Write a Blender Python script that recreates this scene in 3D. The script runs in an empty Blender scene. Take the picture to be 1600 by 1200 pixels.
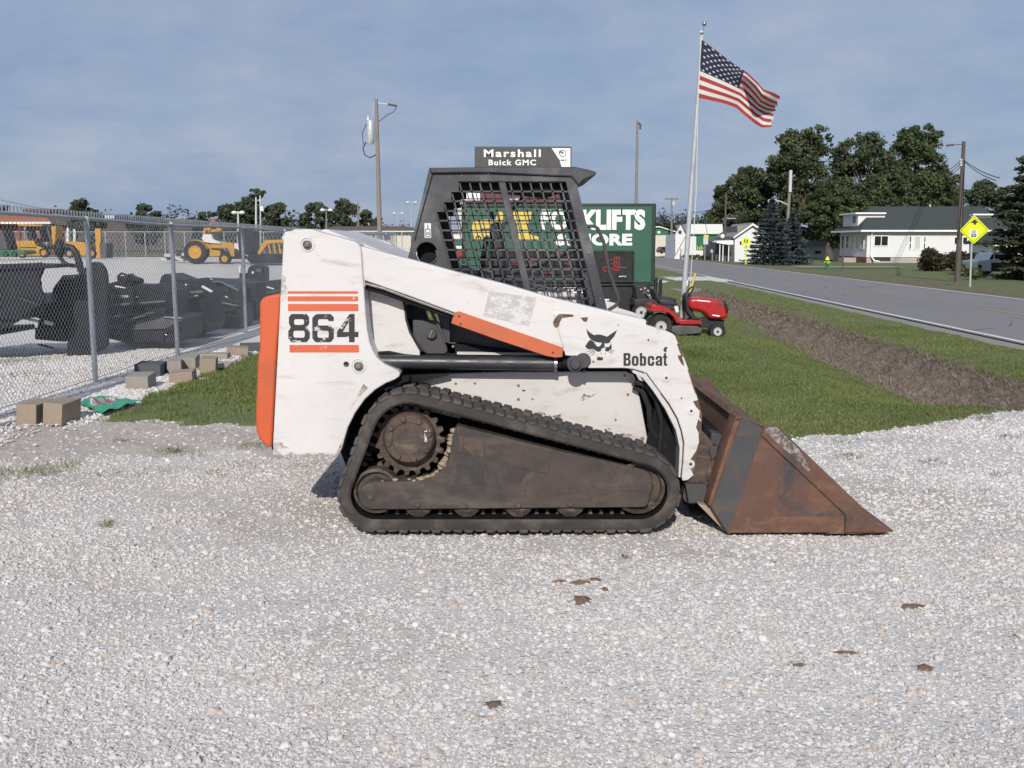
import bpy, bmesh, math, random
import numpy as np
from mathutils import Vector, Matrix, Euler

random.seed(11)
rng = np.random.default_rng(11)
S = bpy.context.scene
COL = S.collection
R = math.radians

# ------------------------------------------------------------------ camera
FPX, HZ, CH = 1550.0, 382.0, 1.58          # focal length (in 1600-px widths), horizon row, eye height
PITCH = math.atan((600 - HZ) / FPX)
cam_d = bpy.data.cameras.new('camera')
cam = bpy.data.objects.new('camera', cam_d)
COL.objects.link(cam)
cam_d.sensor_width = 36.0
cam_d.lens = FPX / 1600 * 36.0
cam_d.clip_start = 0.05
cam_d.clip_end = 9000
cam.location = (0, 0, CH)
cam.rotation_euler = (R(90) - PITCH, 0, 0)
S.camera = cam
SP, CP = math.sin(PITCH), math.cos(PITCH)

# ------------------------------------------------------------------ light
SUN_EL, SUN_AZ = R(30.5), R(6)               # sun behind the camera, a little to the left
sun_dir = Vector((-math.sin(SUN_AZ) * math.cos(SUN_EL), -math.cos(SUN_AZ) * math.cos(SUN_EL), math.sin(SUN_EL)))
sd = bpy.data.lights.new('sun', 'SUN')
sd.energy = 4.1
sd.angle = R(0.55)
sd.color = (1.0, 0.945, 0.87)
so = bpy.data.objects.new('sun', sd)
COL.objects.link(so)
so.rotation_euler = sun_dir.to_track_quat('Z', 'Y').to_euler()
so.location = (0, 0, 30)

W = bpy.data.worlds.new('World')
S.world = W
W.use_nodes = True
wn, wl = W.node_tree.nodes, W.node_tree.links
wn.clear()
w_out = wn.new('ShaderNodeOutputWorld')
w_bg = wn.new('ShaderNodeBackground')
w_bg.inputs['Strength'].default_value = 0.111
w_sky = wn.new('ShaderNodeTexSky')
w_sky.sky_type = 'NISHITA'
w_sky.sun_disc = False
w_sky.sun_elevation = SUN_EL
w_sky.sun_rotation = R(180) + SUN_AZ
w_sky.air_density = 1.0
w_sky.dust_density = 1.6
w_sky.ozone_density = 1.6
tc = wn.new('ShaderNodeTexCoord')
sep = wn.new('ShaderNodeSeparateXYZ')
wl.new(tc.outputs['Generated'], sep.inputs[0])
def wmath(op, a, b=None, c=None):
    n = wn.new('ShaderNodeMath'); n.operation = op
    for i, x in enumerate((a, b, c)):
        if x is None: continue
        if isinstance(x, (int, float)): n.inputs[i].default_value = x
        else: wl.new(x, n.inputs[i])
    return n.outputs[0]
zc = wmath('ADD', wmath('MAXIMUM', sep.outputs['Z'], 0.0), 0.26)   # cloud deck seen in perspective
cx_ = wmath('DIVIDE', sep.outputs['X'], zc)
cy_ = wmath('DIVIDE', sep.outputs['Y'], zc)
cmb = wn.new('ShaderNodeCombineXYZ')
wl.new(cx_, cmb.inputs[0]); wl.new(cy_, cmb.inputs[1])
def wnoise(scale, detail, rough, off):
    mp = wn.new('ShaderNodeMapping')
    mp.inputs['Location'].default_value = off
    mp.inputs['Scale'].default_value = (1.0, 1.0, 1.0)
    wl.new(cmb.outputs[0], mp.inputs[0])
    n = wn.new('ShaderNodeTexNoise')
    n.inputs['Scale'].default_value = scale
    n.inputs['Detail'].default_value = detail
    n.inputs['Roughness'].default_value = rough
    wl.new(mp.outputs[0], n.inputs['Vector'])
    return n.outputs['Fac']
big = wnoise(0.55, 3.0, 0.5, (3.1, 1.7, 0))
fine = wnoise(2.3, 7.0, 0.56, (9.3, 4.2, 0))
mixv = wmath('ADD', wmath('MULTIPLY', big, 0.62), wmath('MULTIPLY', fine, 0.48))
ramp = wn.new('ShaderNodeMapRange')
ramp.interpolation_type = 'SMOOTHSTEP'
ramp.inputs['From Min'].default_value = 0.40
ramp.inputs['From Max'].default_value = 0.72
ramp.inputs['To Min'].default_value = 0.80
ramp.inputs['To Max'].default_value = 1.0
wl.new(mixv, ramp.inputs['Value'])
vein = wmath('ADD', wmath('MULTIPLY', wnoise(1.5, 4.0, 0.55, (1.0, 7.7, 0)), 0.6), wmath('MULTIPLY', wnoise(5.5, 6.0, 0.6, (5.0, 2.7, 0)), 0.4))
cl = wn.new('ShaderNodeMix'); cl.data_type = 'RGBA'
cl.inputs['A'].default_value = (2.25, 3.12, 4.70, 1)
cl.inputs['B'].default_value = (3.50, 4.02, 5.20, 1)
vr = wn.new('ShaderNodeMapRange')
vr.inputs['From Min'].default_value = 0.37; vr.inputs['From Max'].default_value = 0.65
wl.new(vein, vr.inputs['Value'])
wl.new(vr.outputs[0], cl.inputs['Factor'])
wm = wn.new('ShaderNodeMix'); wm.data_type = 'RGBA'
wl.new(ramp.outputs[0], wm.inputs['Factor'])
wl.new(w_sky.outputs[0], wm.inputs['A'])
wl.new(cl.outputs['Result'], wm.inputs['B'])
wl.new(wm.outputs['Result'], w_bg.inputs['Color'])
wl.new(w_bg.outputs[0], w_out.inputs['Surface'])

S.view_settings.view_transform = 'Standard'
S.view_settings.look = 'None'
S.view_settings.gamma = 1.0
S.view_settings.use_curve_mapping = False
S.view_settings.exposure = 0.0
S.cycles.max_bounces = 6
S.cycles.transparent_max_bounces = 12

# ------------------------------------------------------------------ projection helpers (lay things out in metres)
def ray(u, v):
    a, b = (u - 800) / FPX, (600 - v) / FPX
    return a, CP + b * SP, -SP + b * CP
def at(u, v, Y):
    a, dy, dz = ray(u, v); t = Y / dy
    return Vector((a * t, Y, CH + dz * t))
def gnd(u, v, z=0.0):
    a, dy, dz = ray(u, v); t = (z - CH) / dz
    return Vector((a * t, dy * t, z))
def xz(pts, Y):
    return [(p.x, p.z) for p in (at(u, v, Y) for u, v in pts)]

def sstep(a, b, x):
    t = np.clip((np.asarray(x, float) - a) / (b - a), 0, 1)
    return t * t * (3 - 2 * t)

# ------------------------------------------------------------------ tagging
def tag(o, label=None, cat=None, group=None, kind=None):
    if label: o['label'] = label
    if cat: o['category'] = cat
    if group: o['group'] = group
    if kind: o['kind'] = kind
    return o
def thing(name, label, cat, loc=(0, 0, 0), group=None):
    o = bpy.data.objects.new(name, None)
    o.empty_display_size = 0.2
    COL.objects.link(o)
    o.location = loc
    return tag(o, label, cat, group)
def root_of(o):
    while o.parent: o = o.parent
    return o
def copy_tree(o, parent=None):
    kids = [c for c in COL.objects if c.parent == o]
    c = o.copy(); COL.objects.link(c)
    if parent: c.parent = parent
    for k in kids: copy_tree(k, c)
    return c

# ------------------------------------------------------------------ mesh collector
def smooth_mesh(me, angle=35):
    me.polygons.foreach_set('use_smooth', [True] * len(me.polygons))
    try: me.set_sharp_from_angle(angle=R(angle))
    except Exception: pass

class MB:
    def __init__(self): self.v = []; self.f = []; self.mi = []; self.m = 0
    def _add(self, vs, fs):
        o = len(self.v); self.v += [tuple(p) for p in vs]
        for f in fs: self.f.append(tuple(i + o for i in f)); self.mi.append(self.m)
        return self
    def box(self, c, s, rot=None, piv=None):
        x, y, z = s[0] / 2, s[1] / 2, s[2] / 2
        vs = [Vector(p) for p in ((-x,-y,-z),(x,-y,-z),(x,y,-z),(-x,y,-z),(-x,-y,z),(x,-y,z),(x,y,z),(-x,y,z))]
        if rot is not None:
            m = Euler(rot).to_matrix(); vs = [m @ p for p in vs]
        vs = [p + Vector(c) for p in vs]
        return self._add(vs, [(0,3,2,1),(4,5,6,7),(0,1,5,4),(1,2,6,5),(2,3,7,6),(3,0,4,7)])
    def bb(self, x0, x1, y0, y1, z0, z1):
        return self.box(((x0+x1)/2,(y0+y1)/2,(z0+z1)/2),(abs(x1-x0),abs(y1-y0),abs(z1-z0)))
    def prism(self, pts, y0, y1):                 # closed outline in XZ pushed along Y
        area = sum(pts[i][0]*pts[(i+1) % len(pts)][1]-pts[(i+1) % len(pts)][0]*pts[i][1] for i in range(len(pts)))
        if area < 0: pts = pts[::-1]
        n = len(pts)
        if y0 > y1: y0, y1 = y1, y0
        vs = [(x, y0, z) for x, z in pts] + [(x, y1, z) for x, z in pts]
        fs = [tuple(range(n)), tuple(range(2*n-1, n-1, -1))]
        for i in range(n):
            j = (i + 1) % n; fs.append((j, i, i + n, j + n))
        return self._add(vs, fs)
    def poly(self, pts): return self._add(pts, [tuple(range(len(pts)))])
    def hull3(self, quads):                       # loft through rings of equal length
        n = len(quads[0]); vs = [p for q in quads for p in q]; fs = [tuple(range(n))[::-1]]
        for k in range(len(quads) - 1):
            for i in range(n):
                j = (i+1) % n; fs.append((k*n+i, k*n+j, (k+1)*n+j, (k+1)*n+i))
        fs.append(tuple(range((len(quads)-1)*n, len(quads)*n)))
        return self._add(vs, fs)
    def tube(self, path, r, n=8, closed=False, cap=True):
        P = [Vector(p) for p in path]; L = len(P)
        rs = r if isinstance(r, (list, tuple)) else [r] * L
        rings = []; ref = None
        for i, p in enumerate(P):
            a = P[(i-1) % L] if (closed or i > 0) else p
            b = P[(i+1) % L] if (closed or i < L-1) else p
            t = (b - a); t = t.normalized() if t.length > 1e-9 else Vector((0,0,1))
            if ref is None: ref = Vector((0,0,1)) if abs(t.z) < 0.9 else Vector((1,0,0))
            u = t.cross(ref)
            if u.length < 1e-4: u = t.cross(Vector((0,1,0.01)))
            u.normalize(); w = t.cross(u).normalized(); ref = u.cross(t)
            rings.append([p + (u*math.cos(2*math.pi*k/n) + w*math.sin(2*math.pi*k/n)) * rs[i] for k in range(n)])
        vs = [q for g in rings for q in g]; fs = []
        for i in range(L if closed else L-1):
            i2 = (i+1) % L
            for k in range(n):
                k2 = (k+1) % n; fs.append((i*n+k, i2*n+k, i2*n+k2, i*n+k2))
        if cap and not closed:
            fs.append(tuple(range(n))); fs.append(tuple(range((L-1)*n+n-1, (L-1)*n-1, -1)))
        return self._add(vs, fs)
    def cyl(self, p0, p1, r, n=16): return self.tube([p0, p1], r, n)
    def lathe_y(self, c, prof, n=24):             # profile (radius, y) turned about a Y axis through c
        cx, cy, cz = c; vs = []; fs = []
        for r, y in prof:
            for k in range(n):
                a = 2*math.pi*k/n; vs.append((cx + r*math.cos(a), cy + y, cz + r*math.sin(a)))
        for i in range(len(prof)-1):
            for k in range(n):
                k2 = (k+1) % n; fs.append((i*n+k, i*n+k2, (i+1)*n+k2, (i+1)*n+k))
        fs.append(tuple(range(n))); fs.append(tuple(range((len(prof)-1)*n, len(prof)*n))[::-1])
        return self._add(vs, fs)
    def ball(self, c, r, n=10, m=7, s=(1,1,1)):
        vs = []; fs = []
        for i in range(m+1):
            th = math.pi*i/m
            for k in range(n):
                a = 2*math.pi*k/n
                vs.append((c[0]+r*s[0]*math.sin(th)*math.cos(a), c[1]+r*s[1]*math.sin(th)*math.sin(a), c[2]+r*s[2]*math.cos(th)))
        for i in range(m):
            for k in range(n):
                k2=(k+1)%n; fs.append((i*n+k,(i+1)*n+k,(i+1)*n+k2,i*n+k2))
        return self._add(vs, fs)
    def build(self, name, mats, parent=None, bevel=0.0, smooth=False, label=None, kind=None, seg=2):
        off = root_of(parent).location if parent else Vector((0,0,0))
        me = bpy.data.meshes.new(name)
        me.from_pydata([(x-off.x, y-off.y, z-off.z) for x, y, z in self.v], [], self.f)
        if not isinstance(mats, (list, tuple)): mats = [mats]
        for m in mats: me.materials.append(m)
        if len(mats) > 1: me.polygons.foreach_set('material_index', self.mi)
        bm = bmesh.new(); bm.from_mesh(me)
        bmesh.ops.remove_doubles(bm, verts=bm.verts, dist=1e-6)
        bmesh.ops.recalc_face_normals(bm, faces=bm.faces)
        bm.to_mesh(me); bm.free()
        if smooth: smooth_mesh(me)
        me.update()
        o = bpy.data.objects.new(name, me); COL.objects.link(o)
        if parent: o.parent = parent
        if bevel:
            b = o.modifiers.new('bevel', 'BEVEL'); b.width = bevel; b.segments = seg
            b.limit_method = 'ANGLE'; b.angle_limit = R(40)
            smooth_mesh(me, 40)
        if label: o['label'] = label
        if kind: o['kind'] = kind
        return o

def np_mesh(name, V, Fc, mats, parent=None, smooth=False, colors=None, kind=None):
    """big meshes straight from arrays; every face has Fc.shape[1] corners"""
    me = bpy.data.meshes.new(name)
    nv, nf, k = len(V), len(Fc), Fc.shape[1]
    me.vertices.add(nv); me.vertices.foreach_set('co', np.asarray(V, np.float32).ravel())
    me.loops.add(nf*k); me.loops.foreach_set('vertex_index', np.asarray(Fc, np.int32).ravel())
    me.polygons.add(nf); me.polygons.foreach_set('loop_start', np.arange(0, nf*k, k, dtype=np.int32))
    if smooth: me.polygons.foreach_set('use_smooth', np.ones(nf, bool))
    if not isinstance(mats, (list, tuple)): mats = [mats]
    for m in mats: me.materials.append(m)
    if colors is not None:
        a = me.color_attributes.new('tint', 'FLOAT_COLOR', 'POINT')
        c = np.ones((nv, 4), np.float32); c[:, :colors.shape[1]] = colors
        a.data.foreach_set('color', c.ravel())
    me.update(calc_edges=True); me.validate()
    o = bpy.data.objects.new(name, me); COL.objects.link(o)
    if parent: o.parent = parent
    if kind: o['kind'] = kind
    return o

# ------------------------------------------------------------------ flat shapes and lettering on XZ planes (facing -Y)
def outline_mesh(name, loops, Y, mat, parent=None, depth=0.0012):
    """filled flat shape with holes; loops in (x,z)"""
    cu = bpy.data.curves.new(name, 'CURVE'); cu.dimensions = '2D'; cu.fill_mode = 'BOTH'
    cu.extrude = depth / 2
    for lp in loops:
        sp = cu.splines.new('POLY'); sp.points.add(len(lp)-1); sp.use_cyclic_u = True
        for p, (x, z) in zip(sp.points, lp): p.co = (x, z, 0, 1)
    return _curve_to_plane(name, cu, Y, mat, parent, None)
def _curve_to_plane(name, cu, Y, mat, parent, box, place=None):
    tmp = bpy.data.objects.new('tmp_curve', cu); COL.objects.link(tmp)
    dg = bpy.context.evaluated_depsgraph_get()
    me = bpy.data.meshes.new_from_object(tmp.evaluated_get(dg))
    bpy.data.objects.remove(tmp); bpy.data.curves.remove(cu)
    me.name = name
    n = len(me.vertices); co = np.zeros(n*3, np.float32); me.vertices.foreach_get('co', co); co = co.reshape(-1, 3)
    if box:
        x0, x1, z0, z1 = box; mn, mx = co.min(0), co.max(0)
        co[:, 0] = x0 + (co[:, 0]-mn[0])/(mx[0]-mn[0])*(x1-x0)
        co[:, 1] = z0 + (co[:, 1]-mn[1])/(mx[1]-mn[1])*(z1-z0)
    if place is not None:
        out = np.array([place(x, y, zz) for x, y, zz in co], np.float32)
    else:
        out = np.stack([co[:, 0], Y - co[:, 2], co[:, 1]], 1)
    off = root_of(parent).location if parent else Vector((0,0,0))
    out -= np.array(off, np.float32)
    me.vertices.foreach_set('co', out.ravel().astype(np.float32))
    me.materials.clear(); me.materials.append(mat); me.update()
    o = bpy.data.objects.new(name, me); COL.objects.link(o)
    if parent: o.parent = parent
    return o
def lettering(name, text, box, Y, mat, parent=None, bold=0.02, depth=0.002, place=None, spacing=1.0):
    cu = bpy.data.curves.new(name, 'FONT'); cu.body = text; cu.size = 1.0
    cu.offset = bold; cu.extrude = depth / 2; cu.space_character = spacing; cu.resolution_u = 4
    return _curve_to_plane(name, cu, Y, mat, parent, box, place)
def pbox(u0, v0, u1, v1, Y):
    a, b = at(u0, v1, Y), at(u1, v0, Y)
    return (a.x, b.x, a.z, b.z)

# ------------------------------------------------------------------ materials
class NT:
    """small helper round a material's node tree"""
    def __init__(self, name):
        self.m = bpy.data.materials.new(name); self.m.use_nodes = True
        self.n = self.m.node_tree.nodes; self.l = self.m.node_tree.links
        self.b = self.n['Principled BSDF']
        self.tc = None
    def new(self, t, **kw):
        x = self.n.new(t)
        for k, v in kw.items(): setattr(x, k, v)
        return x
    def set(self, node, inp, val):
        if hasattr(val, 'is_linked') or isinstance(val, bpy.types.NodeSocket): self.l.new(val, node.inputs[inp])
        else: node.inputs[inp].default_value = val
    def coord(self, which='Object'):
        if self.tc is None: self.tc = self.new('ShaderNodeTexCoord')
        return self.tc.outputs[which]
    def mapped(self, scale=(1,1,1), loc=(0,0,0), rot=(0,0,0), src=None):
        mp = self.new('ShaderNodeMapping')
        self.l.new(src or self.coord(), mp.inputs[0])
        mp.inputs['Scale'].default_value = scale; mp.inputs['Location'].default_value = loc
        mp.inputs['Rotation'].default_value = rot
        return mp.outputs[0]
    def noise(self, scale, detail=4, rough=0.55, vec=None, dist=0.0):
        x = self.new('ShaderNodeTexNoise'); self.l.new(vec or self.coord(), x.inputs['Vector'])
        x.inputs['Scale'].default_value = scale; x.inputs['Detail'].default_value = detail
        x.inputs['Roughness'].default_value = rough; x.inputs['Distortion'].default_value = dist
        return x.outputs['Fac']
    def voronoi(self, scale, out='Distance', vec=None, rnd=1.0, feature='F1'):
        x = self.new('ShaderNodeTexVoronoi'); x.feature = feature
        self.l.new(vec or self.coord(), x.inputs['Vector'])
        x.inputs['Scale'].default_value = scale; x.inputs['Randomness'].default_value = rnd
        return x.outputs[out]
    def rng(self, v, a, b, c=0.0, d=1.0, smooth=False):
        x = self.new('ShaderNodeMapRange')
        if smooth: x.interpolation_type = 'SMOOTHSTEP'
        self.l.new(v, x.inputs['Value'])
        for k, q in zip(('From Min','From Max','To Min','To Max'), (a,b,c,d)): x.inputs[k].default_value = q
        return x.outputs[0]
    def mix(self, f, a, b, mode='MIX'):
        x = self.new('ShaderNodeMix', data_type='RGBA', blend_type=mode)
        for k, v in (('Factor', f), ('A', a), ('B', b)):
            if isinstance(v, bpy.types.NodeSocket): self.l.new(v, x.inputs[k])
            elif k == 'Factor': x.inputs[k].default_value = v
            else: x.inputs[k].default_value = (*v[:3], 1)
        return x.outputs['Result']
    def math(self, op, a, b=0.0):
        x = self.new('ShaderNodeMath', operation=op)
        for i, v in enumerate((a, b)):
            if isinstance(v, bpy.types.NodeSocket): self.l.new(v, x.inputs[i])
            else: x.inputs[i].default_value = v
        return x.outputs[0]
    def color(self, c):
        if isinstance(c, bpy.types.NodeSocket): self.l.new(c, self.b.inputs['Base Color'])
        else: self.b.inputs['Base Color'].default_value = (*c[:3], 1)
    def rough(self, r):
        if isinstance(r, bpy.types.NodeSocket): self.l.new(r, self.b.inputs['Roughness'])
        else: self.b.inputs['Roughness'].default_value = r
    def bump(self, h, strength=0.3, dist=0.01, normal=None):
        x = self.new('ShaderNodeBump'); x.inputs['Strength'].default_value = strength; x.inputs['Distance'].default_value = dist
        self.l.new(h, x.inputs['Height'])
        if normal: self.l.new(normal, x.inputs['Normal'])
        self.l.new(x.outputs[0], self.b.inputs['Normal']); return x.outputs[0]
    def attr(self, name, typ='GEOMETRY', out='Fac'):
        x = self.new('ShaderNodeAttribute'); x.attribute_name = name; x.attribute_type = typ
        return x.outputs[out]

def simple(name, c, rough=0.6, metal=0.0, var=0.18, vscale=5.0, bump=0.0, bscale=60.0, dirt=None, damt=0.45, dscale=3.0, spec=None):
    t = NT(name)
    lo = tuple(x*(1-var) for x in c); hi = tuple(min(1, x*(1+var*0.6)) for x in c)
    col = t.mix(t.noise(vscale, 5, 0.6), lo, hi)
    if dirt:
        col = t.mix(t.math('MULTIPLY', t.rng(t.noise(dscale, 6, 0.65, dist=0.4), 0.45, 0.72, smooth=True), damt), col, dirt)
    t.color(col); t.rough(t.rng(t.noise(vscale*2.3, 4), 0.3, 0.7, rough-0.08, min(1, rough+0.1)))
    t.b.inputs['Metallic'].default_value = metal
    if spec is not None: t.b.inputs['Specular IOR Level'].default_value = spec
    if bump: t.bump(t.noise(bscale, 4, 0.6), bump, 0.004)
    return t.m

def emit_mat(name, c, s):
    t = NT(name); t.color((0.02,0.01,0.01))
    t.b.inputs['Emission Color'].default_value = (*c, 1); t.b.inputs['Emission Strength'].default_value = s
    return t.m

# worn white machine paint: grime in soft streaks, scratches, chips through to rust
def worn_white(name, base=(0.625,0.602,0.590), chips=0.5, grime=0.5):
    t = NT(name)
    streak = t.noise(3.0, 6, 0.65, t.mapped((1.2, 1.2, 5.0)), 0.6)
    col = t.mix(t.rng(t.noise(2.2, 5, 0.6), 0.3, 0.75), base, tuple(x*0.90 for x in base))
    col = t.mix(t.math('MULTIPLY', t.rng(streak, 0.52, 0.78, smooth=True), grime), col, (0.40,0.36,0.32))
    fine = t.noise(26, 6, 0.7, None, 0.8)
    col = t.mix(t.math('MULTIPLY', t.rng(fine, 0.60, 0.74, smooth=True), grime*0.55), col, (0.33,0.29,0.26))
    scr = t.noise(9, 3, 0.6, t.mapped((14, 14, 0.9), rot=(0, 1.25, 0)))
    col = t.mix(t.math('MULTIPLY', t.rng(scr, 0.70, 0.74), 0.5), col, (0.42,0.38,0.35))
    chip = t.math('MULTIPLY', t.rng(t.noise(16, 5, 0.72, t.mapped(loc=(3.3,1.1,7.7)), 0.5), 0.715, 0.735), t.rng(t.noise(2.7, 3, 0.5, t.mapped(loc=(8.3,2.1,1.7))), 0.62-0.12*chips, 0.66-0.12*chips))
    col = t.mix(chip, col, t.mix(t.noise(30), (0.09,0.045,0.028), (0.19,0.10,0.06)))
    t.color(col); t.rough(t.rng(fine, 0.3, 0.7, 0.30, 0.55))
    t.bump(t.math('ADD', t.noise(1.8, 2), t.math('MULTIPLY', t.noise(7, 3), 0.3)), 0.22, 0.012)
    return t.m

def rusty(name, a, b, c, scale=4.0, thr=(0.42,0.62), rough=0.75, grime=(0.22,0.17,0.13)):
    t = NT(name)
    n1 = t.noise(scale, 8, 0.66, None, 0.5)
    col = t.mix(t.rng(n1, thr[0], thr[1], smooth=True), a, b)
    n2 = t.noise(scale*3.1, 7, 0.7, t.mapped(loc=(5,2,8)), 0.8)
    col = t.mix(t.math('MULTIPLY', t.rng(n2, 0.52, 0.68), 0.8), col, c)
    n3 = t.noise(scale*0.9, 5, 0.6, t.mapped((1, 1, 3.5), loc=(1,9,3)), 0.4)
    col = t.mix(t.math('MULTIPLY', t.rng(n3, 0.50, 0.75, smooth=True), 0.55), col, grime)
    scr = t.noise(8, 2, 0.5, t.mapped((16, 16, 0.8), rot=(0, 1.0, 0)))
    col = t.mix(t.math('MULTIPLY', t.rng(scr, 0.70, 0.73), 0.35), col, tuple(min(1, x*1.9) for x in b))
    t.color(col); t.rough(t.rng(n2, 0.3, 0.7, rough-0.15, rough+0.12))
    t.bump(n2, 0.25, 0.004)
    return t.m

M = {}
M['white'] = worn_white('worn_white_paint', chips=0.6, grime=0.9)
M['white_arm'] = worn_white('chipped_white_paint', chips=0.85, grime=0.85)
M['white_panel'] = worn_white('dusty_white_paint', base=(0.575,0.550,0.528), chips=0.7, grime=1.0)
M['orange'] = simple('orange_paint', (0.56,0.098,0.030), 0.5, 0, 0.14, 4, 0.05, 40, (0.22,0.09,0.045), 0.5, 2.5)
M['orange_arm'] = simple('faded_orange_paint', (0.52,0.115,0.042), 0.6, 0, 0.15, 5, 0.05, 40, (0.20,0.11,0.07), 0.5, 6)
def stripe_paint(name, c, rub=(0.575,0.548,0.53), thr=0.66):
    t = NT(name)
    w = t.noise(34, 6, 0.7, t.mapped((1,1,2.2)), 0.7); w2 = t.noise(5, 3, 0.6, t.mapped((2.4,1,3.0), loc=(4,1,2)))
    k = t.math('ADD', t.math('MULTIPLY', w, 0.55), t.math('MULTIPLY', w2, 0.55))
    t.color(t.mix(t.rng(k, thr-0.02, thr+0.03), t.mix(t.noise(8), tuple(x*0.85 for x in c), c), rub)); t.rough(0.55)
    return t.m
M['decal_orange'] = stripe_paint('worn_orange_decal', (0.60,0.115,0.045), thr=0.69)
M['decal_black'] = stripe_paint('worn_black_decal', (0.022,0.022,0.026), thr=0.635)
M['logo_black'] = stripe_paint('black_logo_decal', (0.022,0.022,0.026), thr=0.72)
M['ghost'] = stripe_paint('removed_decal_residue', (0.45,0.435,0.43), (0.575,0.555,0.545), thr=0.55)
M['black'] = simple('worn_black_paint', (0.014,0.014,0.016), 0.55, 0, 0.3, 6, 0.08, 30, (0.045,0.041,0.038), 0.4, 2.4, 0.3)
M['cab'] = simple('dusty_black_cab_paint', (0.038,0.039,0.047), 0.46, 0, 0.4, 3.5, 0.06, 30, (0.165,0.16,0.165), 0.8, 2.2)
M['cyl'] = simple('black_cylinder_paint', (0.028,0.029,0.036), 0.42, 0, 0.3, 6, 0.04, 40, (0.12,0.10,0.09), 0.4, 4)
M['dark'] = simple('oily_dark_steel', (0.008,0.008,0.009), 0.7, 0, 0.4, 6, 0.1, 30, (0.026,0.021,0.018), 0.5, 3, 0.2)
M['steel'] = simple('bright_steel', (0.42,0.42,0.43), 0.32, 0.85, 0.15, 10, dirt=(0.16,0.14,0.12), damt=0.4)
M['bolt'] = simple('weathered_bolt_steel', (0.20,0.19,0.18), 0.5, 0.4, 0.3, 30, dirt=(0.10,0.07,0.05), damt=0.6, dscale=20)
M['rubber'] = simple('dusty_track_rubber', (0.056,0.050,0.047), 0.9, 0, 0.3, 9, 0.35, 50, (0.150,0.130,0.112), 0.8, 3.2, 0.1)
M['rubber_top'] = simple('worn_grey_tread_rubber', (0.076,0.072,0.070), 0.92, 0, 0.35, 12, 0.45, 50, (0.155,0.138,0.122), 0.65, 4, 0.1)
M['tyre'] = simple('tyre_rubber', (0.026,0.026,0.028), 0.8, 0, 0.3, 12, 0.2, 50, (0.10,0.085,0.07), 0.35, 6, 0.3)
M['track_frame'] = rusty('muddy_brown_steel', (0.036,0.032,0.031), (0.068,0.047,0.038), (0.105,0.078,0.06), 2.4, grime=(0.135,0.108,0.088))
M['hub'] = rusty('rusty_hub_steel', (0.045,0.033,0.029), (0.085,0.056,0.043), (0.13,0.09,0.065), 7.0)
M['sprocket'] = rusty('muddy_sprocket_steel', (0.042,0.031,0.025), (0.075,0.053,0.039), (0.125,0.092,0.066), 8.0)
M['mud'] = simple('dried_tan_mud', (0.34,0.275,0.20), 0.95, 0, 0.35, 14, 0.6, 40)
M['rust'] = rusty('rusted_bucket_steel', (0.042,0.041,0.044), (0.104,0.052,0.037), (0.175,0.080,0.042), 2.2, (0.33,0.48), grime=(0.19,0.115,0.075))
M['rust_dark'] = rusty('dark_scuffed_steel', (0.050,0.051,0.056), (0.062,0.060,0.062), (0.105,0.060,0.042), 3.0, (0.4,0.7), grime=(0.10,0.075,0.06))
M['rust_edge'] = rusty('bright_rust_steel', (0.10,0.052,0.036), (0.155,0.073,0.042), (0.20,0.105,0.06), 5.0, grime=(0.22,0.16,0.12))
M['scraped_old'] = rusty('scraped_bare_steel', (0.30,0.30,0.32), (0.17,0.15,0.145), (0.12,0.07,0.05), 14.0, (0.42,0.58), 0.5, grime=(0.24,0.17,0.13))
M['sticker'] = simple('white_sticker', (0.72,0.72,0.70), 0.5, 0, 0.05)
M['ink'] = simple('black_ink', (0.02,0.02,0.022), 0.5, 0, 0.1)
M['plain_white'] = simple('white_print', (0.82,0.82,0.80), 0.5, 0, 0.03)
M['galv'] = simple('galvanised_steel', (0.46,0.48,0.505), 0.45, 0.15, 0.2, 14, dirt=(0.22,0.22,0.21), damt=0.4)
M['wire'] = simple('galvanised_wire', (0.30,0.32,0.35), 0.45, 0.1, 0.2, 14)
M['imp_black'] = simple('satin_black_implement_paint', (0.009,0.010,0.014), 0.45, 0, 0.25, 4, dirt=(0.035,0.036,0.042), damt=0.35, dscale=2.5, spec=0.3)
M['concrete'] = simple('grey_concrete_block', (0.30,0.27,0.235), 0.95, 0, 0.25, 6, 0.5, 90, (0.20,0.17,0.14), 0.5, 5)
M['concrete_tan'] = simple('tan_concrete_block', (0.31,0.25,0.19), 0.95, 0, 0.25, 6, 0.5, 90, (0.24,0.19,0.14), 0.5, 5)
M['concrete_dark'] = simple('dark_weathered_block', (0.085,0.088,0.095), 0.95, 0, 0.3, 8, 0.5, 90)
M['wood'] = simple('weathered_pole_wood', (0.235,0.20,0.17), 0.85, 0, 0.3, 3, 0.3, 50)
M['wood_dark'] = simple('dark_creosoted_wood', (0.105,0.085,0.075), 0.85, 0, 0.3, 3, 0.3, 50)
def wood_grain(m):
    return m
M['red'] = simple('red_mower_paint', (0.40,0.020,0.022), 0.30, 0, 0.08, 4)
M['rim'] = simple('white_wheel_paint', (0.46,0.46,0.45), 0.45, 0, 0.15, 8)
M['seat'] = simple('black_seat_vinyl', (0.024,0.025,0.033), 0.5, 0, 0.2, 10)
M['plastic'] = simple('black_plastic', (0.020,0.020,0.022), 0.45, 0, 0.2, 10)
M['deck'] = simple('grey_mower_deck_paint', (0.065,0.066,0.07), 0.5, 0, 0.25, 6, dirt=(0.17,0.16,0.13), damt=0.4)
M['yellow'] = simple('machine_yellow_paint', (0.52,0.265,0.022), 0.5, 0, 0.15, 1.5, dirt=(0.25,0.15,0.05), damt=0.4, dscale=1.2)
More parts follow.
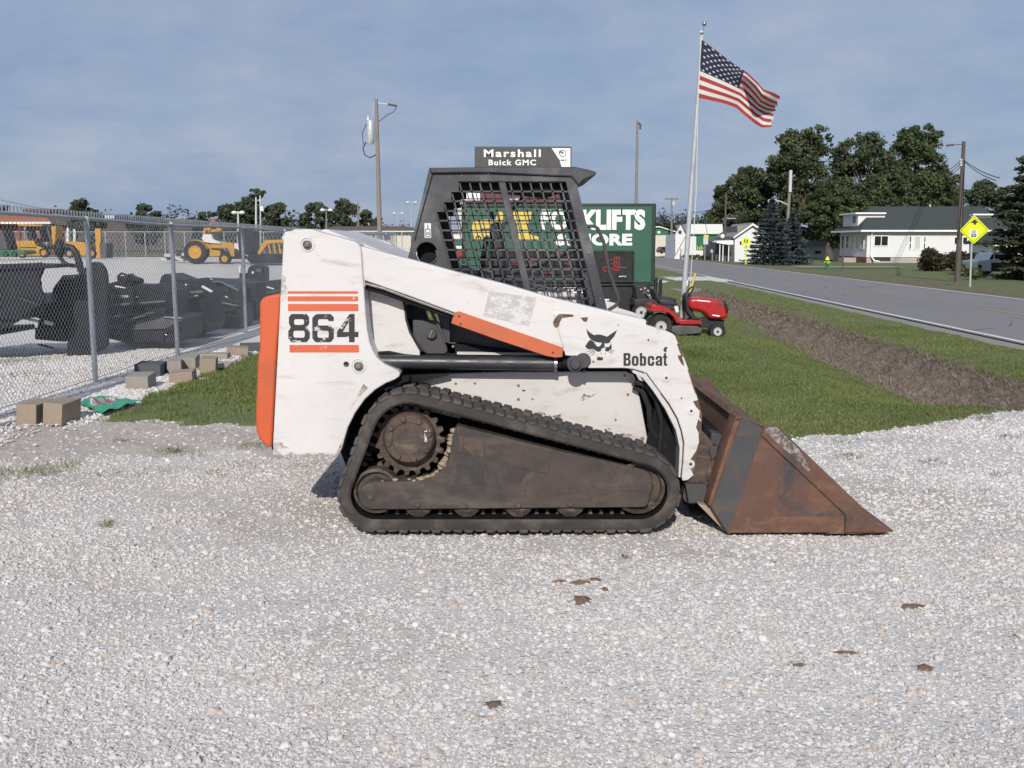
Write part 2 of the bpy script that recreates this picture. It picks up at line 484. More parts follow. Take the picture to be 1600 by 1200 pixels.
M['yellow_print'] = simple('yellow_sign_print', (0.66,0.50,0.085), 0.5, 0, 0.05)
M['cab_white'] = simple('white_machine_paint', (0.68,0.68,0.66), 0.5, 0, 0.1, 1.5)
M['sign_green'] = simple('green_sign_face', (0.027,0.105,0.064), 0.42, 0, 0.10, 0.8)
M['sign_frame'] = simple('dark_green_sign_frame', (0.012,0.028,0.022), 0.45, 0, 0.15)
M['sign_black'] = simple('black_sign_face', (0.016,0.015,0.017), 0.45, 0, 0.15)
M['sign_taupe'] = simple('grey_brown_sign_face', (0.062,0.055,0.055), 0.4, 0, 0.1)
M['maroon'] = simple('maroon_sign_panel', (0.12,0.025,0.028), 0.5, 0, 0.15)
M['led_panel'] = simple('black_display_panel', (0.012,0.011,0.012), 0.4, 0, 0.15)
M['led_on'] = emit_mat('lit_red_diodes', (1.0, 0.035, 0.03), 0.9)
M['lime'] = simple('fluorescent_yellow_green_sign', (0.70,0.80,0.012), 0.5, 0, 0.03)
M['hydrant'] = simple('yellow_green_hydrant_paint', (0.35,0.45,0.06), 0.5)
M['siding'] = simple('white_house_siding', (0.68,0.68,0.68), 0.6, 0, 0.04, 0.6)
M['fascia'] = simple('white_trim', (0.80,0.80,0.79), 0.55, 0, 0.03)
M['shingle_green'] = simple('dark_green_shingles', (0.046,0.056,0.054), 0.9, 0, 0.3, 3, 0.4, 8)
M['shingle_grey'] = simple('grey_shingles', (0.25,0.24,0.235), 0.9, 0, 0.2, 3, 0.3, 8)
M['shingle_brown'] = simple('brown_shingles', (0.10,0.085,0.08), 0.9, 0, 0.2, 2)
M['roof_red'] = simple('red_brown_roof_tiles', (0.30,0.115,0.07), 0.85, 0, 0.25, 1.5)
M['roof_white'] = simple('white_metal_roof', (0.70,0.70,0.69), 0.5, 0, 0.06, 1)
M['glass'] = simple('dark_window_glass', (0.018,0.020,0.024), 0.08, 0, 0.3, 1.0)
M['curtain'] = simple('pale_curtained_window', (0.50,0.51,0.50), 0.5, 0, 0.1)
M['block_wall'] = simple('pale_foundation_block', (0.40,0.36,0.31), 0.9, 0, 0.2, 2, 0.3, 8)
M['beige'] = simple('beige_metal_wall', (0.60,0.55,0.47), 0.6, 0, 0.05, 0.6)
M['green_wall'] = simple('green_metal_wall', (0.02,0.13,0.065), 0.55, 0, 0.1, 0.6)
M['brick_red'] = simple('red_brick_wall', (0.22,0.095,0.07), 0.9, 0, 0.25, 2)
M['truck_white'] = simple('white_truck_paint', (0.62,0.62,0.61), 0.35, 0, 0.06, 1)
M['car_dark'] = simple('dark_car_paint', (0.03,0.03,0.033), 0.3, 0, 0.1, 1)
M['insulator'] = simple('pale_grey_porcelain', (0.55,0.55,0.54), 0.4, 0, 0.1)
M['poly_white'] = simple('white_plastic', (0.70,0.70,0.68), 0.4, 0, 0.05)
M['bag_green'] = simple('green_plastic_sheet', (0.055,0.34,0.19), 0.45, 0, 0.12, 3)
M['bag_red'] = simple('red_grey_print', (0.32,0.13,0.13), 0.5, 0, 0.5, 14)

def leaf_mat(name, dark, light, trans=0.34):
    t = NT(name)
    col = t.mix(t.attr('tint'), dark, light)
    t.color(col); t.rough(0.62); t.b.inputs['Specular IOR Level'].default_value = 0.25
    tr = t.new('ShaderNodeBsdfTranslucent'); t.l.new(col, tr.inputs['Color'])
    mx = t.new('ShaderNodeMixShader'); mx.inputs[0].default_value = trans
    t.l.new(t.b.outputs[0], mx.inputs[1]); t.l.new(tr.outputs[0], mx.inputs[2])
    t.l.new(mx.outputs[0], t.n['Material Output'].inputs['Surface'])
    return t.m
M['leaf'] = leaf_mat('tree_leaves', (0.042,0.058,0.030), (0.155,0.180,0.090))
M['leaf_deep'] = leaf_mat('deep_green_leaves', (0.040,0.060,0.026), (0.150,0.185,0.082))
M['leaf_blue'] = leaf_mat('blue_green_needles', (0.030,0.042,0.044), (0.085,0.105,0.112), 0.1)
M['leaf_hedge'] = leaf_mat('brown_green_hedge_leaves', (0.035,0.034,0.020), (0.10,0.085,0.048))
M['leaf_far'] = leaf_mat('hazed_far_leaves', (0.050,0.066,0.045), (0.125,0.145,0.088))  # distance haze put into the leaf colour: darks lifted and greyer
M['needle'] = leaf_mat('dark_evergreen_needles', (0.018,0.027,0.014), (0.080,0.085,0.045), 0.1)
M['bark'] = simple('grey_brown_bark', (0.10,0.085,0.07), 0.95, 0, 0.3, 2, 0.5, 20)
M['grass'] = leaf_mat('grass_blades', (0.092,0.128,0.034), (0.270,0.300,0.108), 0.3)
M['dry'] = leaf_mat('dry_grass_blades', (0.19,0.145,0.105), (0.44,0.365,0.27), 0.2)

def patch_mat(name, c, under, thr=0.5, sc=22):
    t = NT(name); k = t.noise(sc, 7, 0.72, None, 0.6); t.color(t.mix(t.rng(k, thr-0.06, thr+0.08), under, c)); t.rough(0.85); return t.m
M['grime'] = patch_mat('grime_on_white_paint', (0.22,0.165,0.13), (0.575,0.555,0.54), 0.52)
M['mud_brown'] = patch_mat('mud_smear_on_white_paint', (0.13,0.085,0.055), (0.545,0.52,0.50), 0.49, 30)
M['scraped'] = patch_mat('scraped_bare_steel', (0.34,0.34,0.35), (0.105,0.060,0.042), 0.50, 16)

# ------------------------------------------------------------------ terrain
def xb(Y): return 4.90 + 0.037*np.asarray(Y, float)            # bottom of the roadside ditch
def ddepth(Y): return 0.42*sstep(9.3, 10.7, Y)*(1-0.78*sstep(14, 31, Y))*(1-sstep(45, 60, Y))
def wob(x, y, s=1.0):
    return (np.sin(x*2.1*s+1.3)*np.cos(y*1.7*s+0.4)+0.6*np.sin(x*5.3*s+y*3.1*s)+0.4*np.cos(y*7.9*s-x*6.1*s+2.0)+0.25*np.sin(x*17*s+y*13*s))/2.25
def hz(X, Y):
    X = np.asarray(X, float); Y = np.asarray(Y, float)
    rise = 0.60*sstep(24, 58, Y)*sstep(-1.5, -8, X)
    d = X - xb(Y)
    prof = np.where(d < 0, sstep(-2.3, -0.15, d), 1 - sstep(0.05, 0.52, d))
    return rise - ddepth(Y)*prof
def hzf(x, y): return float(hz(x, y))
EX = np.array([-60,-4.2,-3.33,-2.2,-1,1,2.37,3.9,5.05,6,8,12]); EY = np.array([8.9,8.8,8.76,8.45,8.2,8.0,8.02,8.76,9.65,10.5,11.6,12.5])
def road_near(Y): return 7.60 + 0.043*np.asarray(Y, float)
def road_far(Y): return 13.45 + 0.0455*np.asarray(Y, float)
def lawn_mask(X, Y):                       # metres inside the lawn's ragged edge
    m = Y - np.interp(X, EX, EY) - np.where(X < -1, 0.26, 0.12)*wob(X, Y, 2.0)
    m = np.minimum(m, X + 3.75 - 0.16*wob(Y, X, 1.3))
    return np.minimum(m, road_near(Y) - 0.62 - X + 0.10*wob(X, Y, 1.4))
def ditch_mask(X, Y):                      # bare clay on the far bank
    d = X - xb(Y); n = wob(X*1.4, Y*1.2)
    lo = d + 0.30 + 0.10*n; hi = 0.50 + 0.13*wob(X, Y*2.3, 1.7) - d
    return np.minimum(np.minimum(lo, hi), np.minimum((Y-9.7)*0.4, (38-Y)*0.12 + 0.1*n))

def grid_sheet(name, xs, ys, zf, mat, kind='structure', keep=None):
    X, Y = np.meshgrid(xs, ys); Z = zf(X, Y)
    nx, ny = len(xs), len(ys)
    V = np.stack([X, Y, Z], -1).reshape(-1, 3)
    i = np.arange(nx*ny).reshape(ny, nx)
    Fc = np.stack([i[:-1,:-1], i[:-1,1:], i[1:,1:], i[1:,:-1]], -1).reshape(-1, 4)
    if keep is not None:
        k = keep(X, Y).reshape(-1); Fc = Fc[k[Fc].any(1)]
    return np_mesh(name, V, Fc, mat, smooth=True, kind=kind)

# far grassland, the sheet that reaches the horizon
t = NT('grass_field'); n1 = t.noise(0.12, 5, 0.6); n2 = t.noise(3.0, 6, 0.7)
c = t.mix(n1, (0.082,0.115,0.032), (0.130,0.158,0.052)); c = t.mix(t.math('MULTIPLY', t.rng(n2, 0.4, 0.65), 0.5), c, (0.15,0.14,0.072))
t.color(c); t.rough(0.95); t.bump(t.noise(14, 5, 0.7), 0.6, 0.05); M['field'] = t.m
xs = np.unique(np.concatenate([np.linspace(-4000,-200,12), np.linspace(-200,-20,30), np.linspace(-20,20,121), np.linspace(20,200,30), np.linspace(200,4000,12)]))
ys = np.unique(np.concatenate([np.linspace(-600,-10,10), np.linspace(-10,45,111), np.linspace(45,200,50), np.linspace(200,6000,20)]))
grid_sheet('ground', xs, ys, lambda X, Y: hz(X, Y) - 0.06, M['field'])

# gravel: packed fines with embedded stones, patches of darker dirt
def gravel_mat(name, base, stone, dirt, dirt_amt, sc=1.0):
    t = NT(name)
    patch = t.noise(0.55, 5, 0.6, None, 0.5)
    fines = t.noise(90*sc, 4, 0.7)
    col = t.mix(fines, tuple(x*0.74 for x in base), tuple(min(1, x*1.15) for x in base))
    v1 = t.voronoi(46*sc, 'Color'); v1d = t.voronoi(46*sc, 'Distance')
    sep = t.new('ShaderNodeSeparateColor'); t.l.new(v1, sep.inputs[0])
    isst = t.math('MULTIPLY', t.rng(sep.outputs[0], 0.40, 0.46), t.rng(v1d, 0.52, 0.38))
    scol = t.mix(sep.outputs[1], tuple(x*0.62 for x in stone), tuple(min(1, x*1.25) for x in stone))
    scol = t.mix(t.math('MULTIPLY', t.rng(sep.outputs[2], 0.82, 0.9), 0.55), scol, (0.36,0.25,0.17))
    col = t.mix(isst, col, scol)
    v2 = t.voronoi(130*sc, 'Color'); s2 = t.new('ShaderNodeSeparateColor'); t.l.new(v2, s2.inputs[0])
    col = t.mix(t.math('MULTIPLY', t.rng(s2.outputs[0], 0.6, 0.75), 0.6), col, t.mix(s2.outputs[1], tuple(x*0.5 for x in base), tuple(min(1, x*1.3) for x in base)))
    dm = t.math('MULTIPLY', t.rng(t.math('ADD', t.math('MULTIPLY', patch, 0.75), t.math('MULTIPLY', t.noise(5, 6, 0.7), 0.3)), 0.50, 0.68, smooth=True), dirt_amt)
    col = t.mix(dm, col, dirt)
    t.color(col); t.rough(0.95); t.b.inputs['Specular IOR Level'].default_value = 0.2
    h = t.math('ADD', t.math('MULTIPLY', isst, t.rng(v1d, 0.5, 0.0, 0.4, 1.0)), t.math('MULTIPLY', fines, 0.55))
    h = t.math('ADD', h, t.math('MULTIPLY', s2.outputs[0], 0.35))
    t.bump(h, 0.6, 0.009)
    return t.m
M['gravel'] = gravel_mat('limestone_gravel', (0.580,0.548,0.525), (0.61,0.588,0.57), (0.43,0.385,0.345), 0.9)
M['gravel_white'] = gravel_mat('clean_white_gravel', (0.53,0.50,0.475), (0.66,0.64,0.62), (0.40,0.36,0.32), 0.25)
M['yard'] = gravel_mat('yard_gravel', (0.66,0.625,0.585), (0.76,0.73,0.70), (0.48,0.43,0.37), 0.35, 0.7)
def lot_z(X, Y): return hz(X, Y) + 0.012*wob(X*0.35, Y*0.7) + 0.005*wob(X*1.6, Y*2.4) - 0.012*np.exp(-((Y-4.55-0.05*X)/0.22)**2) - 0.012*np.exp(-((Y-3.15-0.05*X)/0.22)**2) - 0.022*sstep(1.75, 1.2, np.abs(X-0.25)*0.72)*sstep(1.6, 1.15, np.abs(Y-6.25))
grid_sheet('gravel_lot', np.unique(np.concatenate([np.linspace(-30,-7,24), np.linspace(-7,7,141), np.linspace(7,14,8)])),
           np.unique(np.concatenate([np.linspace(-14,2,17), np.linspace(2,12,101)])), lot_z, M['gravel'],
           keep=lambda X, Y: Y < np.interp(X, EX, EY) + 0.55)
grid_sheet('gravel_yard', np.unique(np.concatenate([np.linspace(-75,-12,34), np.linspace(-12,-3.4,44)])),
           np.unique(np.concatenate([np.linspace(8.3,24,64), np.linspace(24,82,44)])),
           lambda X, Y: hz(X, Y) + 0.022*np.minimum(sstep(8.3, 9.1, Y + 0.25*wob(X, Y)), sstep(-3.3, -4.1, X+0.2*wob(Y, X))) + 0.008*wob(X*0.6, Y*0.7) - 0.006 - 0.06*sstep(76, 82, Y), M['yard'])

# dirt strip between lot and left grass, where the gravel has worn to brown earth
t = NT('worn_earth'); n = t.noise(3, 7, 0.7); col = t.mix(t.rng(n, 0.35, 0.65), (0.34,0.28,0.23), (0.48,0.415,0.355))
v = t.voronoi(60, 'Color'); s = t.new('ShaderNodeSeparateColor'); t.l.new(v, s.inputs[0])
col = t.mix(t.math('MULTIPLY', t.rng(s.outputs[0], 0.66, 0.72), 0.8), col, (0.50,0.475,0.45)); t.color(col); t.rough(0.95)
t.bump(t.math('ADD', t.noise(50, 5, 0.7), s.outputs[0]), 0.7, 0.01); M['earth'] = t.m
def earth_z(X, Y):
    e = 1 - np.sqrt(((X+3.4)/3.1)**2 + ((Y-8.1)/0.85)**2) - 0.42*wob(X*1.2, Y*1.5) - 0.25*wob(X*4, Y*6)
    return lot_z(X, Y) + np.clip(0.03*e, -0.05, 0.005)
grid_sheet('dirt_strip', np.linspace(-6.4, 0.2, 110), np.linspace(6.9, 9.7, 72), earth_z, M['earth'])

# mown lawn between the lot and the road, sloping into the ditch
t = NT('lawn_turf'); a = t.noise(0.5, 5, 0.6); b = t.noise(9, 6, 0.72); cc = t.noise(60, 3, 0.7)
col = t.mix(b, (0.090,0.118,0.034), (0.160,0.185,0.062)); col = t.mix(t.math('MULTIPLY', t.rng(a, 0.45, 0.68), 0.5), col, (0.125,0.115,0.052))
col = t.mix(t.math('MULTIPLY', t.rng(cc, 0.5, 0.7), 0.35), col, (0.20,0.19,0.105)); t.color(col); t.rough(0.95); t.bump(cc, 0.8, 0.02); M['turf'] = t.m
def lawn_z(X, Y):
    m = lawn_mask(X, Y)
    return hz(X, Y) + np.clip(m*0.16, -0.05, 0.028) + 0.012*wob(X*0.8, Y*0.7) - 0.03*np.clip(ditch_mask(X, Y)*8, 0, 1)
grid_sheet('lawn', np.unique(np.concatenate([np.linspace(-4.4, 8.9, 190), np.linspace(8.9, 18, 30)])),
           np.unique(np.concatenate([np.linspace(7.6, 20, 156), np.linspace(20, 60, 110), np.linspace(60, 150, 40)])), lawn_z, M['turf'],
           keep=lambda X, Y: lawn_mask(X, Y) > -0.5)
# bare clay bank of the ditch
t = NT('clay_bank'); n = t.noise(4, 8, 0.72, t.mapped((1,1,2.5)), 0.5); n2 = t.noise(16, 6, 0.7)
col = t.mix(t.rng(n, 0.36, 0.66), (0.245,0.185,0.146), (0.40,0.32,0.255)); col = t.mix(t.math('MULTIPLY', t.rng(n2, 0.55, 0.7), 0.6), col, (0.26,0.205,0.155))
col = t.mix(t.math('MULTIPLY', t.rng(t.noise(2.2, 5, 0.6, t.mapped(loc=(4,4,1))), 0.55, 0.7), 0.4), col, (0.11,0.11,0.05))
t.color(col); t.rough(0.95); t.bump(t.math('ADD', n, n2), 1.0, 0.05); M['clay'] = t.m
def clay_z(X, Y):
    m = ditch_mask(X, Y)
    return hz(X, Y) + np.clip(m*0.35, -0.06, 0.03) + 0.035*wob(X*3.1, Y*2.6)*np.clip(m*4, 0, 1)
grid_sheet('ditch', np.linspace(4.6, 8.3, 100), np.unique(np.concatenate([np.linspace(9.2, 22, 180), np.linspace(22, 40, 90)])), clay_z, M['clay'],
           keep=lambda X, Y: np.abs(X - xb(Y)) < 1.0)

# ------------------------------------------------------------------ road with markings
def strip(name, fa, fb, y0, y1, z, mat, n=40, kind='structure', parent=None):
    ys = np.linspace(y0, y1, n); V = []; Fc = []
    for y in ys: V += [(float(fa(y)), y, z), (float(fb(y)), y, z)]
    Fc = [(2*i, 2*i+1, 2*i+3, 2*i+2) for i in range(n-1)]
    return np_mesh(name, np.array(V), np.array(Fc), mat, parent=parent, kind=kind)
t = NT('worn_asphalt'); a = t.noise(0.35, 5, 0.6, t.mapped((3, 0.25, 1))); b = t.noise(140, 3, 0.8)
col = t.mix(a, (0.165,0.153,0.157), (0.225,0.211,0.213)); col = t.mix(t.math('MULTIPLY', t.rng(b, 0.4, 0.65), 0.5), col, (0.25,0.24,0.235))
tar = t.rng(t.voronoi(0.55, 'Distance', t.mapped((2.0, 0.5, 1)), feature='DISTANCE_TO_EDGE'), 0.012, 0.004)
col = t.mix(t.math('MULTIPLY', t.math('MULTIPLY', tar, t.rng(t.noise(0.5, 3), 0.45, 0.55)), 0.75), col, (0.05,0.05,0.052))
blot = t.rng(t.noise(0.9, 4, 0.6, t.mapped((1.2, 0.35, 1), loc=(7,3,0))), 0.64, 0.70)
col = t.mix(t.math('MULTIPLY', blot, 0.45), col, (0.085,0.082,0.085))
t.color(col); t.rough(0.9); t.bump(b, 0.4, 0.006); M['asphalt'] = t.m
def paint(name, c, thr):
    t = NT(name); n = t.noise(14, 6, 0.75); t.color(t.mix(t.rng(n, thr, thr+0.06), c, (0.19,0.18,0.178))); t.rough(0.7); return t.m
M['line_white'] = paint('road_white_paint', (0.66,0.65,0.63), 0.60)
M['line_yellow'] = paint('road_yellow_paint', (0.50,0.30,0.07), 0.50)
t = NT('shoulder_gravel'); n = t.noise(30, 5, 0.7); t.color(t.mix(n, (0.20,0.19,0.175), (0.32,0.30,0.28))); t.rough(0.95); t.bump(n, 0.6, 0.02); M['shoulder'] = t.m
strip('road_shoulder', lambda y: road_near(y)-0.75, lambda y: road_far(y)+0.55, -30, 420, -0.012, M['shoulder'])
strip('road', lambda y: road_near(y)-0.14, lambda y: road_far(y)+0.16, -30, 430, 0.010, M['asphalt'])
strip('road_edge_line', lambda y: road_near(y)-0.06, lambda y: road_near(y)+0.06, -30, 400, 0.016, M['line_white'])
strip('road_edge_line', lambda y: road_far(y)-0.10, lambda y: road_far(y)+0.02, -30, 400, 0.016, M['line_white'])
mid = lambda y: (road_near(y)+road_far(y))/2
for k, y0 in enumerate(np.arange(-8, 200, 12.0)):
    strip('road_centre_line', lambda y: mid(y)-0.06, lambda y: mid(y)+0.06, y0+3.0, y0+8.5, 0.016, M['line_yellow'], n=3)
# side drive, footpath and the far verge
g0, g1 = gnd(1020, 437), gnd(1110, 437)
grid_sheet('gravel_drive', np.linspace(2.0, 9.6, 20), np.linspace(42.5, 49.5, 14),
           lambda X, Y: hz(X, Y)+0.034+0.012*wob(X, Y)-0.10*sstep(2.6, 3.5, np.abs(Y-46+0.5*wob(X*.6, Y))), M['yard'])
t = NT('pale_concrete_path'); t.color(t.mix(t.noise(3), (0.42,0.40,0.37), (0.54,0.51,0.47))); t.rough(0.9); M['path'] = t.m
grid_sheet('footpath', np.linspace(20.0, 27.4, 8), np.linspace(69.5, 71.1, 3), lambda X, Y: hz(X, Y)+0.02, M['path'])
def verge_z(X, Y): return hz(X, Y)+np.clip((X-road_far(Y)-0.30+0.16*wob(X, Y))*0.2, -0.05, 0.05)
t = NT('dry_verge'); n = t.noise(4, 7, 0.72); t.color(t.mix(t.rng(n, 0.35, 0.65), (0.075,0.085,0.032), (0.19,0.155,0.085))); t.rough(0.95); t.bump(n, 0.8, 0.05); M['verge'] = t.m
grid_sheet('roadside_verge', np.linspace(13.5, 26, 100), np.linspace(18, 160, 160), lambda X, Y: verge_z(X, Y)-0.10*sstep(1.5, 2.4, X-road_far(Y)+0.35*wob(X, Y)), M['verge'],
           keep=lambda X, Y: np.abs(X-road_far(Y)-1) < 2.0)

# ------------------------------------------------------------------ loose stones on the lot (uncountable)
t = NT('loose_limestone')
tint = t.attr('tint', 'INSTANCER'); warm = t.attr('warm', 'INSTANCER')
col = t.mix(tint, (0.34,0.326,0.315), (0.72,0.697,0.678)); col = t.mix(t.rng(warm, 0.80, 1.0, 0, 0.75), col, (0.42,0.29,0.20))
col = t.mix(t.math('MULTIPLY', t.noise(60, 4), 0.35), col, (0.45,0.41,0.38)); t.color(col); t.rough(0.9); t.b.inputs['Specular IOR Level'].default_value = 0.2
M['stone'] = t.m

def stones(name, P, size, tintv, warmv):
    me = bpy.data.meshes.new(name); n = len(P)
    me.vertices.add(n); me.vertices.foreach_set('co', np.asarray(P, np.float32).ravel())
    def att(nm, typ, arr, key):
        a = me.attributes.new(nm, typ, 'POINT'); a.data.foreach_set(key, np.asarray(arr).ravel())
    sc = np.stack([size*rng.uniform(0.75,1.25,n), size*rng.uniform(0.75,1.25,n), size*rng.uniform(0.45,0.8,n)], 1).astype(np.float32)
    att('sc', 'FLOAT_VECTOR', sc, 'vector')
    att('rot', 'FLOAT_VECTOR', np.stack([rng.uniform(-.5,.5,n), rng.uniform(-.5,.5,n), rng.uniform(0,6.28,n)], 1).astype(np.float32), 'vector')
    att('idx', 'INT', rng.integers(0, 5, n).astype(np.int32), 'value')
    att('tint', 'FLOAT', tintv.astype(np.float32), 'value'); att('warm', 'FLOAT', warmv.astype(np.float32), 'value')
    o = bpy.data.objects.new(name, me); COL.objects.link(o); me.materials.append(M['stone'])
    tree = bpy.data.node_groups.new(name + '_nodes', 'GeometryNodeTree')
    tree.interface.new_socket('Geometry', in_out='INPUT', socket_type='NodeSocketGeometry')
    tree.interface.new_socket('Geometry', in_out='OUTPUT', socket_type='NodeSocketGeometry')
    N, L = tree.nodes, tree.links
    gi = N.new('NodeGroupInput'); go = N.new('NodeGroupOutput')
    g2i = N.new('GeometryNodeGeometryToInstance')
    for k in range(5):
        ico = N.new('GeometryNodeMeshIcoSphere'); ico.inputs['Radius'].default_value = 0.5; ico.inputs['Subdivisions'].default_value = 2
        sp = N.new('GeometryNodeSetPosition'); nz = N.new('ShaderNodeTexNoise'); nz.noise_dimensions = '4D'
        nz.inputs['W'].default_value = 3.7*k + 1; nz.inputs['Scale'].default_value = 1.6; nz.inputs['Detail'].default_value = 1.0
        sub = N.new('ShaderNodeVectorMath'); sub.operation = 'SUBTRACT'; sub.inputs[1].default_value = (0.5, 0.5, 0.5)
        scl = N.new('ShaderNodeVectorMath'); scl.operation = 'SCALE'; scl.inputs['Scale'].default_value = 0.95
        L.new(nz.outputs['Color'], sub.inputs[0]); L.new(sub.outputs[0], scl.inputs[0])
        L.new(ico.outputs['Mesh'], sp.inputs['Geometry']); L.new(scl.outputs[0], sp.inputs['Offset'])
        sm = N.new('GeometryNodeSetMaterial'); sm.inputs['Material'].default_value = M['stone']
        L.new(sp.outputs[0], sm.inputs[0]); L.new(sm.outputs[0], g2i.inputs[0])
    iop = N.new('GeometryNodeInstanceOnPoints'); iop.inputs['Pick Instance'].default_value = True
    L.new(gi.outputs[0], iop.inputs['Points']); L.new(g2i.outputs[0], iop.inputs['Instance'])
    for nm, dt, sock in (('idx', 'INT', 'Instance Index'), ('rot', 'FLOAT_VECTOR', 'Rotation'), ('sc', 'FLOAT_VECTOR', 'Scale')):
        na = N.new('GeometryNodeInputNamedAttribute'); na.data_type = dt; na.inputs['Name'].default_value = nm
        L.new(na.outputs['Attribute'], iop.inputs[sock])
    L.new(iop.outputs[0], go.inputs[0])
    md = o.modifiers.new('scatter', 'NODES'); md.node_group = tree
    o['kind'] = 'stuff'
    return o
def patchy(P, s=1.0): return 0.5 + 0.5*wob(P[:,0]*0.9*s+2.0, P[:,1]*1.1*s)
def field(n, x0, x1, y0, y1):
    P = np.stack([rng.uniform(x0, x1, n), rng.uniform(y0, y1, n)], 1)
    P = P[np.abs(P[:,0]) < P[:,1]*0.545 + 1.8]
    return P
yy_ = 2.25*(9.9/2.25)**rng.uniform(0, 1, 380000)
A = np.concatenate([np.stack([rng.uniform(-1, 1, len(yy_))*(yy_*0.545+1.8), yy_], 1), field(60000, -8.6, -3.9, 8.6, 15)])
keep = rng.uniform(0, 1, len(A)) < np.clip(0.06 + 1.25*(0.55*patchy(A, 0.6)+0.45*(0.5+0.5*wob(A[:,0]*0.5+1, A[:,1]*2.2)))**1.4, 0, 1)
keep &= lawn_mask(A[:,0], A[:,1]) < 0.06
A = A[keep]
near = A[:,1] < 5.2
size = np.clip(rng.lognormal(-4.62, 0.44, len(A)), 0.005, 0.030)*(A[:,1]/4.2)**0.3
white = ((A[:,0] > 1.6) & (A[:,1] > 5.6)) | (A[:,0] < -4.2)
tv = np.clip(rng.beta(5.5, 4.0, len(A)) + np.where(white, 0.16, 0.0), 0, 1)
wv = rng.uniform(0, 1, len(A))**np.where(white, 1.6, 1.0)
Z = lot_z(A[:,0], A[:,1]) + size*0.02 + np.where(A[:,0] < -4.0, 0.020, 0)
stones('gravel', np.stack([A[:,0], A[:,1], Z], 1), size, tv, wv)
# cobble-sized lumps here and there
B = np.concatenate([field(520, -4.0, 4.0, 2.4, 5.0), field(600, -6, 6.2, 5, 9.5), field(10000, -9.0, -3.75, 8.6, 15)])
B = B[lawn_mask(B[:,0], B[:,1]) < 0.0]; sz = rng.uniform(0.020, 0.038, len(B))
stones('coarse_gravel', np.stack([B[:,0], B[:,1], lot_z(B[:,0], B[:,1])+sz*0.12+np.where(B[:,0] < -3.7, 0.018, 0)], 1), sz, np.clip(rng.beta(4, 2.4, len(B))+np.where(B[:,0] < -3.7, 0.2, 0), 0, 1), rng.uniform(0, 1, len(B)))

# ------------------------------------------------------------------ grass blades
def blades(name, P, base_z, h, w, lean, tint, mat, bend=0.5):
    n = len(P); az = rng.uniform(0, 2*np.pi, n); la = rng.uniform(0, 2*np.pi, n); ll = lean*rng.uniform(0.2, 1, n)*h
    side = np.stack([np.cos(az), np.sin(az), 0*az], 1)*(w/2)[:,None]
    b = np.stack([P[:,0], P[:,1], base_z], 1)
    ld = np.stack([np.cos(la)*ll, np.sin(la)*ll, 0*la], 1)
    midp = b + ld*0.35 + np.stack([0*h, 0*h, h*0.6], 1); tip = b + ld + np.stack([0*h, 0*h, h*(1-0.25*lean)], 1)
    V = np.stack([b-side, b+side, midp+side*0.8, midp-side*0.8, tip], 1).reshape(-1, 3)
    o = np.arange(n)[:,None]*5
    Fc = np.concatenate([o+np.array([[0,1,2]]), o+np.array([[0,2,3]]), o+np.array([[3,2,4]])], 0)
    c = np.repeat(np.clip(tint, 0, 1), 5); return np_mesh(name, V, Fc, mat, colors=np.stack([c, c, c], 1), kind='stuff')
def inview(P, m=2.2): return np.abs(P[:,0]) < P[:,1]*0.545 + m
def scatter(n, x0, x1, y0, y1): return np.stack([rng.uniform(x0, x1, n), rng.uniform(y0, y1, n)], 1)
L1 = np.concatenate([scatter(150000, -4.0, 6.8, 7.8, 12.5), scatter(90000, -4.0, 8.4, 12.5, 19), scatter(70000, -4, 10, 19, 34)])
L1 = L1[inview(L1)]; m = lawn_mask(L1[:,0], L1[:,1]); dm = ditch_mask(L1[:,0], L1[:,1])
sparse = np.where(L1[:,0] < -1.8, 0.10 + 0.90*sstep(-0.30, 0.65, wob(L1[:,0]*1.3, L1[:,1]*1.5) + (L1[:,1]-9.3)*0.6), 1.0)
k = (m > 0.0) & (dm < 0.02) & (rng.uniform(0, 1, len(L1)) < sparse)
L1 = L1[k]; d = L1[:,1]
left = L1[:,0] < -1.2
heap = np.exp(-(((L1[:,0]-2.3)/0.9)**2+((L1[:,1]-14.2)/1.6)**2)*1.5)*(0.6+0.5*wob(L1[:,0]*2, L1[:,1]*2))
hh = rng.uniform(0.018, 0.042, len(L1))*(1+1.6*np.clip(heap, 0, 1))*np.where(left, 1.7, 1.0)*(1+0.35*wob(L1[:,0]*1.1, L1[:,1]*1.3))
blades('grass', L1, lawn_z(L1[:,0], L1[:,1])-0.005, hh, 0.0035+0.0004*d, 0.75, 0.45-0.55*np.clip(heap, 0, 1)+0.24*wob(L1[:,0]*0.7, L1[:,1]*0.6)+0.12*wob(L1[:,0]*0.22, L1[:,1]*2.6)+rng.normal(0, 0.2, len(L1)), M['grass'])
# dry thatch hanging over the clay bank and scattered straw in the ditch
D = scatter(150000, 4.9, 7.6, 9.9, 34); D = D[inview(D)]
dd = D[:,0]-xb(D[:,1])-0.48-0.13*wob(D[:,0], D[:,1]*2.3, 1.7)
D = D[(np.abs(dd) < 0.13) | ((rng.uniform(0, 1, len(D)) < 0.42) & (ditch_mask(D[:,0], D[:,1]) > 0.0))]
blades('dry_grass', D, clay_z(D[:,0], D[:,1])-0.01, rng.uniform(0.04, 0.12, len(D)), 0.003+0.00026*D[:,1], 2.6, rng.uniform(0, 1, len(D))**1.3, M['dry'])
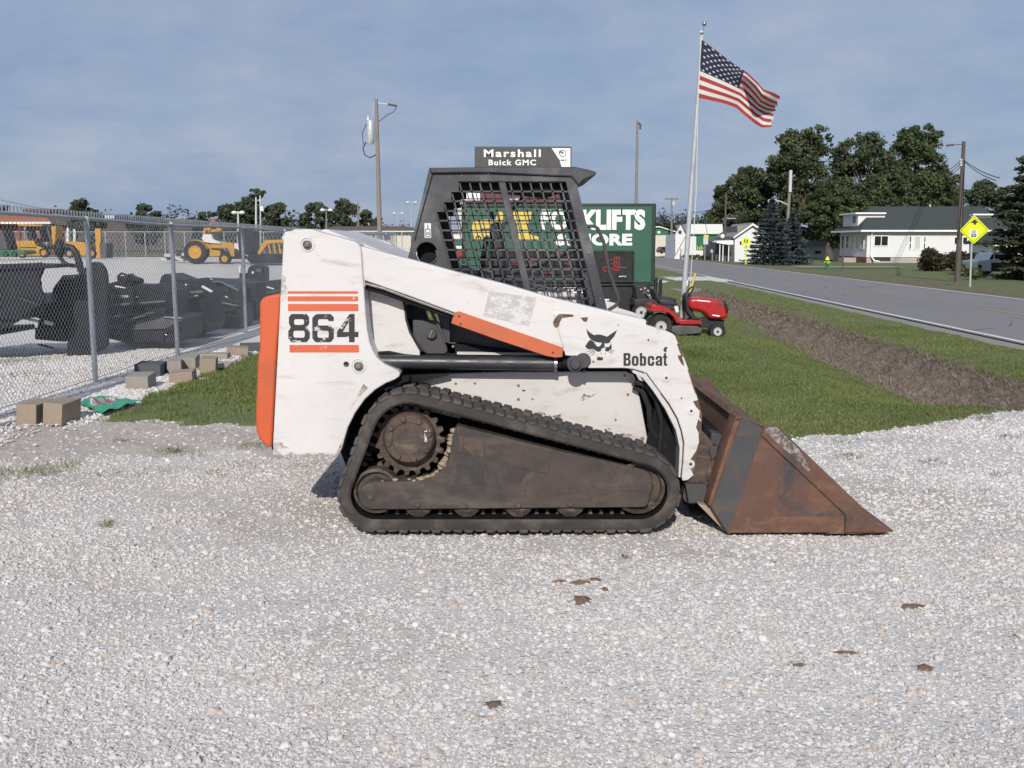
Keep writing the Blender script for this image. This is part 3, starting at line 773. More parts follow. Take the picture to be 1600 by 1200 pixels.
# weeds coming up through the gravel
WP, WH, WT = [], [], []
def tuft(x, y, n, r, h, tone):
    for _ in range(n):
        a = rng.uniform(0, 6.28); q = r*math.sqrt(rng.uniform(0, 1)); WP.append((x+q*math.cos(a), y+q*math.sin(a))); WH.append(h*rng.uniform(.5, 1.2)); WT.append(tone+rng.normal(0, .15))
for u, v, n, r, h, tone in ((1455,725,26,.10,.07,.15),(1320,715,34,.12,.07,.2),(1310,690,22,.10,.06,.3),(1555,745,20,.08,.06,.3),(1410,665,26,.10,.08,.1),(1530,655,40,.12,.10,.3),(1575,685,22,.08,.07,.3),
        (975,868,14,.03,.035,.15),(170,822,50,.07,.05,.9),(35,742,120,.22,.10,.75),(85,735,90,.2,.10,.6),(160,745,30,.12,.06,.8),(265,708,60,.10,.10,.45),(190,690,30,.08,.05,.4),(300,712,30,.12,.06,.6),(400,700,60,.14,.09,.55),(385,725,34,.14,.05,.7),
        (330,742,26,.14,.05,.5),(270,735,24,.12,.05,.5),(215,745,18,.10,.04,.6),(1460,770,12,.08,.04,.4),(1540,770,12,.06,.04,.3),(1350,690,12,.08,.05,.4),(20,570,130,.35,.16,.55),(45,590,80,.3,.13,.6),(75,560,50,.25,.10,.5),(1240,1040,8,.02,.03,.5),(1485,800,14,.08,.04,.3),(1210,880,8,.03,.03,.2)):
    p = gnd(u, v); tuft(p.x, p.y, n, r, h, tone)
WP = np.array(WP); WH = np.array(WH)*0.75
blades('weeds', WP, lot_z(WP[:,0], WP[:,1])+0.004, WH, np.full(len(WP), 0.004), 2.3, np.array(WT), M['grass'])
# lumps of brown mud dropped on the gravel
t = NT('brown_mud'); n = t.noise(40, 6, 0.7); t.color(t.mix(n, (0.10,0.062,0.038), (0.22,0.15,0.10))); t.rough(0.95); t.bump(n, 0.9, 0.01); M['mud_lump'] = t.m
mv, mf = [], []
def clod(x, y, rx, ry, h):
    o = len(mv); nr, na = 5, 18; ph = rng.uniform(0, 6.28, 4)
    for i in range(nr+1):
        for j in range(na):
            a = 2*math.pi*j/na; q = i/nr; w = 1+0.22*math.sin(2*a+ph[0])+0.2*math.sin(5*a+ph[1])+0.12*math.sin(9*a+ph[2])
            px_, py_ = x+rx*q*w*math.cos(a), y+ry*q*w*math.sin(a)
            mv.append((px_, py_, float(lot_z(px_, py_))+h*(1-q*q)*(1+0.10*math.sin(5*a*q+ph[3]))-0.004))
    for i in range(nr):
        for j in range(na):
            j2 = (j+1) % na; mf.append((o+i*na+j, o+i*na+j2, o+(i+1)*na+j2, o+(i+1)*na+j))
for u, v, rx, ry, h in ((908,941,.042,.030,.028),(875,907,.03,.016,.016),(908,908,.036,.02,.018),(930,904,.024,.014,.016),(945,920,.022,.016,.014),(1425,948,.055,.02,.016),(770,1097,.034,.02,.010),(1320,1020,.04,.014,.008),(1445,1042,.035,.02,.010),(1250,1040,.02,.01,.008)):
    p = gnd(u, v); clod(p.x, p.y, rx*1.35, ry*1.5, h*0.7+0.007)
np_mesh('mud_clods', np.array(mv), np.array(mf), M['mud_lump'], smooth=True, kind='stuff')

# ------------------------------------------------------------------ compact track loader
YN = 5.29                       # outer face of the near track
YM = YN + 0.97                  # machine's centre plane
YA = YN + 0.17                  # outer face of the near lift arm
YB = YN + 0.34                  # body side
YC = YN + 0.50                  # cab side
L = thing('compact_track_loader', 'white compact track loader with black caged cab, orange stripes and rusty bucket', 'track loader', (0, YM, 0))
def mirror(o):                  # the same part on the machine's other side
    c = o.copy(); COL.objects.link(c); c.scale.y = -1
    for k in [k for k in COL.objects if k.parent == o]:
        d = k.copy(); COL.objects.link(d); d.parent = c
    return c
def pris(name, px, Y0, Y1, mat, parent=L, bevel=0.004, mir=False, label=None, Yp=None):
    o = MB().prism(xz(px, Y0 if Yp is None else Yp), Y0, Y1).build(name, mat, parent, bevel=bevel, label=label)
    if mir: mirror(o)
    return o
def pm(px, Y=YN): return px*Y/FPX          # pixels to metres near depth Y (approx.)
def arc(cx, cy, r, a0, a1, n=14, ry=None):
    return [(cx+r*math.cos(R(a0+(a1-a0)*i/n)), cy+(ry or r)*math.sin(R(a0+(a1-a0)*i/n))) for i in range(n+1)]

# --- dark inner body between the tracks
pris('main_frame', [(446,585),(600,520),(990,578),(1002,600),(1010,700),(1000,742),(545,742),(530,700),(446,700)], YB+0.03, YM, M['dark'], mir=True)
pris('side_panel', [(598,604),(622,592),(700,583.5),(800,581),(978,581),(990,585),(994,593.5),(1003,640),(1012.7,690),(1008,706),(860,690),(700,650),(610,628)], YB, YB+0.03, M['white_panel'], mir=True)
# holes in the side panel, their dark put in as small solid discs
mb = MB()
for u, v, r in ((712,599.5,2.2),(742,599,2.2),(810,602.5,2.6),(810,624,2.6),(832,623.5,1.8),(913,580.5,2.6),(913,599.5,2.4),(913,617.5,2.6),(976,586.5,2.4),(981,616.5,2.4),(962,656,2.0),(756,581,1.4),(795,581,1.4)):
    p = at(u, v, YB); mb.cyl((p.x, YB-0.0025, p.z), (p.x, YB+0.01, p.z), pm(r), 10)
mb.build('panel_holes', M['bolt'], L, kind='stuff')
p = at(818, 610, YB); MB().bb(p.x-0.008, p.x+0.010, YB-0.003, YB+0.01, p.z-0.004, p.z+0.003).build('latch', M['ink'], L)
# mud wiped along the panel's lower edge
for lp in ([(905,623),(913,617),(921,618),(932,614.5),(926,619),(914,624),(910,627)],[(838,642.5),(850,645),(862,650),(872,648),(880,645),(879,651),(872,655),(868,652),(858,652)],[(886,600),(888,597.5),(888.5,602),(886.5,609)],[(944,671),(950,668.5),(955,670),(953,674),(946,674.5)],
           [(960,682),(972,677),(985,678),(996,684),(1006,683),(1010,690),(1000,694),(980,690),(966,688)],[(700,640),(716,634),(730,640),(742,647),(728,648),(712,645)]):
    outline_mesh('grime_patch', [xz(lp, YB-0.0015)], YB-0.0015, M['mud_brown'], L, 0.001)
# fender ledge and step under the cylinder
pris('fender', [(623,587),(700,583.5),(702,581),(702,586),(640,600),(622,600)], YB-0.08, YB+0.02, M['dark'])
pris('arm_lock_bracket', [(560,612),(600,590),(640,587),(640,596),(604,606),(575,622),(552,655),(540,700),(530,700),(542,650)], YB-0.13, YB-0.005, M['dark'])

# --- rear upright with the model number
up_px = [(443.2,366),(444.8,362),(484,358.2),(493,360.6),(527,370),(555,378),(562,383),(564.3,392),(566,420),(568.5,448),(571,485),(573.5,513),(577,533),(582,547),(589,559),(600,569),(622,579),(625,583),(624,588.5),
         (616.7,593.3),(602.7,599),(586.4,609),(570,624),(555,645),(543.5,668),(537,690),(534.5,700),(531,707),(524,710),(427,710),(426.5,690)]
YU = YA - 0.02
up = pris('rear_upright', up_px, YU, YU+0.17, M['white'], bevel=0.006, label='white upright stencilled 864 between orange stripes')
upm = up.copy(); COL.objects.link(upm); upm.scale.y = -1
if 'label' in upm: del upm['label']
def quadpx(name, pts, Y, mat, parent=L, d=0.0015): return outline_mesh(name, [xz(pts, Y)], Y, mat, parent, d)
for (u0, u1, v0, v1) in ((449.3,559,455,458.8),(449.6,559.3,463,470.6),(450,559.6,475,486),(452.3,560.6,539,550.6)):
    quadpx('orange_stripe', [(u0,v0),(u1,v0),(u1+.3,v1),(u0+.3,v1)], YU-0.0012, M['decal_orange'], up)
D8 = [[(5,0),(29,0),(33,5),(33,15),(29,21),(34,27),(34,38),(29,44),(5,44),(0,38),(0,27),(4,21),(1,15),(1,5)],[(11,8),(23,8),(25,10),(25,15),(23,17),(11,17),(9,15),(9,10)],[(10,26),(24,26),(26,28),(26,35),(24,37),(10,37),(8,35),(8,28)]]
D6 = [[(6,0),(29,0),(34,5),(34,11),(26,11),(24,8),(11,8),(9,10),(9,18),(29,18),(34,23),(34,38),(29,44),(5,44),(0,38),(0,6)],[(10,26),(24,26),(26,28),(26,35),(24,37),(10,37),(8,35),(8,28)]]
D4 = [[(20,0),(28,0),(28,28),(34,28),(34,36),(28,36),(28,44),(19,44),(19,36),(0,36),(0,28)],[(19,12),(19,28),(9,28)]]
for D, u0 in ((D8,450.5),(D6,488),(D4,526.5)):
    outline_mesh('numeral', [xz([(u0+x*0.985, 490.6+y) for x, y in lp], YU-0.0012) for lp in D], YU-0.0012, M['decal_black'], up, 0.0015)
for lp in ([(428,690),(442,692),(440,696),(452,699),(428,704)],[(427,704),(470,707.5),(524,707.5),(524,710),(427,710)],[(442,428),(447,432),(446,445),(451,456),(447,462),(441,470),(438,468)],[(534,690),(537,690),(534,700),(529,706),(526,706)],[(568,600),(575,606),(560,621),(548,640),(545,640),(555,622)]):
    outline_mesh('grime_patch', [xz(lp, YU-0.0012)], YU-0.0012, M['grime'], up, 0.001)
def pivot(u, v, r, parent, Y=YU):
    p = at(u, v, Y); c = (p.x, Y, p.z)
    MB().lathe_y(c, [(pm(r), 0.002), (pm(r), -0.004), (pm(r*0.92), -0.005), (pm(r*0.9), 0.001)], 28).build('pivot_boss', M['white'], parent, smooth=True)
    MB().lathe_y(c, [(pm(r*0.62), 0.0), (pm(r*0.62), -0.012), (pm(r*0.48), -0.014), (pm(r*0.46), -0.008), (pm(r*0.36), -0.008), (pm(r*0.34), -0.02), (0.0005, -0.021)], 20).build('pivot_pin', M['bolt'], parent, smooth=True)
pivot(480.5,382,11.5,up); pivot(560.5,571.5,12,up)
p = at(541,569,YU); MB().lathe_y((p.x,YU,p.z), [(pm(4.5),-0.002),(pm(4),-0.006),(pm(2),-0.004),(0.001,-0.003)], 14).build('grease_hole', M['ink'], up)
p = at(440,536,YU)
# rear edge of the upright against the tailgate
pris('tailgate_hinge', [(437,470),(443,468),(428,703),(424,703)], YU+0.03, YM, M['dark'], mir=True)
# orange tailgate over the full width
pris('tailgate', [(405.5,474),(409,466),(418,462.5),(437,458.5),(439,464),(433,540),(425,690),(424.5,700),(416,697),(406,688),(400,674),(399,655),(402.5,560),(405.5,545)], YU+0.02, 2*YM-YU-0.02, M['orange'], bevel=0.012)
# engine cover behind the upright
pris('engine_hood', [(506,372),(524,358),(600,388),(660,412),(660,470),(506,470)], YU+0.22, 2*YM-YU-0.22, M['white'], bevel=0.02, Yp=YU+0.6)
pris('arm_crosstube', [(500,372),(518,362),(545,362),(556,376),(548,392),(510,392)], YU+0.17, 2*YM-YU-0.17, M['white'], bevel=0.012, Yp=YM+0.5)

# --- lift arms: sloping beam, then the elbow plate down to the bucket
beam = [(540,376),(564,385),(618,399.5),(653,408.5),(699,421.5),(788,444),(856,464),(948,486),(1010,500),(1010,560),(900,556),(875,547),(780,510),(718,492),(640,463),(568.5,438),(540,430)]
arm = MB().prism(xz(beam, YA), YA+0.004, YA+0.14).build('lift_arm', M['white_arm'], L, bevel=0.006)
plate = [(866,489),(875,487.5),(951,490.6),(998.5,505),(1040,517),(1052,522),(1056,526),(1061,538),(1074.5,574.5),(1088.8,619),(1096.7,647),(1095.5,672.7),(1092,692),(1088.8,704),(1080,716),(1079.7,733),(1084,742),(1074.5,750),(1066,751),(1064.5,745),(1067,723),(1068.8,691.7),(1065,672.7),(1058.7,653.7),(1046,631.5),(1027,606),(1009.6,582.4),(989,576.5),(976,575),(918.8,575),(916,565),(910,557),(884.5,555.5),(875,523)]
ap = MB().prism(xz(plate, YA), YA-0.010, YA+0.13).build('elbow_plate', M['white_arm'], arm, bevel=0.005)
# liner seen inside the elbow
pris('elbow_liner', [(989,578),(1009,584.5),(1026,608),(1045,633.5),(1057,655),(1063.5,674),(1067,692),(1065.5,723),(1063,746),(1060,746),(1062,700),(1056,672),(1040,640),(1020,610),(1004,590),(988,582)], YA+0.0, YA+0.30, M['white_panel'], parent=arm, bevel=0.002)
am = arm.copy(); COL.objects.link(am); am.scale.y = -1
for k in [k for k in COL.objects if k.parent == arm]:
    d = k.copy(); COL.objects.link(d); d.parent = am
# near-side marks on the arm
YD = YA - 0.0112
LG = lambda pts: xz([(880+x/8.42, 480+y/8.42) for x, y in pts], YD)
head = [(305,278),(318,300),(345,328),(380,352),(410,368),(430,361),(460,358),(500,362),(540,375),(575,388),(600,372),(640,345),(680,318),(708,300),(690,345),(670,385),(640,420),(622,436),(618,462),(590,474),(560,478),(540,470),(515,466),(470,464),(440,458),(410,450),(385,436),(360,420),(340,395),(322,360),(312,320)]
cheekL = [(355,428),(380,440),(404,456),(420,484),(440,510),(465,520),(488,508),(505,478),(512,464),(542,470),(546,510),(542,536),(520,538),(505,546),(498,572),(480,584),(460,586),(440,580),(425,566),(405,550),(372,550),(340,556),(312,540),(288,516),(305,490),(315,470)]
cheekR = [(550,520),(575,526),(600,524),(618,500),(632,472),(636,505),(640,538),(622,552),(608,566),(598,580),(575,583),(556,578),(550,560),(560,545)]
mouth = [(445,655),(472,656),(478,645),(484,656),(492,662),(505,656),(522,660),(522,694),(512,699),(452,699),(445,690)]
for lp in (head, cheekL, cheekR, mouth): outline_mesh('logo', [LG(lp)], YD, M['logo_black'], arm, 0.001)
wk = []
def whisk(x0, y0, x1, y1, w=3.6):
    dx, dy = x1-x0, y1-y0; l = math.hypot(dx, dy); nx, ny = -dy/l*w, dx/l*w; mx, my = (x0+x1)/2+ny*1.6, (y0+y1)/2-abs(nx)*1.6
    wk.append([(x0,y0),(mx+nx,my+ny),(x1+nx,y1+ny),(x1-nx,y1-ny),(mx-nx,my-ny)])
for w in ((290,597,412,558),(318,625,418,572),(352,652,424,588),(686,584,622,557),(668,606,614,574),(650,622,604,590),(490,598,498,622),(550,598,556,622)): whisk(*w)
for lp in wk: outline_mesh('whisker', [LG(lp)], YD, M['logo_black'], arm, 0.001)
glyphs = {'B': [[(793,603),(865,603),(882,615),(886,640),(882,668),(872,682),(886,700),(890,730),(884,758),(866,771),(793,771)],[(826,632),(848,632),(853,640),(853,662),(847,670),(826,670)],[(826,695),(850,695),(857,703),(857,735),(850,743),(826,743)]],
 'o': [[(903,668),(913,650),(930,641),(963,641),(980,650),(990,668),(990,745),(980,763),(963,772),(930,772),(913,763),(903,745)],[(935,676),(941,668),(952,668),(958,676),(958,738),(952,746),(941,746),(935,738)]],
 'b': [[(1008,603),(1040,603),(1040,648),(1056,641),(1080,648),(1092,668),(1092,745),(1080,766),(1056,772),(1040,764),(1040,771),(1008,771)],[(1040,674),(1050,668),(1060,676),(1060,738),(1052,747),(1040,742)]],
 'c': [[(1112,668),(1122,648),(1146,641),(1172,641),(1192,652),(1198,670),(1198,697),(1166,697),(1166,674),(1158,668),(1148,668),(1142,676),(1142,738),(1148,746),(1158,746),(1166,738),(1166,716),(1198,716),(1198,745),(1190,763),(1170,772),(1144,772),(1122,764),(1112,745)]],
 'a': [[(1216,690),(1216,668),(1226,648),(1246,641),(1278,641),(1296,650),(1302,668),(1302,771),(1272,771),(1270,760),(1254,771),(1236,771),(1220,760),(1215,740),(1218,718),(1236,704),(1270,694),(1270,674),(1264,667),(1252,667),(1247,674),(1247,690)],[(1270,712),(1252,722),(1247,732),(1250,745),(1262,747),(1270,738)]],
 't': [[(1324,608),(1354,600),(1354,644),(1368,644),(1368,668),(1354,668),(1354,738),(1360,746),(1368,746),(1368,768),(1350,772),(1332,768),(1324,752),(1324,668),(1312,668),(1312,644),(1324,644)]]}
for g in glyphs.values(): outline_mesh('wordmark', [LG(lp) for lp in g], YD, M['logo_black'], arm, 0.001)
quadpx('logo', [(1036.5,548),(1038,543),(1042.5,541.5),(1042.5,544),(1041,546),(1042,549),(1039,550)], YD, M['logo_black'], arm, 0.001)
quadpx('removed_decal', [(764,455.5),(838.5,464.5),(826,509),(755,493.5)], YA+0.0025, M['ghost'], arm, 0.001)
M['rustpaint'] = rusty('rust_where_paint_is_gone', (0.085,0.048,0.032), (0.15,0.082,0.05), (0.10,0.06,0.045), 14)
for lp in ([(864,503),(868,496),(873,491),(880,490.5),(895,491.5),(897,494.5),(884,496),(878,497),(874.5,504),(873,511),(866,509)],[(907,496.5),(918,495.5),(918.5,498),(916,503),(912,502)],
           [(1058.8,555.5),(1064.3,555),(1068,565),(1069,572),(1065,569),(1061,562)],[(1057.5,537),(1061.2,537.5),(1068,558),(1065,557),(1061,547)],[(1083,627),(1091,625),(1097.2,648),(1096.5,658),(1092.5,652),(1093.5,642),(1088,636)],[(1091,655),(1096.5,659),(1096,676),(1092,691),(1091.5,676),(1087.5,668)],
           [(1081,715),(1088,704),(1091.6,692),(1090.5,708),(1086,722),(1084.5,741),(1079.5,733),(1076.5,722)],[(1054,522.5),(1057.5,526),(1062,539),(1059,536)],[(1074,577),(1077,580),(1088,617),(1085,612)]):
    quadpx('rust_patch', lp, YD, M['rustpaint'], arm, 0.001)
for u, v, r in ((1041,590.3,2.2),(1080,642,2.2),(1013,531,1.3),(927,565,1.4),(1064.8,622,1.2),(1079,725,2.6),(966,508,0.8)):
    p = at(u, v, YD)
    if r > 2: MB().lathe_y((p.x,YD,p.z), [(pm(7),0.002),(pm(7),-0.003),(pm(6.4),-0.0035)], 22).build('weld_boss', M['white_arm'], arm, smooth=True)
    MB().cyl((p.x,YD-0.004,p.z),(p.x,YD+0.002,p.z), pm(r), 12).build('bolt_hole', M['ink'], arm)
# hydraulic line tucked under the beam
def tubepx(name, px, Y, r, mat, parent=L, n=10):
    return MB().tube([at(u, v, Y) for u, v in px], r, n).build(name, mat, parent, smooth=True)
tubepx('hydraulic_line', [(570,443),(600,451),(640,466),(718,494.5),(780,514),(850,538)], YA+0.02, 0.009, M['bolt'], arm)
tubepx('hydraulic_line', [(570,449),(600,457.5),(640,472),(718,500.5),(780,520),(850,544)], YA+0.05, 0.012, M['dark'], arm)
tubepx('weld_bead', [(866,490),(875,523),(884.5,555)], YA-0.008, 0.0035, M['white_arm'], arm, 6)
tubepx('weld_bead', [(566,395),(568,430),(570,447)], YA+0.004, 0.004, M['white_arm'], arm, 6)
# orange arm-support bar lying under the beam
bar = pris('arm_lock_bar', [(711.5,488.4),(716.5,486.4),(780,508.5),(879.7,543.5),(879,558),(868,559),(854,556.5),(780,532),(705,505.3),(706.5,499)], YA-0.012, YA+0.05, M['orange_arm'], bevel=0.003)
mb = MB()
for u, v in ((717.3,494.2),(719.8,506.3),(864,551)):
    p = at(u, v, YA-0.012); mb.cyl((p.x,YA-0.014,p.z),(p.x,YA,p.z), pm(1.7), 10)
mb.build('bar_holes', M['ink'], bar, kind='stuff')
# lift cylinder
a, b = at(590, 565, YA+0.07), at(869, 568.3, YA+0.07)
cylo = MB().tube([a, b], pm(11.5), 22).build('lift_cylinder', M['cyl'], L, smooth=True)
MB().tube([b-Vector((0.012,0,0)), b+Vector((0.004,0,0))], pm(12.6), 22).build('cylinder_gland', M['steel'], cylo, smooth=True)
c = at(897, 565.5, YA+0.07); MB().tube([b, c], pm(7), 16).build('cylinder_rod', M['dark'], cylo, smooth=True)
MB().lathe_y((c.x, YA-0.012, c.z), [(pm(13.5),0.16),(pm(13.5),-0.006),(pm(12),-0.012),(pm(9),-0.012),(pm(8.4),-0.03),(pm(7.2),-0.036),(0.001,-0.038)], 26).build('cylinder_pin', M['rust_dark'], cylo, smooth=True)
c2 = at(911, 563, YA); MB().lathe_y((c2.x, YA-0.016, c2.z), [(pm(12.5),0.15),(pm(12.5),0.0),(pm(11),-0.004),(0.001,-0.005)], 24).build('pin_retainer', M['rust_dark'], cylo, smooth=True)
mirror(cylo)
# white fuel-side cover, filler and brackets under the arm
pris('rear_side_cover', [(576,451),(592,456),(627,464.5),(631,478),(633.5,500),(639,519),(648,535),(656,549),(656,556),(590,556),(582,545),(578,520)], YB-0.02, YB+0.02, M['white'], mir=True)
pris('cover_edge', [(627,464.5),(630.5,466),(634,478),(636.5,500),(642,518),(651,534),(662,549),(656,549),(648,535),(639,519),(633.5,500),(631,478)], YB-0.023, YB+0.0, M['black'], bevel=0.001)
pris('cylinder_shroud', [(588,551),(606,550),(630,555),(652,557),(740,557.5),(740,561),(640,560.5),(620,558),(588,555)], YB-0.09, YB, M['dark'])
pris('filler_box', [(645,500),(680,502),(697,533),(699,549),(694,553),(668,553),(655,545),(645,525)], YB+0.02, YB+0.10, M['rust_dark'])
p = at(674, 521, YB+0.02)
MB().lathe_y((p.x,YB+0.02,p.z), [(pm(9),0.0),(pm(9),-0.022),(pm(7.5),-0.028),(0.001,-0.028)], 20).build('filler_cap', M['rust_dark'], L, smooth=True)
MB().box((p.x,YB-0.012,p.z),(0.008,0.01,0.045),(0,0.35,0)).build('cap_grip', M['bolt'], L)
tubepx('stay', [(671,481),(684,507),(697,535)], YB+0.0, 0.009, M['rust_dark'])
pris('cab_mount', [(682,487),(703,492),(703,535),(712,535),(712,553),(700,553),(695,530)], YB+0.03, YB+0.06, M['cab'])
p = at(708, 541, YB+0.03); MB().cyl((p.x,YB+0.02,p.z),(p.x,YB+0.04,p.z),pm(2.2),10).build('mount_bolt', M['steel'], L)
pris('skirt_strip', [(714,550),(880,553),(880,556),(714,554)], YB-0.005, YB+0.03, M['white_panel'], bevel=0.001)

# --- cab: two caged sides, roof with visor, rear wall
window = [(717,283.5),(884,283.5),(928.5,466),(934,490),(712,490),(706.5,420),(682.5,331),(694,331),(694,316),(705.5,316),(705.5,300),(717,300)]
outer = [(671,262.5),(893,263),(898,274),(922,375),(945.5,472),(952,500),(955,556),(700,556),(690,500),(660,440),(637.5,404),(641,391)]
hole = arc(666.7, 395, 17.2, 0, 360, 26)[:-1]
side = outline_mesh('cab_side', [xz(outer, YC), xz(window, YC), xz(hole, YC)], YC, M['cab'], L, 0.030)
mirror(side)
Yg = YC + 0.004
def screen_grid(w):
    mb = MB()
    def bar_px(p0, p1):
        a, b = at(*p0, Yg), at(*p1, Yg); d = Vector((b.x-a.x, b.z-a.z)).normalized(); n = Vector((-d.y, d.x))*w/2
        mb.prism([(a.x+n.x,a.z+n.y),(b.x+n.x,b.z+n.y),(b.x-n.x,b.z-n.y),(a.x-n.x,a.z-n.y)], Yg-0.003, Yg+0.003)
    for k in range(-7, 13):
        u0 = 717.5 + 15.75*k; v0 = 283
        if k < 0:
            v0 = 283 - (k)*16.2 if k >= -3 else 331+(-k-3)*60
            if v0 > 470: continue
        u_at = lambda v: u0 + (v-283)*0.247
        if u_at(v0) > 900: continue
        bar_px((u_at(v0), v0), (u_at(492), 492))
    for k in range(14):
        v = 284 + 15.2*k
        ul = 717 if v < 299 else 705 if v < 315 else 694 if v < 330 else 683+(v-331)*0.27
        bar_px((ul-4, v), (884+(v-283.5)*0.245+3, v))
    return mb.build('side_screen', M['cab'], L)
screen_grid(0.0094); gfar = screen_grid(0.0056); gfar.scale.y = -1
ms = pris('screen_post', [(776.5,276),(788,276),(834,470),(838,492),(826,492),(822,470)], YC-0.006, YC+0.03, M['cab'], mir=True)
pris('screen_rail', [(700,278),(893,278),(894,284.5),(700,284.5)], YC-0.004, YC+0.02, M['cab'])
pris('front_post', [(889,266),(899,276),(922,375),(945.5,472),(952,500),(934,500),(928,466),(884,284)], YC-0.012, YC+0.06, M['cab'], mir=True)
fp = MB()
for u, v, r in ((903,338.5,1.6),(910.5,371,1.6),(913,380,1.6),(920.5,395.5,3.0),(921.5,411,1.6),(938,467,1.6),(702.5,277.5,1.8),(722,274.5,1.8),(763,272.5,1.8),(775.5,276,1.4),(846.5,276,1.4)):
    p = at(u, v, YC-0.012); fp.ball((p.x, YC-0.013, p.z), pm(r), 10, 6)
fp.build('cab_bolts', M['bolt'], L, kind='stuff')
pris('cab_roof', [(671,262),(760,261),(898,260.5),(920,265),(932.3,268.6),(931,273.5),(912,281),(903.5,289.6),(898,282),(893,276),(760,270),(673,271)], YC-0.03, 2*YM-YC+0.03, M['cab'], bevel=0.008)
MB().prism(xz([(668.5,271),(674,271),(645,392),(640,392)], YC), YC-0.005, 2*YM-YC+0.005).build('cab_rear_wall', M['cab'], L, bevel=0.003)
outline_mesh('hole_ring', [xz(arc(666.7,395,19.5,0,360,28)[:-1], YC-0.016), xz(arc(666.7,395,17,0,360,28)[:-1], YC-0.016)], YC-0.016, M['cab'], L, 0.012)
hb = at(666.7, 395, YC)
MB().cyl((hb.x, YC+0.08, hb.z), (hb.x, YC+0.22, hb.z), pm(19), 20).build('air_duct', M['dark'], L)
st = quadpx('warning_sticker', [(663.2,348.8),(673.2,348.8),(673.6,371.6),(663.6,371.6)], YC-0.0165, M['sticker'])
outline_mesh('warning_mark', [xz([(664.5,357.5),(672.3,357.5),(672.6,370.3),(664.8,370.3)], YC-0.0178), xz([(665.7,358.6),(671.2,358.6),(671.4,369.2),(665.9,369.2)], YC-0.0178)], YC-0.0178, M['ink'], st, 0.001)
outline_mesh('warning_mark', [xz(arc(668.6,365,2.3,0,360,12)[:-1], YC-0.0178), xz(arc(668.6,365,1.2,0,360,12)[:-1], YC-0.0178)], YC-0.0178, M['ink'], st, 0.001)
quadpx('warning_mark', [(667.6,351),(669.2,351),(669.2,357.5),(667.6,357.5)], YC-0.0178, M['ink'], st, 0.001)
tubepx('cab_seam', [(676,272.5),(660,330),(648,376)], YC-0.015, 0.004, M['black'], n=6)
tubepx('cab_seam', [(676,272.5),(760,271.5),(893,276.5)], YC-0.015, 0.004, M['black'], n=6)
tubepx('cab_seam', [(681,334),(705,424)], YC-0.015, 0.004, M['rust_dark'], n=6)
tubepx('grab_bar', [(913,356),(917,353.5),(929,353.2),(934,357),(943,377.5),(952,424.7),(966,464),(966.3,470),(963,477),(950,485)], YC+0.02, 0.0105, M['rust_dark'])
tubepx('seat_bar', [(768,330),(778,372),(800,330),(824,298)], YM-0.1, 0.010, M['rust_dark'])
tubepx('control_lever', [(905,385),(868,400),(836,414),(800,424)], YC+0.2, 0.022, M['rust_dark'])
tubepx('control_lever', [(760,372),(752,420),(748,470)], YM, 0.016, M['dark'])
sx = [at(700, 445, YM), at(790, 480, YM)]
st = MB().bb(sx[0].x, sx[1].x, YM-0.24, YM+0.24, sx[1].z, sx[0].z).build('operator_seat', M['seat'], L, bevel=0.03)
pris('operator_seat', [(764,352),(778,345),(786,352),(792,440),(770,448)], YM-0.10, YM+0.12, M['seat'], bevel=0.02)
pris('cab_floor', [(700,478),(955,502),(955,556),(700,556)], YC+0.03, 2*YM-YC-0.03, M['dark'])
pris('head_lining', [(680,274),(890,278),(888,290),(858,300),(790,292),(684,288)], YC+0.05, 2*YM-YC-0.05, M['dark'])

# --- tracks
TC = [(639,688,57),(585,772,38),(1000,767,44)]       # sprocket, rear idler, front idler (centres and radii seen at the outer face)
def circ_m(c):
    p = at(c[0], c[1], YN); return p.x, p.z, pm(c[2], 5.41)
CM = [circ_m(c) for c in TC]
CM = [CM[0]]+[(cx, 0.082+r, r) for cx, cz, r in CM[1:]]
gz0 = min(cz-r for cx, cz, r in CM[1:])
def hull(pts):
    pts = sorted(set(pts)); lo, hi = [], []
    for seq, acc in ((pts, lo), (pts[::-1], hi)):
        for p in seq:
            while len(acc) > 1 and (acc[-1][0]-acc[-2][0])*(p[1]-acc[-2][1])-(acc[-1][1]-acc[-2][1])*(p[0]-acc[-2][0]) <= 0: acc.pop()
            acc.append(p)
    return lo[:-1]+hi[:-1]
samp = [(cx+r*math.cos(2*math.pi*k/90), cz+r*math.sin(2*math.pi*k/90)) for cx, cz, r in CM for k in range(90)]
hp = hull(samp)
seglen = [math.dist(hp[i], hp[(i+1) % len(hp)]) for i in range(len(hp))]; per = sum(seglen)
def on_path(s):
    s %= per
    for i, l in enumerate(seglen):
        if s <= l: 
            a, b = hp[i], hp[(i+1) % len(hp)]; f = s/l
            return (a[0]+(b[0]-a[0])*f, a[1]+(b[1]-a[1])*f)
        s -= l
    return hp[0]
def path_n(s, e=0.02):
    p = on_path(s); a, b = on_path(s-e), on_path(s+e); tx, tz = b[0]-a[0], b[1]-a[1]; l = math.hypot(tx, tz); tx, tz = tx/l, tz/l
    return p, (tx, tz), (tz, -tx)           # outward normal for a counter-clockwise loop
TH, LUG = 0.063, 0.012
NB = 200; mb = MB(); prof = [(0.0,0.012),(0.012,0.0),(0.034,0.0),(TH,0.010),(TH,0.39),(0.034,0.40),(0.012,0.40),(0.0,0.388)]
vs = []
for i in range(NB):
    p, tt, nn = path_n(per*i/NB)
    for h, y in prof: vs.append((p[0]+nn[0]*h, YN+y, p[1]+nn[1]*h))
k = len(prof); fs = []
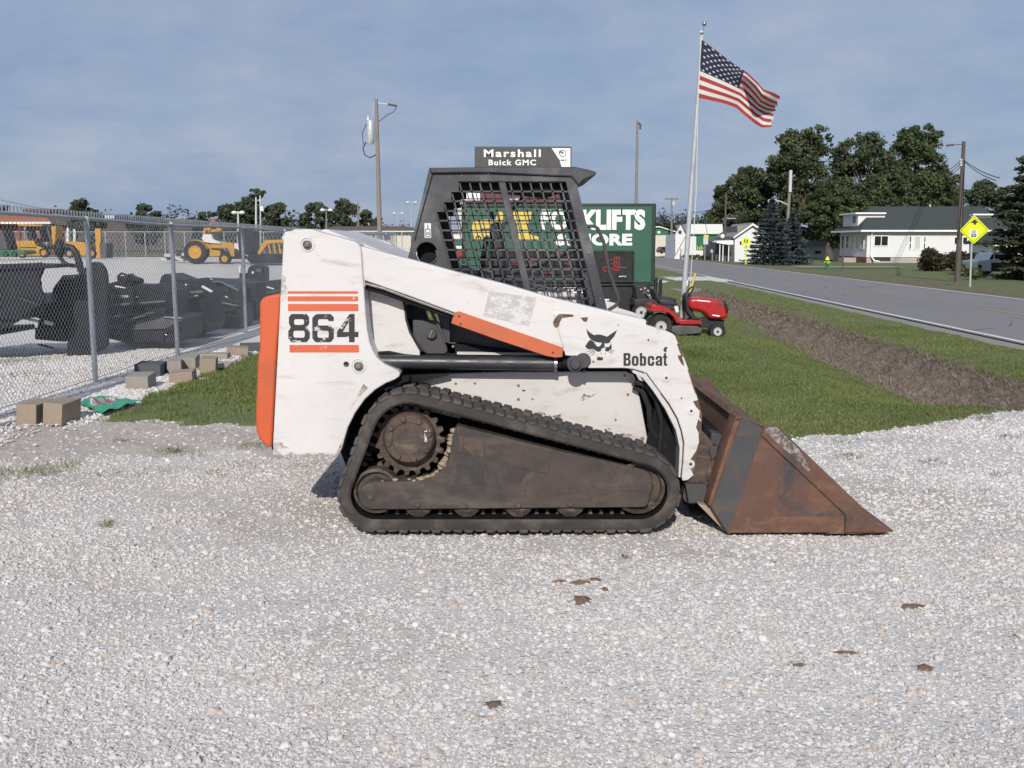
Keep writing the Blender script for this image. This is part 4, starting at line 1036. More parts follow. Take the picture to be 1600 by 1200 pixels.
for i in range(NB):
    j = (i+1) % NB
    for a in range(k): fs.append((i*k+a, i*k+(a+1) % k, j*k+(a+1) % k, j*k+a))
mb._add(vs, fs); mb.mi = [1 if (q % k) == k-1 else 0 for q in range(len(fs))]
trk = mb.build('track', [M['rubber'], M['dark']], L, smooth=True)
mb = MB(); NLG = 68
def slab(mbx, s, ln, h0, h1, y0, y1, taper=0.75, skew=0.0):
    rows = []
    for ds, h, y in ((-1,h0,y0),(1,h0,y0),(1,h0,y1),(-1,h0,y1),(-1,h1,y0),(1,h1,y0),(1,h1,y1),(-1,h1,y1)):
        f = ln/2*(taper if h == h1 else 1.0); yy = y0+(y1-y0)*(0.5+(0.5 if y == y1 else -0.5)*(0.94 if h == h1 else 1.0))
        p, tt, nn = path_n(s+ds*f+(skew if y == y1 else 0)); rows.append((p[0]+nn[0]*h, yy, p[1]+nn[1]*h))
    mbx._add(rows, [(0,3,2,1),(4,5,6,7),(0,1,5,4),(1,2,6,5),(2,3,7,6),(3,0,4,7)])
for i in range(NLG):
    s = per*i/NLG; pit = per/NLG; j = 0.004*math.sin(i*2.3)
    slab(mb, s, pit*0.86, TH-0.006, TH+LUG+j, YN-0.001, YN+0.19, 0.86, pit*0.25)
    slab(mb, s+pit*0.5, pit*0.86, TH-0.006, TH+LUG-j, YN+0.205, YN+0.401, 0.86, -pit*0.25)
mb.build('tread_lugs', M['rubber_top'], trk, bevel=0.005, kind='stuff', seg=1)
mb = MB()
for i in range(NLG): slab(mb, per*(i+0.25)/NLG, per/NLG*0.4, 0.004, -0.028, YN+0.12, YN+0.16, 0.5)
for i in range(NLG): slab(mb, per*(i+0.25)/NLG, per/NLG*0.4, 0.004, -0.040, YN+0.26, YN+0.31, 0.5)
mb.build('drive_lugs', M['hub'], trk, kind='stuff')
mirror(trk)
# frame between the wheels
fr_px = arc(580,776,20.5,90,250,12)+[(590,754),(600,752.5),(640,752.5),(661,750.5),(676,745),(690,735),(702,716),(706,690),(710,672),(714.5,665.5),(770,679),(820,692),(880,706),(954,722),(1000,733),(1012.7,737.5),(1020.6,746),(1018,768),(1013,788),(1008,793),(780,795),(600,796.5)]
frm = pris('track_frame', fr_px, YN+0.045, YN+0.34, M['track_frame'], bevel=0.006)
pris('frame_plate', [(718,681),(754,688),(757,715),(716,707)], YN+0.041, YN+0.05, M['hub'], parent=frm, bevel=0.002)
pris('frame_plate', [(819,699),(860.5,707),(857,741),(815.5,732)], YN+0.040, YN+0.05, M['track_frame'], parent=frm, bevel=0.002)
pris('frame_plate', arc(938,742,22,100,180,8)+[(918,735),(935,725),(1000,740),(1012,748),(1010,768),(936,766)], YN+0.0425, YN+0.05, M['track_frame'], parent=frm, bevel=0.001)
mb = MB()
for i in range(60):
    f = i/59; q = [(586,751.5),(640,750),(664,747.5),(680,740),(695,724),(704,700),(709,672)]; s = f*(len(q)-1); a = int(min(s, len(q)-2)); g = s-a
    u = q[a][0]+(q[a+1][0]-q[a][0])*g; v = q[a][1]+(q[a+1][1]-q[a][1])*g
    p = at(u+random.uniform(-2,2), v+random.uniform(-2,2.5), YN+0.06+random.uniform(0,0.10)); mb.ball(p, random.uniform(0.009,0.022), 6, 4, (1.2,1.2,0.7))
mb.build('caked_mud', M['mud'], frm, kind='stuff')
def bolt(u, v, r, Y, parent, mat=None):
    p = at(u, v, Y); MB().lathe_y((p.x,Y,p.z), [(pm(r),0.004),(pm(r),-0.008),(pm(r*0.8),-0.011),(0.001,-0.012)], 12).build('bolt', mat or M['hub'], parent, smooth=True)
for u, v, r in ((579.5,777.5,4.6),(653,789.5,4),(728,791,3.2),(810,790,4),(891,788,4),(848,749,1.6),(759,728,1.4)): bolt(u, v, r, YN+0.045, frm)
for u in (653,728.5,810,891.5):
    p = at(u, 787.5, YN+0.05); rr = pm(25)
    ro = MB().lathe_y((p.x,YN+0.075,p.z), [(rr*0.45,-0.012),(rr*0.5,-0.016),(rr*0.93,-0.004),(rr,0.006),(rr,0.10),(rr*0.8,0.12),(rr*0.8,0.16),(rr,0.18),(rr,0.27)], 30).build('roller', M['sprocket'], frm, smooth=True)
def idler(u, v, r, name, mat):
    p = at(u, v, YN); rr = pm(r, 5.41)
    return MB().lathe_y((p.x,YN+0.06,p.z), [(rr*0.30,-0.004),(rr*0.5,-0.006),(rr*0.58,0.03),(rr*0.84,0.03),(rr*0.88,0.0),(rr,0.004),(rr,0.09),(rr*0.7,0.10),(rr*0.7,0.18),(rr,0.19),(rr,0.27)], 40).build(name, mat, frm, smooth=True)
idler(585,772,36,'rear_idler',M['sprocket']); idler(1000,767,42,'front_idler',M['sprocket'])
# sprocket: toothed ring, hub and its ring of bolts
p = at(639, 688, YN+0.13); r0, r1 = pm(50, 5.41), pm(57.5, 5.41); pts = []
for k in range(19):
    for da, rr in ((-0.5,r0),(-0.32,r0),(-0.17,r1),(0.17,r1),(0.32,r0)):
        a = 2*math.pi*(k+da)/19; pts.append((p.x+rr*math.cos(a), p.z+rr*math.sin(a)))
spk = MB().prism(pts, YN+0.13, YN+0.165).build('sprocket', M['sprocket'], L, bevel=0.003)
h = at(638, 686, YN+0.05)
hubo = MB().lathe_y((h.x,YN+0.05,h.z), [(pm(42),0.10),(pm(42),0.03),(pm(40),0.012),(pm(38),0.005),(pm(27),0.004),(pm(26),0.012),(0.001,0.012)], 48).build('sprocket_hub', M['hub'], spk, smooth=True)
for k in range(8):
    a = 2*math.pi*(k+0.3)/8
    MB().lathe_y((h.x+pm(33.5)*math.cos(a),YN+0.054,h.z+pm(33.5)*math.sin(a)), [(pm(5.2),0.004),(pm(5.2),-0.010),(pm(4.2),-0.014),(0.001,-0.014)], 8).build('hub_bolt', M['hub'], spk, smooth=True)
tp = at(663, 681, YN+0.05)
lettering('chalk_mark', 'T300', (0, pm(20), 0, pm(4.2)), 0, M['sticker'], spk, bold=0.02, depth=0.001, place=lambda x, y, z: (tp.x+y, YN+0.0535-z, tp.z+pm(10)-x))
lettering('chalk_mark', '06', (0, pm(9), 0, pm(4.2)), 0, M['sticker'], spk, bold=0.02, depth=0.001, place=lambda x, y, z: (tp.x+y+pm(5.5), YN+0.0535-z, tp.z+pm(8)-x))
mirror(frm); 
smr = spk.copy(); COL.objects.link(smr); smr.scale.y = -1
hm = hubo.copy(); COL.objects.link(hm); hm.parent = smr

# --- front: cross member, hoses, mount plate and bucket
pris('arm_crossmember', [(1022,640),(1050,640),(1062,690),(1060,742),(1030,742),(1010,700)], YA+0.12, 2*YM-YA-0.12, M['dark'])
for k, (y, px_) in enumerate(((0.26,[(992,596),(1010,602),(1026,625),(1034,660),(1030,705)]),(0.30,[(990,604),(1004,612),(1014,636),(1016,668),(1040,700)]),(0.40,[(1000,600),(1024,612),(1042,640),(1052,676),(1056,720)]))):
    tubepx('hydraulic_hose', px_, YN+y, 0.016, M['black'])
a, b = at(1004, 606, YN+0.5), at(1060, 720, YN+0.5)
tl = MB().tube([a, b], 0.045, 18).build('tilt_cylinder', M['black'], L, smooth=True); mirror(tl)
mp_px = [(1092,668),(1100,676),(1112,690),(1119,700),(1117,724),(1112,748),(1106,780),(1104,789),(1090,787),(1074,786),(1067,780),(1069,765),(1072,752),(1082,744),(1080,730),(1084,712),(1091,695)]
pris('quick_attach', mp_px, YA+0.02, YA+0.16, M['hub'], mir=True)
pris('attach_plate', [(1100,664),(1140,676),(1112,785),(1082,786)], YA+0.22, 2*YM-YA-0.22, M['dark'])
pris('attach_frame', [(1112,676),(1136,682),(1130,700),(1110,692)], YA+0.10, YA+0.26, M['rust_dark'])
pris('attach_frame', [(1106,722),(1124,716),(1116,748),(1104,752)], YA+0.012, YA+0.05, M['hub'])
pris('attach_frame', [(1074,762),(1108,752),(1105,786),(1078,787)], YA+0.012, YA+0.05, M['rust_dark'])
pris('attach_wedge', [(1108,700),(1122,696),(1120,712),(1112,720)], YA+0.0, YA+0.03, M['rust_dark'])
pris('attach_foot', [(1071,757),(1104,757),(1106,786),(1076,787)], YA-0.04, YA+0.03, M['rust_dark'], bevel=0.006)

YK = YN + 0.0
side_px = [(1159,651),(1195,667.5),(1214,667),(1322,784),(1367,812),(1366,830.5),(1322,832),(1137,833),(1111,792.5)]
bk = MB()
wall = [(1195,667.5),(1159,650),(1111,792.5),(1137,833.5),(1372,832)]; T = 3.4
inner = [(1194,672),(1162,657),(1115,791.5),(1139.5,829.5),(1372,828.5)]
bk.prism(xz(wall+inner[::-1], YK), YK+0.012, 2*YM-YK-0.012)
bucket = bk.build('bucket', M['rust'], L, bevel=0.002)
sp_ = pris('side_plate', side_px, YK, YK+0.016, M['rust'], parent=bucket, bevel=0.002)
sm = sp_.copy(); COL.objects.link(sm); sm.scale.y = -1
pris('rear_flange', [(1160,652),(1191,667.5),(1189.5,680),(1138,832),(1136.5,832),(1112.5,792.5)], YK-0.004, YK, M['rust_dark'], parent=bucket, bevel=0.001)
pris('edge_strip', [(1194,667),(1199,664.5),(1214.5,665.5),(1366.5,810.5),(1368,830.6),(1320,832.6),(1322,805),(1189.5,680.5)], YK-0.014, YK+0.004, M['rust'], parent=bucket, bevel=0.003)
pris('scuffed_patch', [(1196.5,669),(1200.5,666.8),(1213.5,667.5),(1246,699),(1262,724),(1266,735),(1262,736),(1240,714),(1197,676)], YK-0.0155, YK-0.010, M['scraped'], parent=bucket, bevel=0.0005)
pris('wear_plate', [(1150,808),(1318,807),(1319,831.8),(1140,832.6)], YK-0.0022, YK+0.0, M['rust_edge'], parent=bucket, bevel=0.0008)
pris('cutting_edge', [(1290,833.8),(1367,815),(1396,828.6),(1394,831),(1330,834)], YK-0.002, 2*YM-YK+0.002, M['rust_edge'], parent=bucket, bevel=0.001)
pris('top_rib', [(1150,655),(1159,648.5),(1196,666),(1194,670),(1160,656)], YK+0.0, 2*YM-YK, M['rust_edge'], parent=bucket, bevel=0.003)
pris('back_rib', [(1150,650.5),(1160,648.6),(1112,793),(1106,789)], YK+0.01, YK+0.16, M['rust_edge'], parent=bucket, bevel=0.004)
pris('back_rib', [(1150,650.5),(1159,650),(1150,680),(1142,676)], YK+0.20, 2*YM-YK-0.2, M['rust_dark'], parent=bucket, bevel=0.004)
pris('skid_wedge', [(1091,788),(1113,792),(1137,833),(1128,826)], YK+0.05, YK+0.12, M['mud'], parent=bucket, bevel=0.003)

# ------------------------------------------------------------------ chain-link fence running away along the yard
FX, FH = -4.76, 1.86
fence = thing('chain_link_fence', 'long galvanised chain link fence running beside the gravel yard full of black implements', 'fence', (FX, 11, 0))
post_y = [5.6, 8.45, 11.23, 14.05, 17.7, 21.0, 24.3, 27.6, 31, 34.4, 37.8, 41.2]
for y in post_y:
    z = hzf(FX, y); mb = MB(); tilt = 0.03*math.sin(y*3)
    mb.tube([(FX, y, z-0.1), (FX+tilt*0.3, y, z+FH-0.02)], 0.030, 12)
    o = mb.build('post', M['galv'], fence, smooth=True)
    mb = MB(); mb.ball((FX+tilt*0.3, y, z+FH+0.0), 0.036, 10, 6); mb.build('post_cap', M['galv'], o, smooth=True)
yy = np.arange(5.2, 41.3, 0.6)
MB().tube([(FX+0.012*math.sin(y*1.1), y, hzf(FX, y)+FH+0.012*math.sin(y*0.8)) for y in yy], 0.021, 10).build('top_rail', M['galv'], fence, smooth=True)
MB().tube([(FX-0.03, y, hzf(FX, y)+0.06) for y in yy], 0.004, 5).build('tension_wire', M['wire'], fence)
def link_mesh(x, y0, y1, h, pitch, r, parent):
    n = int((y1-y0)/pitch); V = []; Fc = []
    step = 0.5; seg = max(3, int(h/0.3)); H = h-0.03
    for i in range(-int(H/pitch)-1, n+1):
        for sgn in (1, -1):
            ya = y0+i*pitch if sgn == 1 else y0+i*pitch+H
            pts = []
            for k in range(seg+1):
                f = k/seg; y = ya+sgn*H*f
                if y < y0 or y > y1: continue
                wv = 0.018*math.sin(y*2.3+f*3)*math.sin(f*math.pi)
                pts.append((x-0.035+sgn*0.0025+wv, y, hzf(x, y)+0.04+H*f))
            for a, b in zip(pts[:-1], pts[1:]):
                o = len(V); d = (Vector(b)-Vector(a)).normalized(); u = d.cross(Vector((1,0,0))).normalized()*r; w = Vector((r,0,0))
                for q in (a, b):
                    for e in (u+w*0.58, -u+w*0.58, w*-1.15): V.append(tuple(Vector(q)+e))
                for k in range(3): k2 = (k+1) % 3; Fc.append((o+k, o+k2, o+3+k2, o+3+k))
    # twisted ends standing above the rail
    for i in range(n):
        y = y0+i*pitch; z = hzf(x, y)+H+0.02; o = len(V)
        for dy, dz in ((-0.014,0),(0.014,0),(0.020,0.066),(0.000,0.072)): V.append((x-0.034+dy*0.4, y+dy*0.5, z+dz))
        Fc.append((o,o+1,o+2,o+3))
        o = len(V)
        for dy, dz in ((0,0),(0.018,0),(-0.010,0.060),(-0.030,0.068)): V.append((x-0.030+dy*0.4, y+dy*0.5, z+dz))
        Fc.append((o,o+1,o+2,o+3))
    off = np.array(parent.location)
    return np_mesh('wire_mesh', np.array(V)-off, np.array(Fc), M['wire'], parent=parent, kind='stuff')
link_mesh(FX, 6.5, 41.0, FH+0.03, 0.074, 0.0017, fence)

# ------------------------------------------------------------------ concrete blocks and litter along the fence foot
def block(name, u, v, size, rz, mat, label, tilt=(0, 0), lift=0.0, group='loose blocks along the fence', hollow=False):
    p = gnd(u, v); z = float(hz(p.x, p.y))+0.012+lift
    w, d, h = size; mb = MB(); e = 0.028; wx = min(0.16, w*0.8)      # hollow block: cells open on the right-hand side
    if hollow:
        mb.bb(-w/2, w/2-wx, -d/2, d/2, 0, h)
        for y0, y1 in ((-d/2, -d/2+e), (-e/2, e/2), (d/2-e, d/2)): mb.bb(w/2-wx+0.0005, w/2, y0, y1, 0, h)
        for z0, z1 in ((0.0, e), (h-e, h)):
            for y0, y1 in ((-d/2+e+.0004, -e/2-.0004), (e/2+.0004, d/2-e-.0004)): mb.bb(w/2-wx+0.0005, w/2, y0, y1, z0, z1)
    else: mb.box((0,0,h/2), size)
    o = mb.build(name, mat, None, bevel=0.006 if not hollow else 0.003)
    o.location = (p.x, p.y, z); o.rotation_euler = (tilt[0], tilt[1], rz)
    return tag(o, label, 'block', group)
block('concrete_block', 57, 661, (0.175,0.36,0.185), R(-1), M['concrete_tan'], 'tan concrete block standing at the far left beside another beside the green sheet', (0,R(3)))
block('concrete_block', 97, 661, (0.17,0.36,0.195), R(-2), M['concrete_tan'], 'tan concrete block leaning just left of the crumpled green sheet', (0,R(5)))
block('concrete_block', 236, 588, (0.30,0.40,0.155), R(8), M['concrete_dark'], 'near-black block on the gravel at the fence foot, darkest of the loose blocks', (0,R(2)))
block('concrete_block', 221, 607, (0.24,0.36,0.15), R(6), M['concrete'], 'brownish block in front of the near-black block by the fence', (R(2),0))
block('concrete_block', 274, 584, (0.16,0.30,0.16), R(15), M['concrete'], 'grey block standing just right of the near-black block', (0,0))
block('concrete_block', 287, 597, (0.26,0.36,0.12), R(10), M['concrete_tan'], 'long tan block lying flat nearest the grass', (0,R(-4)))
block('concrete_block', 297, 578, (0.20,0.34,0.17), R(8), M['concrete'], 'upright grey block behind the long tan flat block', (R(3),0))
block('concrete_block', 326, 584, (0.19,0.36,0.19), R(12), M['concrete_tan'], 'taller tan block at the edge of the grass by the fence', (0,R(4)))
block('concrete_block', 345, 578, (0.28,0.20,0.07), R(-18), M['concrete'], 'thin slab tilted against the taller tan block on the grass', (R(20),0))
block('concrete_block', 371, 556, (0.30,0.4,0.12), R(14), M['concrete_tan'], 'flat tan slab half hidden in grass nearest the orange tailgate', (0,R(5)))
block('concrete_block', 335, 562, (0.40,0.24,0.08), R(5), M['concrete'], 'flat grey slab lying under the fence behind the other blocks', (0,0))
block('concrete_block', 392, 549, (0.30,0.22,0.11), R(20), M['concrete_dark'], 'dark slab end showing beside the orange tailgate', (0,0))
# crumpled green printed plastic sheet
p0 = gnd(166, 643); nx, ny = 26, 18; V = []; Fc = []
cs = [gnd(118,638), gnd(146,627), gnd(221,634), gnd(158,654)]
for j in range(ny+1):
    for i in range(nx+1):
        a, b = i/nx, j/ny
        q = cs[0]*(1-a)*(1-b)+cs[3]*a*(1-b)+cs[2]*a*b+cs[1]*(1-a)*b
        V.append((q.x-p0.x, q.y-p0.y, float(hz(q.x,q.y))+0.060+0.012*math.sin(a*9+b*5)*math.cos(b*7-a*3)+0.007*math.sin(a*23+b*17)))
Fc = [(j*(nx+1)+i, j*(nx+1)+i+1, (j+1)*(nx+1)+i+1, (j+1)*(nx+1)+i) for j in range(ny) for i in range(nx)]
sh = np_mesh('plastic_sheet', np.array(V), np.array(Fc), [M['bag_green'], M['bag_red'], M['poly_white']], smooth=True)
for k, pl in enumerate(sh.data.polygons):
    i, j = k % nx, k//nx; e = abs(i-nx*0.42)/nx*1.5+abs(j-ny*0.55)/ny*1.1
    pl.material_index = 1 if e < 0.42 and (i*7+j*3) % 11 > 1 else 2 if e < 0.47 else 0
sh.location = p0; tag(sh, 'crumpled green printed plastic sheet lying beside the concrete blocks', 'plastic sheet')
block('flat_stone', 318, 595, (0.13,0.11,0.02), R(10), M['sticker'], 'small white flat stone on the grass before the loose blocks', group=None)

# ------------------------------------------------------------------ black skid-steer attachments parked behind the fence
def implement(name, label, x, y, cat='loader attachment'):
    return thing(name, label, cat, (x, y, hzf(x, y)+0.012), 'black attachments parked behind the fence')
IB = M['imp_black']
# 1. wide snow pusher at the left edge: a curved mouldboard seen end-on
t0 = implement('snow_pusher', 'big black curved snow pusher cut by the left edge of the yard', -6.9, 13.2)
Y0 = 13.2; zb = t0.location.z
def ipx(pts, Y): return xz(pts, Y)
prof = arc(52, 458, 60, -75, 75, 14)
back = [(-140,424),(20,415),(62,410),(74,413),(66,424),(62,436),(64,452),(72,466),(60,484),(24,504),(-6,520),(-60,524),(-140,520)]
MB().prism(ipx(back, Y0), Y0, Y0+0.05).build('end_plate', IB, t0, bevel=0.008)
MB().prism(ipx([(-140,418),(20,412),(90,413),(90,418),(62,420),(20,421),(-140,428)], Y0), Y0-0.04, Y0+0.5).build('top_edge', IB, t0, bevel=0.006)
MB().prism(ipx([(-140,470),(30,462),(66,476),(30,500),(-140,505)], Y0-0.03), Y0-0.06, Y0+0.9).build('mouldboard', IB, t0, bevel=0.02)
MB().prism(ipx([(-140,520),(-6,516),(-2,524),(-140,530)], Y0-0.05), Y0-0.05, Y0+1.0).build('cutting_edge', IB, t0, bevel=0.004)
# 2. upright plate with hose loops: a trencher-style drive
t1 = implement('trencher_attachment', 'black attachment with tall rounded plate and a looping hydraulic hose beside the nearest fence post', -5.95, 13.9)
Y1 = 13.95
tall = [(103,556),(106,520),(115,480),(120,440),(124,420),(134,418),(140,411),(148,409),(156,411),(163,420),(166,432),(167,470),(167,540),(160,546),(150,551),(125,556)]
MB().prism(ipx(tall, Y1), Y1, Y1+0.10).build('shield_plate', IB, t1, bevel=0.012)
MB().prism(ipx([(56,512),(100,512),(112,470),(118,430),(96,430),(80,452),(78,490),(58,500)], Y1+0.1), Y1+0.12, Y1+0.7).build('gearbox', IB, t1, bevel=0.02)
MB().prism(ipx([(36,468),(40,466),(80,482),(104,484),(104,502),(70,500),(48,492)], Y1), Y1-0.05, Y1+0.15).build('arm', IB, t1, bevel=0.01)
MB().prism(ipx([(56,512),(102,512),(102,534),(56,530)], Y1-0.02), Y1-0.05, Y1+0.5).build('base_box', IB, t1, bevel=0.008)
MB().tube([at(u,v,Y1+0.1) for u, v in ((90,385),(92,398),(98,408),(104,413),(112,415),(122,415),(128,412))], 0.030, 10).build('hose', M['black'], t1, smooth=True)
MB().tube([at(u,v,Y1+0.12) for u, v in ((100,385),(112,387),(119,395),(123,408),(127,425))], 0.048, 10).build('hose', M['black'], t1, smooth=True)
MB().tube([at(u,v,Y1+0.15) for u, v in ((60,382),(74,386),(90,386),(104,386))], 0.026, 10).build('hose', M['black'], t1, smooth=True)
p = at(93, 388, Y1+0.1); MB().ball((p.x,p.y,p.z), 0.10, 10, 7, (0.8,0.8,1.3)).build('hose_bundle', M['black'], t1, smooth=True)
MB().prism(ipx([(70,500),(84,504),(82,509),(69,506)], Y1-0.06), Y1-0.07, Y1-0.05).build('decal', M['sticker'], t1)
MB().prism(ipx([(33,494),(60,500),(60,504),(33,498)], Y1-0.06), Y1-0.07, Y1-0.05).build('decal', M['sticker'], t1)
MB().tube([at(38,470,Y1-0.02), at(46,484,Y1-0.02)], 0.014, 8).build('cylinder_rod', M['steel'], t1, smooth=True)
MB().tube([at(u,v,Y1) for u, v in ((60,538),(80,543),(92,548),(104,550))], 0.016, 8).build('hose', M['black'], t1, smooth=True)
# 3. the row of buckets and decks: same family, each with its own silhouette
def low_box(name, label, px_front, Y, depth, extra=(), bev=0.006):
    t = implement(name, label, at(sum(p[0] for p in px_front)/len(px_front), 500, Y).x, Y)
    MB().prism(ipx(px_front, Y), Y, Y+depth).build('shell', IB, t, bevel=bev)
    for nm, pts, ya, yb, mt in extra: MB().prism(ipx(pts, Y+ya), Y+ya, Y+yb).build(nm, M[mt], t, bevel=0.006)
    return t
ta = low_box('bucket_attachment', 'black bucket standing directly right of the tall rounded plate', [(165,444),(180,440),(182,446),(205,447),(250,444),(262,456),(262,478),(250,512),(240,535),(186,533),(165,528)], 15.2, 1.0,
    [('rim',[(180,446),(196,449.5),(196,451),(180,448.5)],-0.02,0.03,'sticker'),('lip',[(165,460),(215,463),(215,466),(165,466)],-0.03,0.0,'steel'),('tooth_bar',[(165,508),(215,507),(216,512),(165,513)],-0.06,0.0,'deck'),
     ('hinge',[(183,440),(185,432),(192,431),(196,436),(200,430),(206,432),(217,436),(218,443),(206,446),(186,446)],0.1,0.3,'imp_black')])
tb = low_box('mower_deck_attachment', 'flat black deck, its top coloured pale for sky light, between the first two inner fence posts', [(196,500),(226,492),(282,496),(284,512),(278,535),(205,537),(188,524)], 14.75, 1.1,
    [('top_plate',[(206,509),(255,496),(283,496),(283,500),(258,512),(210,514)],-0.02,1.0,'deck'),('front_edge',[(188,512),(205,517),(256,516),(284,508),(284,512),(256,521),(204,522)],-0.05,0.0,'imp_black'),('bar',[(255,494),(284,496.5),(284,498.5),(255,497)],-0.06,-0.02,'steel')])  # deck-grey top plate: sky light on black steel put into its colour
tcx = low_box('grapple_attachment', 'black grapple with a bent arch rising behind the second fence post', [(245,452),(252,432),(257,428),(283,438),(300,436),(312,447),(320,470),(330,505),(322,520),(290,530),(268,515),(262,480)], 16.6, 0.9,
    [('arch',[(250,446),(253,432),(258,428.5),(281,437),(281,443),(262,441),(259,447)],-0.25,-0.1,'imp_black'),('fork_blade',[(316,446),(332,455),(330,457.5),(314,448.5)],-0.05,0.02,'sticker'),('fork_blade',[(288,443),(298,448),(297,450),(288,445.5)],-0.05,0.02,'sticker')])
td = low_box('tilt_blade', 'black angled blade with pale edges in the middle of the implement row', [(300,440),(312,436),(345,438),(372,452),(378,500),(372,520),(340,512),(320,480),(306,470)], 18.6, 0.9,
    [('blade_edge',[(334,457),(342,460.5),(341.5,463),(334,459.5)],-0.04,0.0,'sticker'),('blade_edge',[(352,462),(356,465),(355,466),(351,463.5)],-0.04,0.0,'sticker'),('rib',[(340,440),(370,448),(369,449.5),(339,441.5)],-0.04,0.0,'deck'),('white_cap',[(322,437),(326,435.5),(330,437),(329,441),(323,441)],-0.05,0.1,'poly_white')])
te = low_box('pallet_fork_frame', 'black pallet fork frame with two bright blade tips near the third inner fence post', [(335,450),(360,436),(390,440),(402,450),(398,500),(392,506),(372,506),(352,470)], 20.6, 0.8,
    [('fork',[(388,449),(407,454),(406.5,456.5),(388,451.5)],-0.05,0.0,'sticker'),('fork',[(369,455),(375,457.5),(374.5,459.5),(369,457)],-0.05,0.0,'sticker'),('upright_tube',[(386,445),(394,446),(393,505),(385,506)],-0.08,0.0,'deck')])
tf = low_box('land_plane', 'black land plane frame farthest along the row beside the orange tailgate', [(378,448),(410,440),(440,437),(470,440),(470,488),(440,494),(400,500),(384,480)], 23.2, 0.9,
    [('blade_edge',[(411,446),(428,450.5),(427.5,452.5),(411,448)],-0.05,0.0,'sticker'),('rail',[(390,462),(440,452),(440,454),(390,465)],-0.05,0.0,'deck'),('rail',[(392,476),(440,464),(440,466),(392,479)],-0.05,0.0,'deck')])
tg = low_box('rear_bucket', 'long low black bucket lying behind the front row of implements', [(170,450),(240,447),(330,440),(400,442),(400,470),(300,490),(180,500)], 19.4, 0.8, [])
def extra_bits(t, Y, items):  # grey bars and edges carry highlights of black steel in their colour
    for nm, kind, px, r, mt in items:
        if kind == 't': MB().tube([at(u, v, Y) for u, v in px], r, 8).build(nm, M[mt], t, smooth=True)
        else: MB().prism(ipx(px, Y), Y, Y+r).build(nm, M[mt], t, bevel=0.004)
extra_bits(ta, 15.1, [('hose','t',[(186,440),(184,432),(190,427),(197,429),(200,437)],0.018,'black'),('hose','t',[(197,437),(201,430),(207,429),(212,434)],0.022,'black'),('mount_plate','p',[(168,452),(176,450),(177,505),(169,507)],0.04,'imp_black'),('mount_plate','p',[(200,450),(209,448),(210,500),(201,502)],0.04,'imp_black'),('crossbar','t',[(165,478),(258,471)],0.02,'deck'),('crossbar','t',[(166,496),(240,489)],0.016,'deck')])
extra_bits(tb, 14.7, [('skid','p',[(188,530),(206,537),(206,541),(187,533)],0.06,'deck'),('rail','t',[(197,501),(228,492.5)],0.016,'deck'),('bolt_head','t',[(258.5,523),(260,523.5)],0.012,'steel'),('chain_guard','p',[(206,521),(256,521),(256,533),(207,535)],0.02,'imp_black'),('deck_edge','t',[(205,514.5),(258,512.5),(284,500)],0.012,'deck')])
extra_bits(tcx, 16.5, [('tine','p',[(262,450),(268,447),(280,500),(274,504)],0.05,'imp_black'),('tine','p',[(290,446),(296,444),(316,496),(309,500)],0.05,'imp_black'),('cross_tube','t',[(247,462),(318,456)],0.03,'deck'),('rod','t',[(262,470),(310,462)],0.014,'steel'),('lug','p',[(224,472),(230,470),(232,476),(225,478)],0.04,'deck')])
extra_bits(td, 18.5, [('rib','p',[(318,446),(323,444),(345,508),(339,510)],0.05,'imp_black'),('rib','p',[(350,448),(355,446),(374,500),(369,503)],0.05,'imp_black'),('top_rail','t',[(302,441),(344,440),(372,454)],0.02,'deck'),('brace','t',[(330,470),(372,478)],0.02,'deck'),('brace','t',[(326,486),(370,494)],0.016,'deck')])
extra_bits(te, 20.5, [('frame_bar','t',[(338,452),(398,449)],0.024,'deck'),('frame_bar','t',[(352,478),(396,474)],0.02,'deck'),('upright','p',[(364,448),(369,447),(370,504),(365,505)],0.05,'imp_black')])
th = thing('seat_unit', 'small black seat-like machine with a white side standing behind the implement row', 'machine', (at(397,430,26).x, 26, hzf(-7, 26)))
MB().prism(xz([(386,425),(388,418),(392,415),(409,416),(411,420),(411,441),(385,443)], 26), 26, 26.7).build('housing', IB, th, bevel=0.03)
MB().prism(xz([(373,416),(376,415),(376,426),(373,426)], 26), 26, 26.1).build('side_panel', M['poly_white'], th, bevel=0.01)
MB().prism(xz([(374,427),(384,427),(384,446),(374,446)], 26), 26, 26.3).build('frame', IB, th, bevel=0.01)
MB().prism(xz([(393.5,424),(396.5,424),(396.5,427.5),(393.5,427.5)], 25.98), 25.97, 26.0).build('lamp', M['poly_white'], th)
MB().prism(xz([(400,420),(408,420),(408,425),(400,425)], 25.98), 25.97, 26.0).build('decal', M['deck'], th)

# ------------------------------------------------------------------ roadside sign behind the cab
YS = 19.0
sign = thing('dealer_sign', 'large green roadside sign advertising forklifts with a red lit display, behind the cab', 'sign', (at(875,470,YS).x, YS, hzf(1, YS)))
def sp(name, u0, v0, u1, v1, ya, yb, mat, bev=0.008, parent=sign):
    a, b = at(u0, v1, YS+ya), at(u1, v0, YS+ya)
    return MB().bb(a.x, b.x, YS+ya, YS+yb, a.z, b.z).build(name, mat, parent, bevel=bev)
cab_ = sp('cabinet', 722, 318, 1025.5, 447.5, 0.0, 0.55, M['sign_frame'], 0.02)
sp('face', 727, 323, 1019, 441, -0.012, 0.02, M['sign_green'], 0.003, cab_)
sp('display', 756, 393, 989.5, 440, -0.05, 0.02, M['led_panel'], 0.01, cab_)
sp('display_frame', 754.5, 391.5, 991, 394.2, -0.058, 0.0, M['sign_frame'], 0.004, cab_)
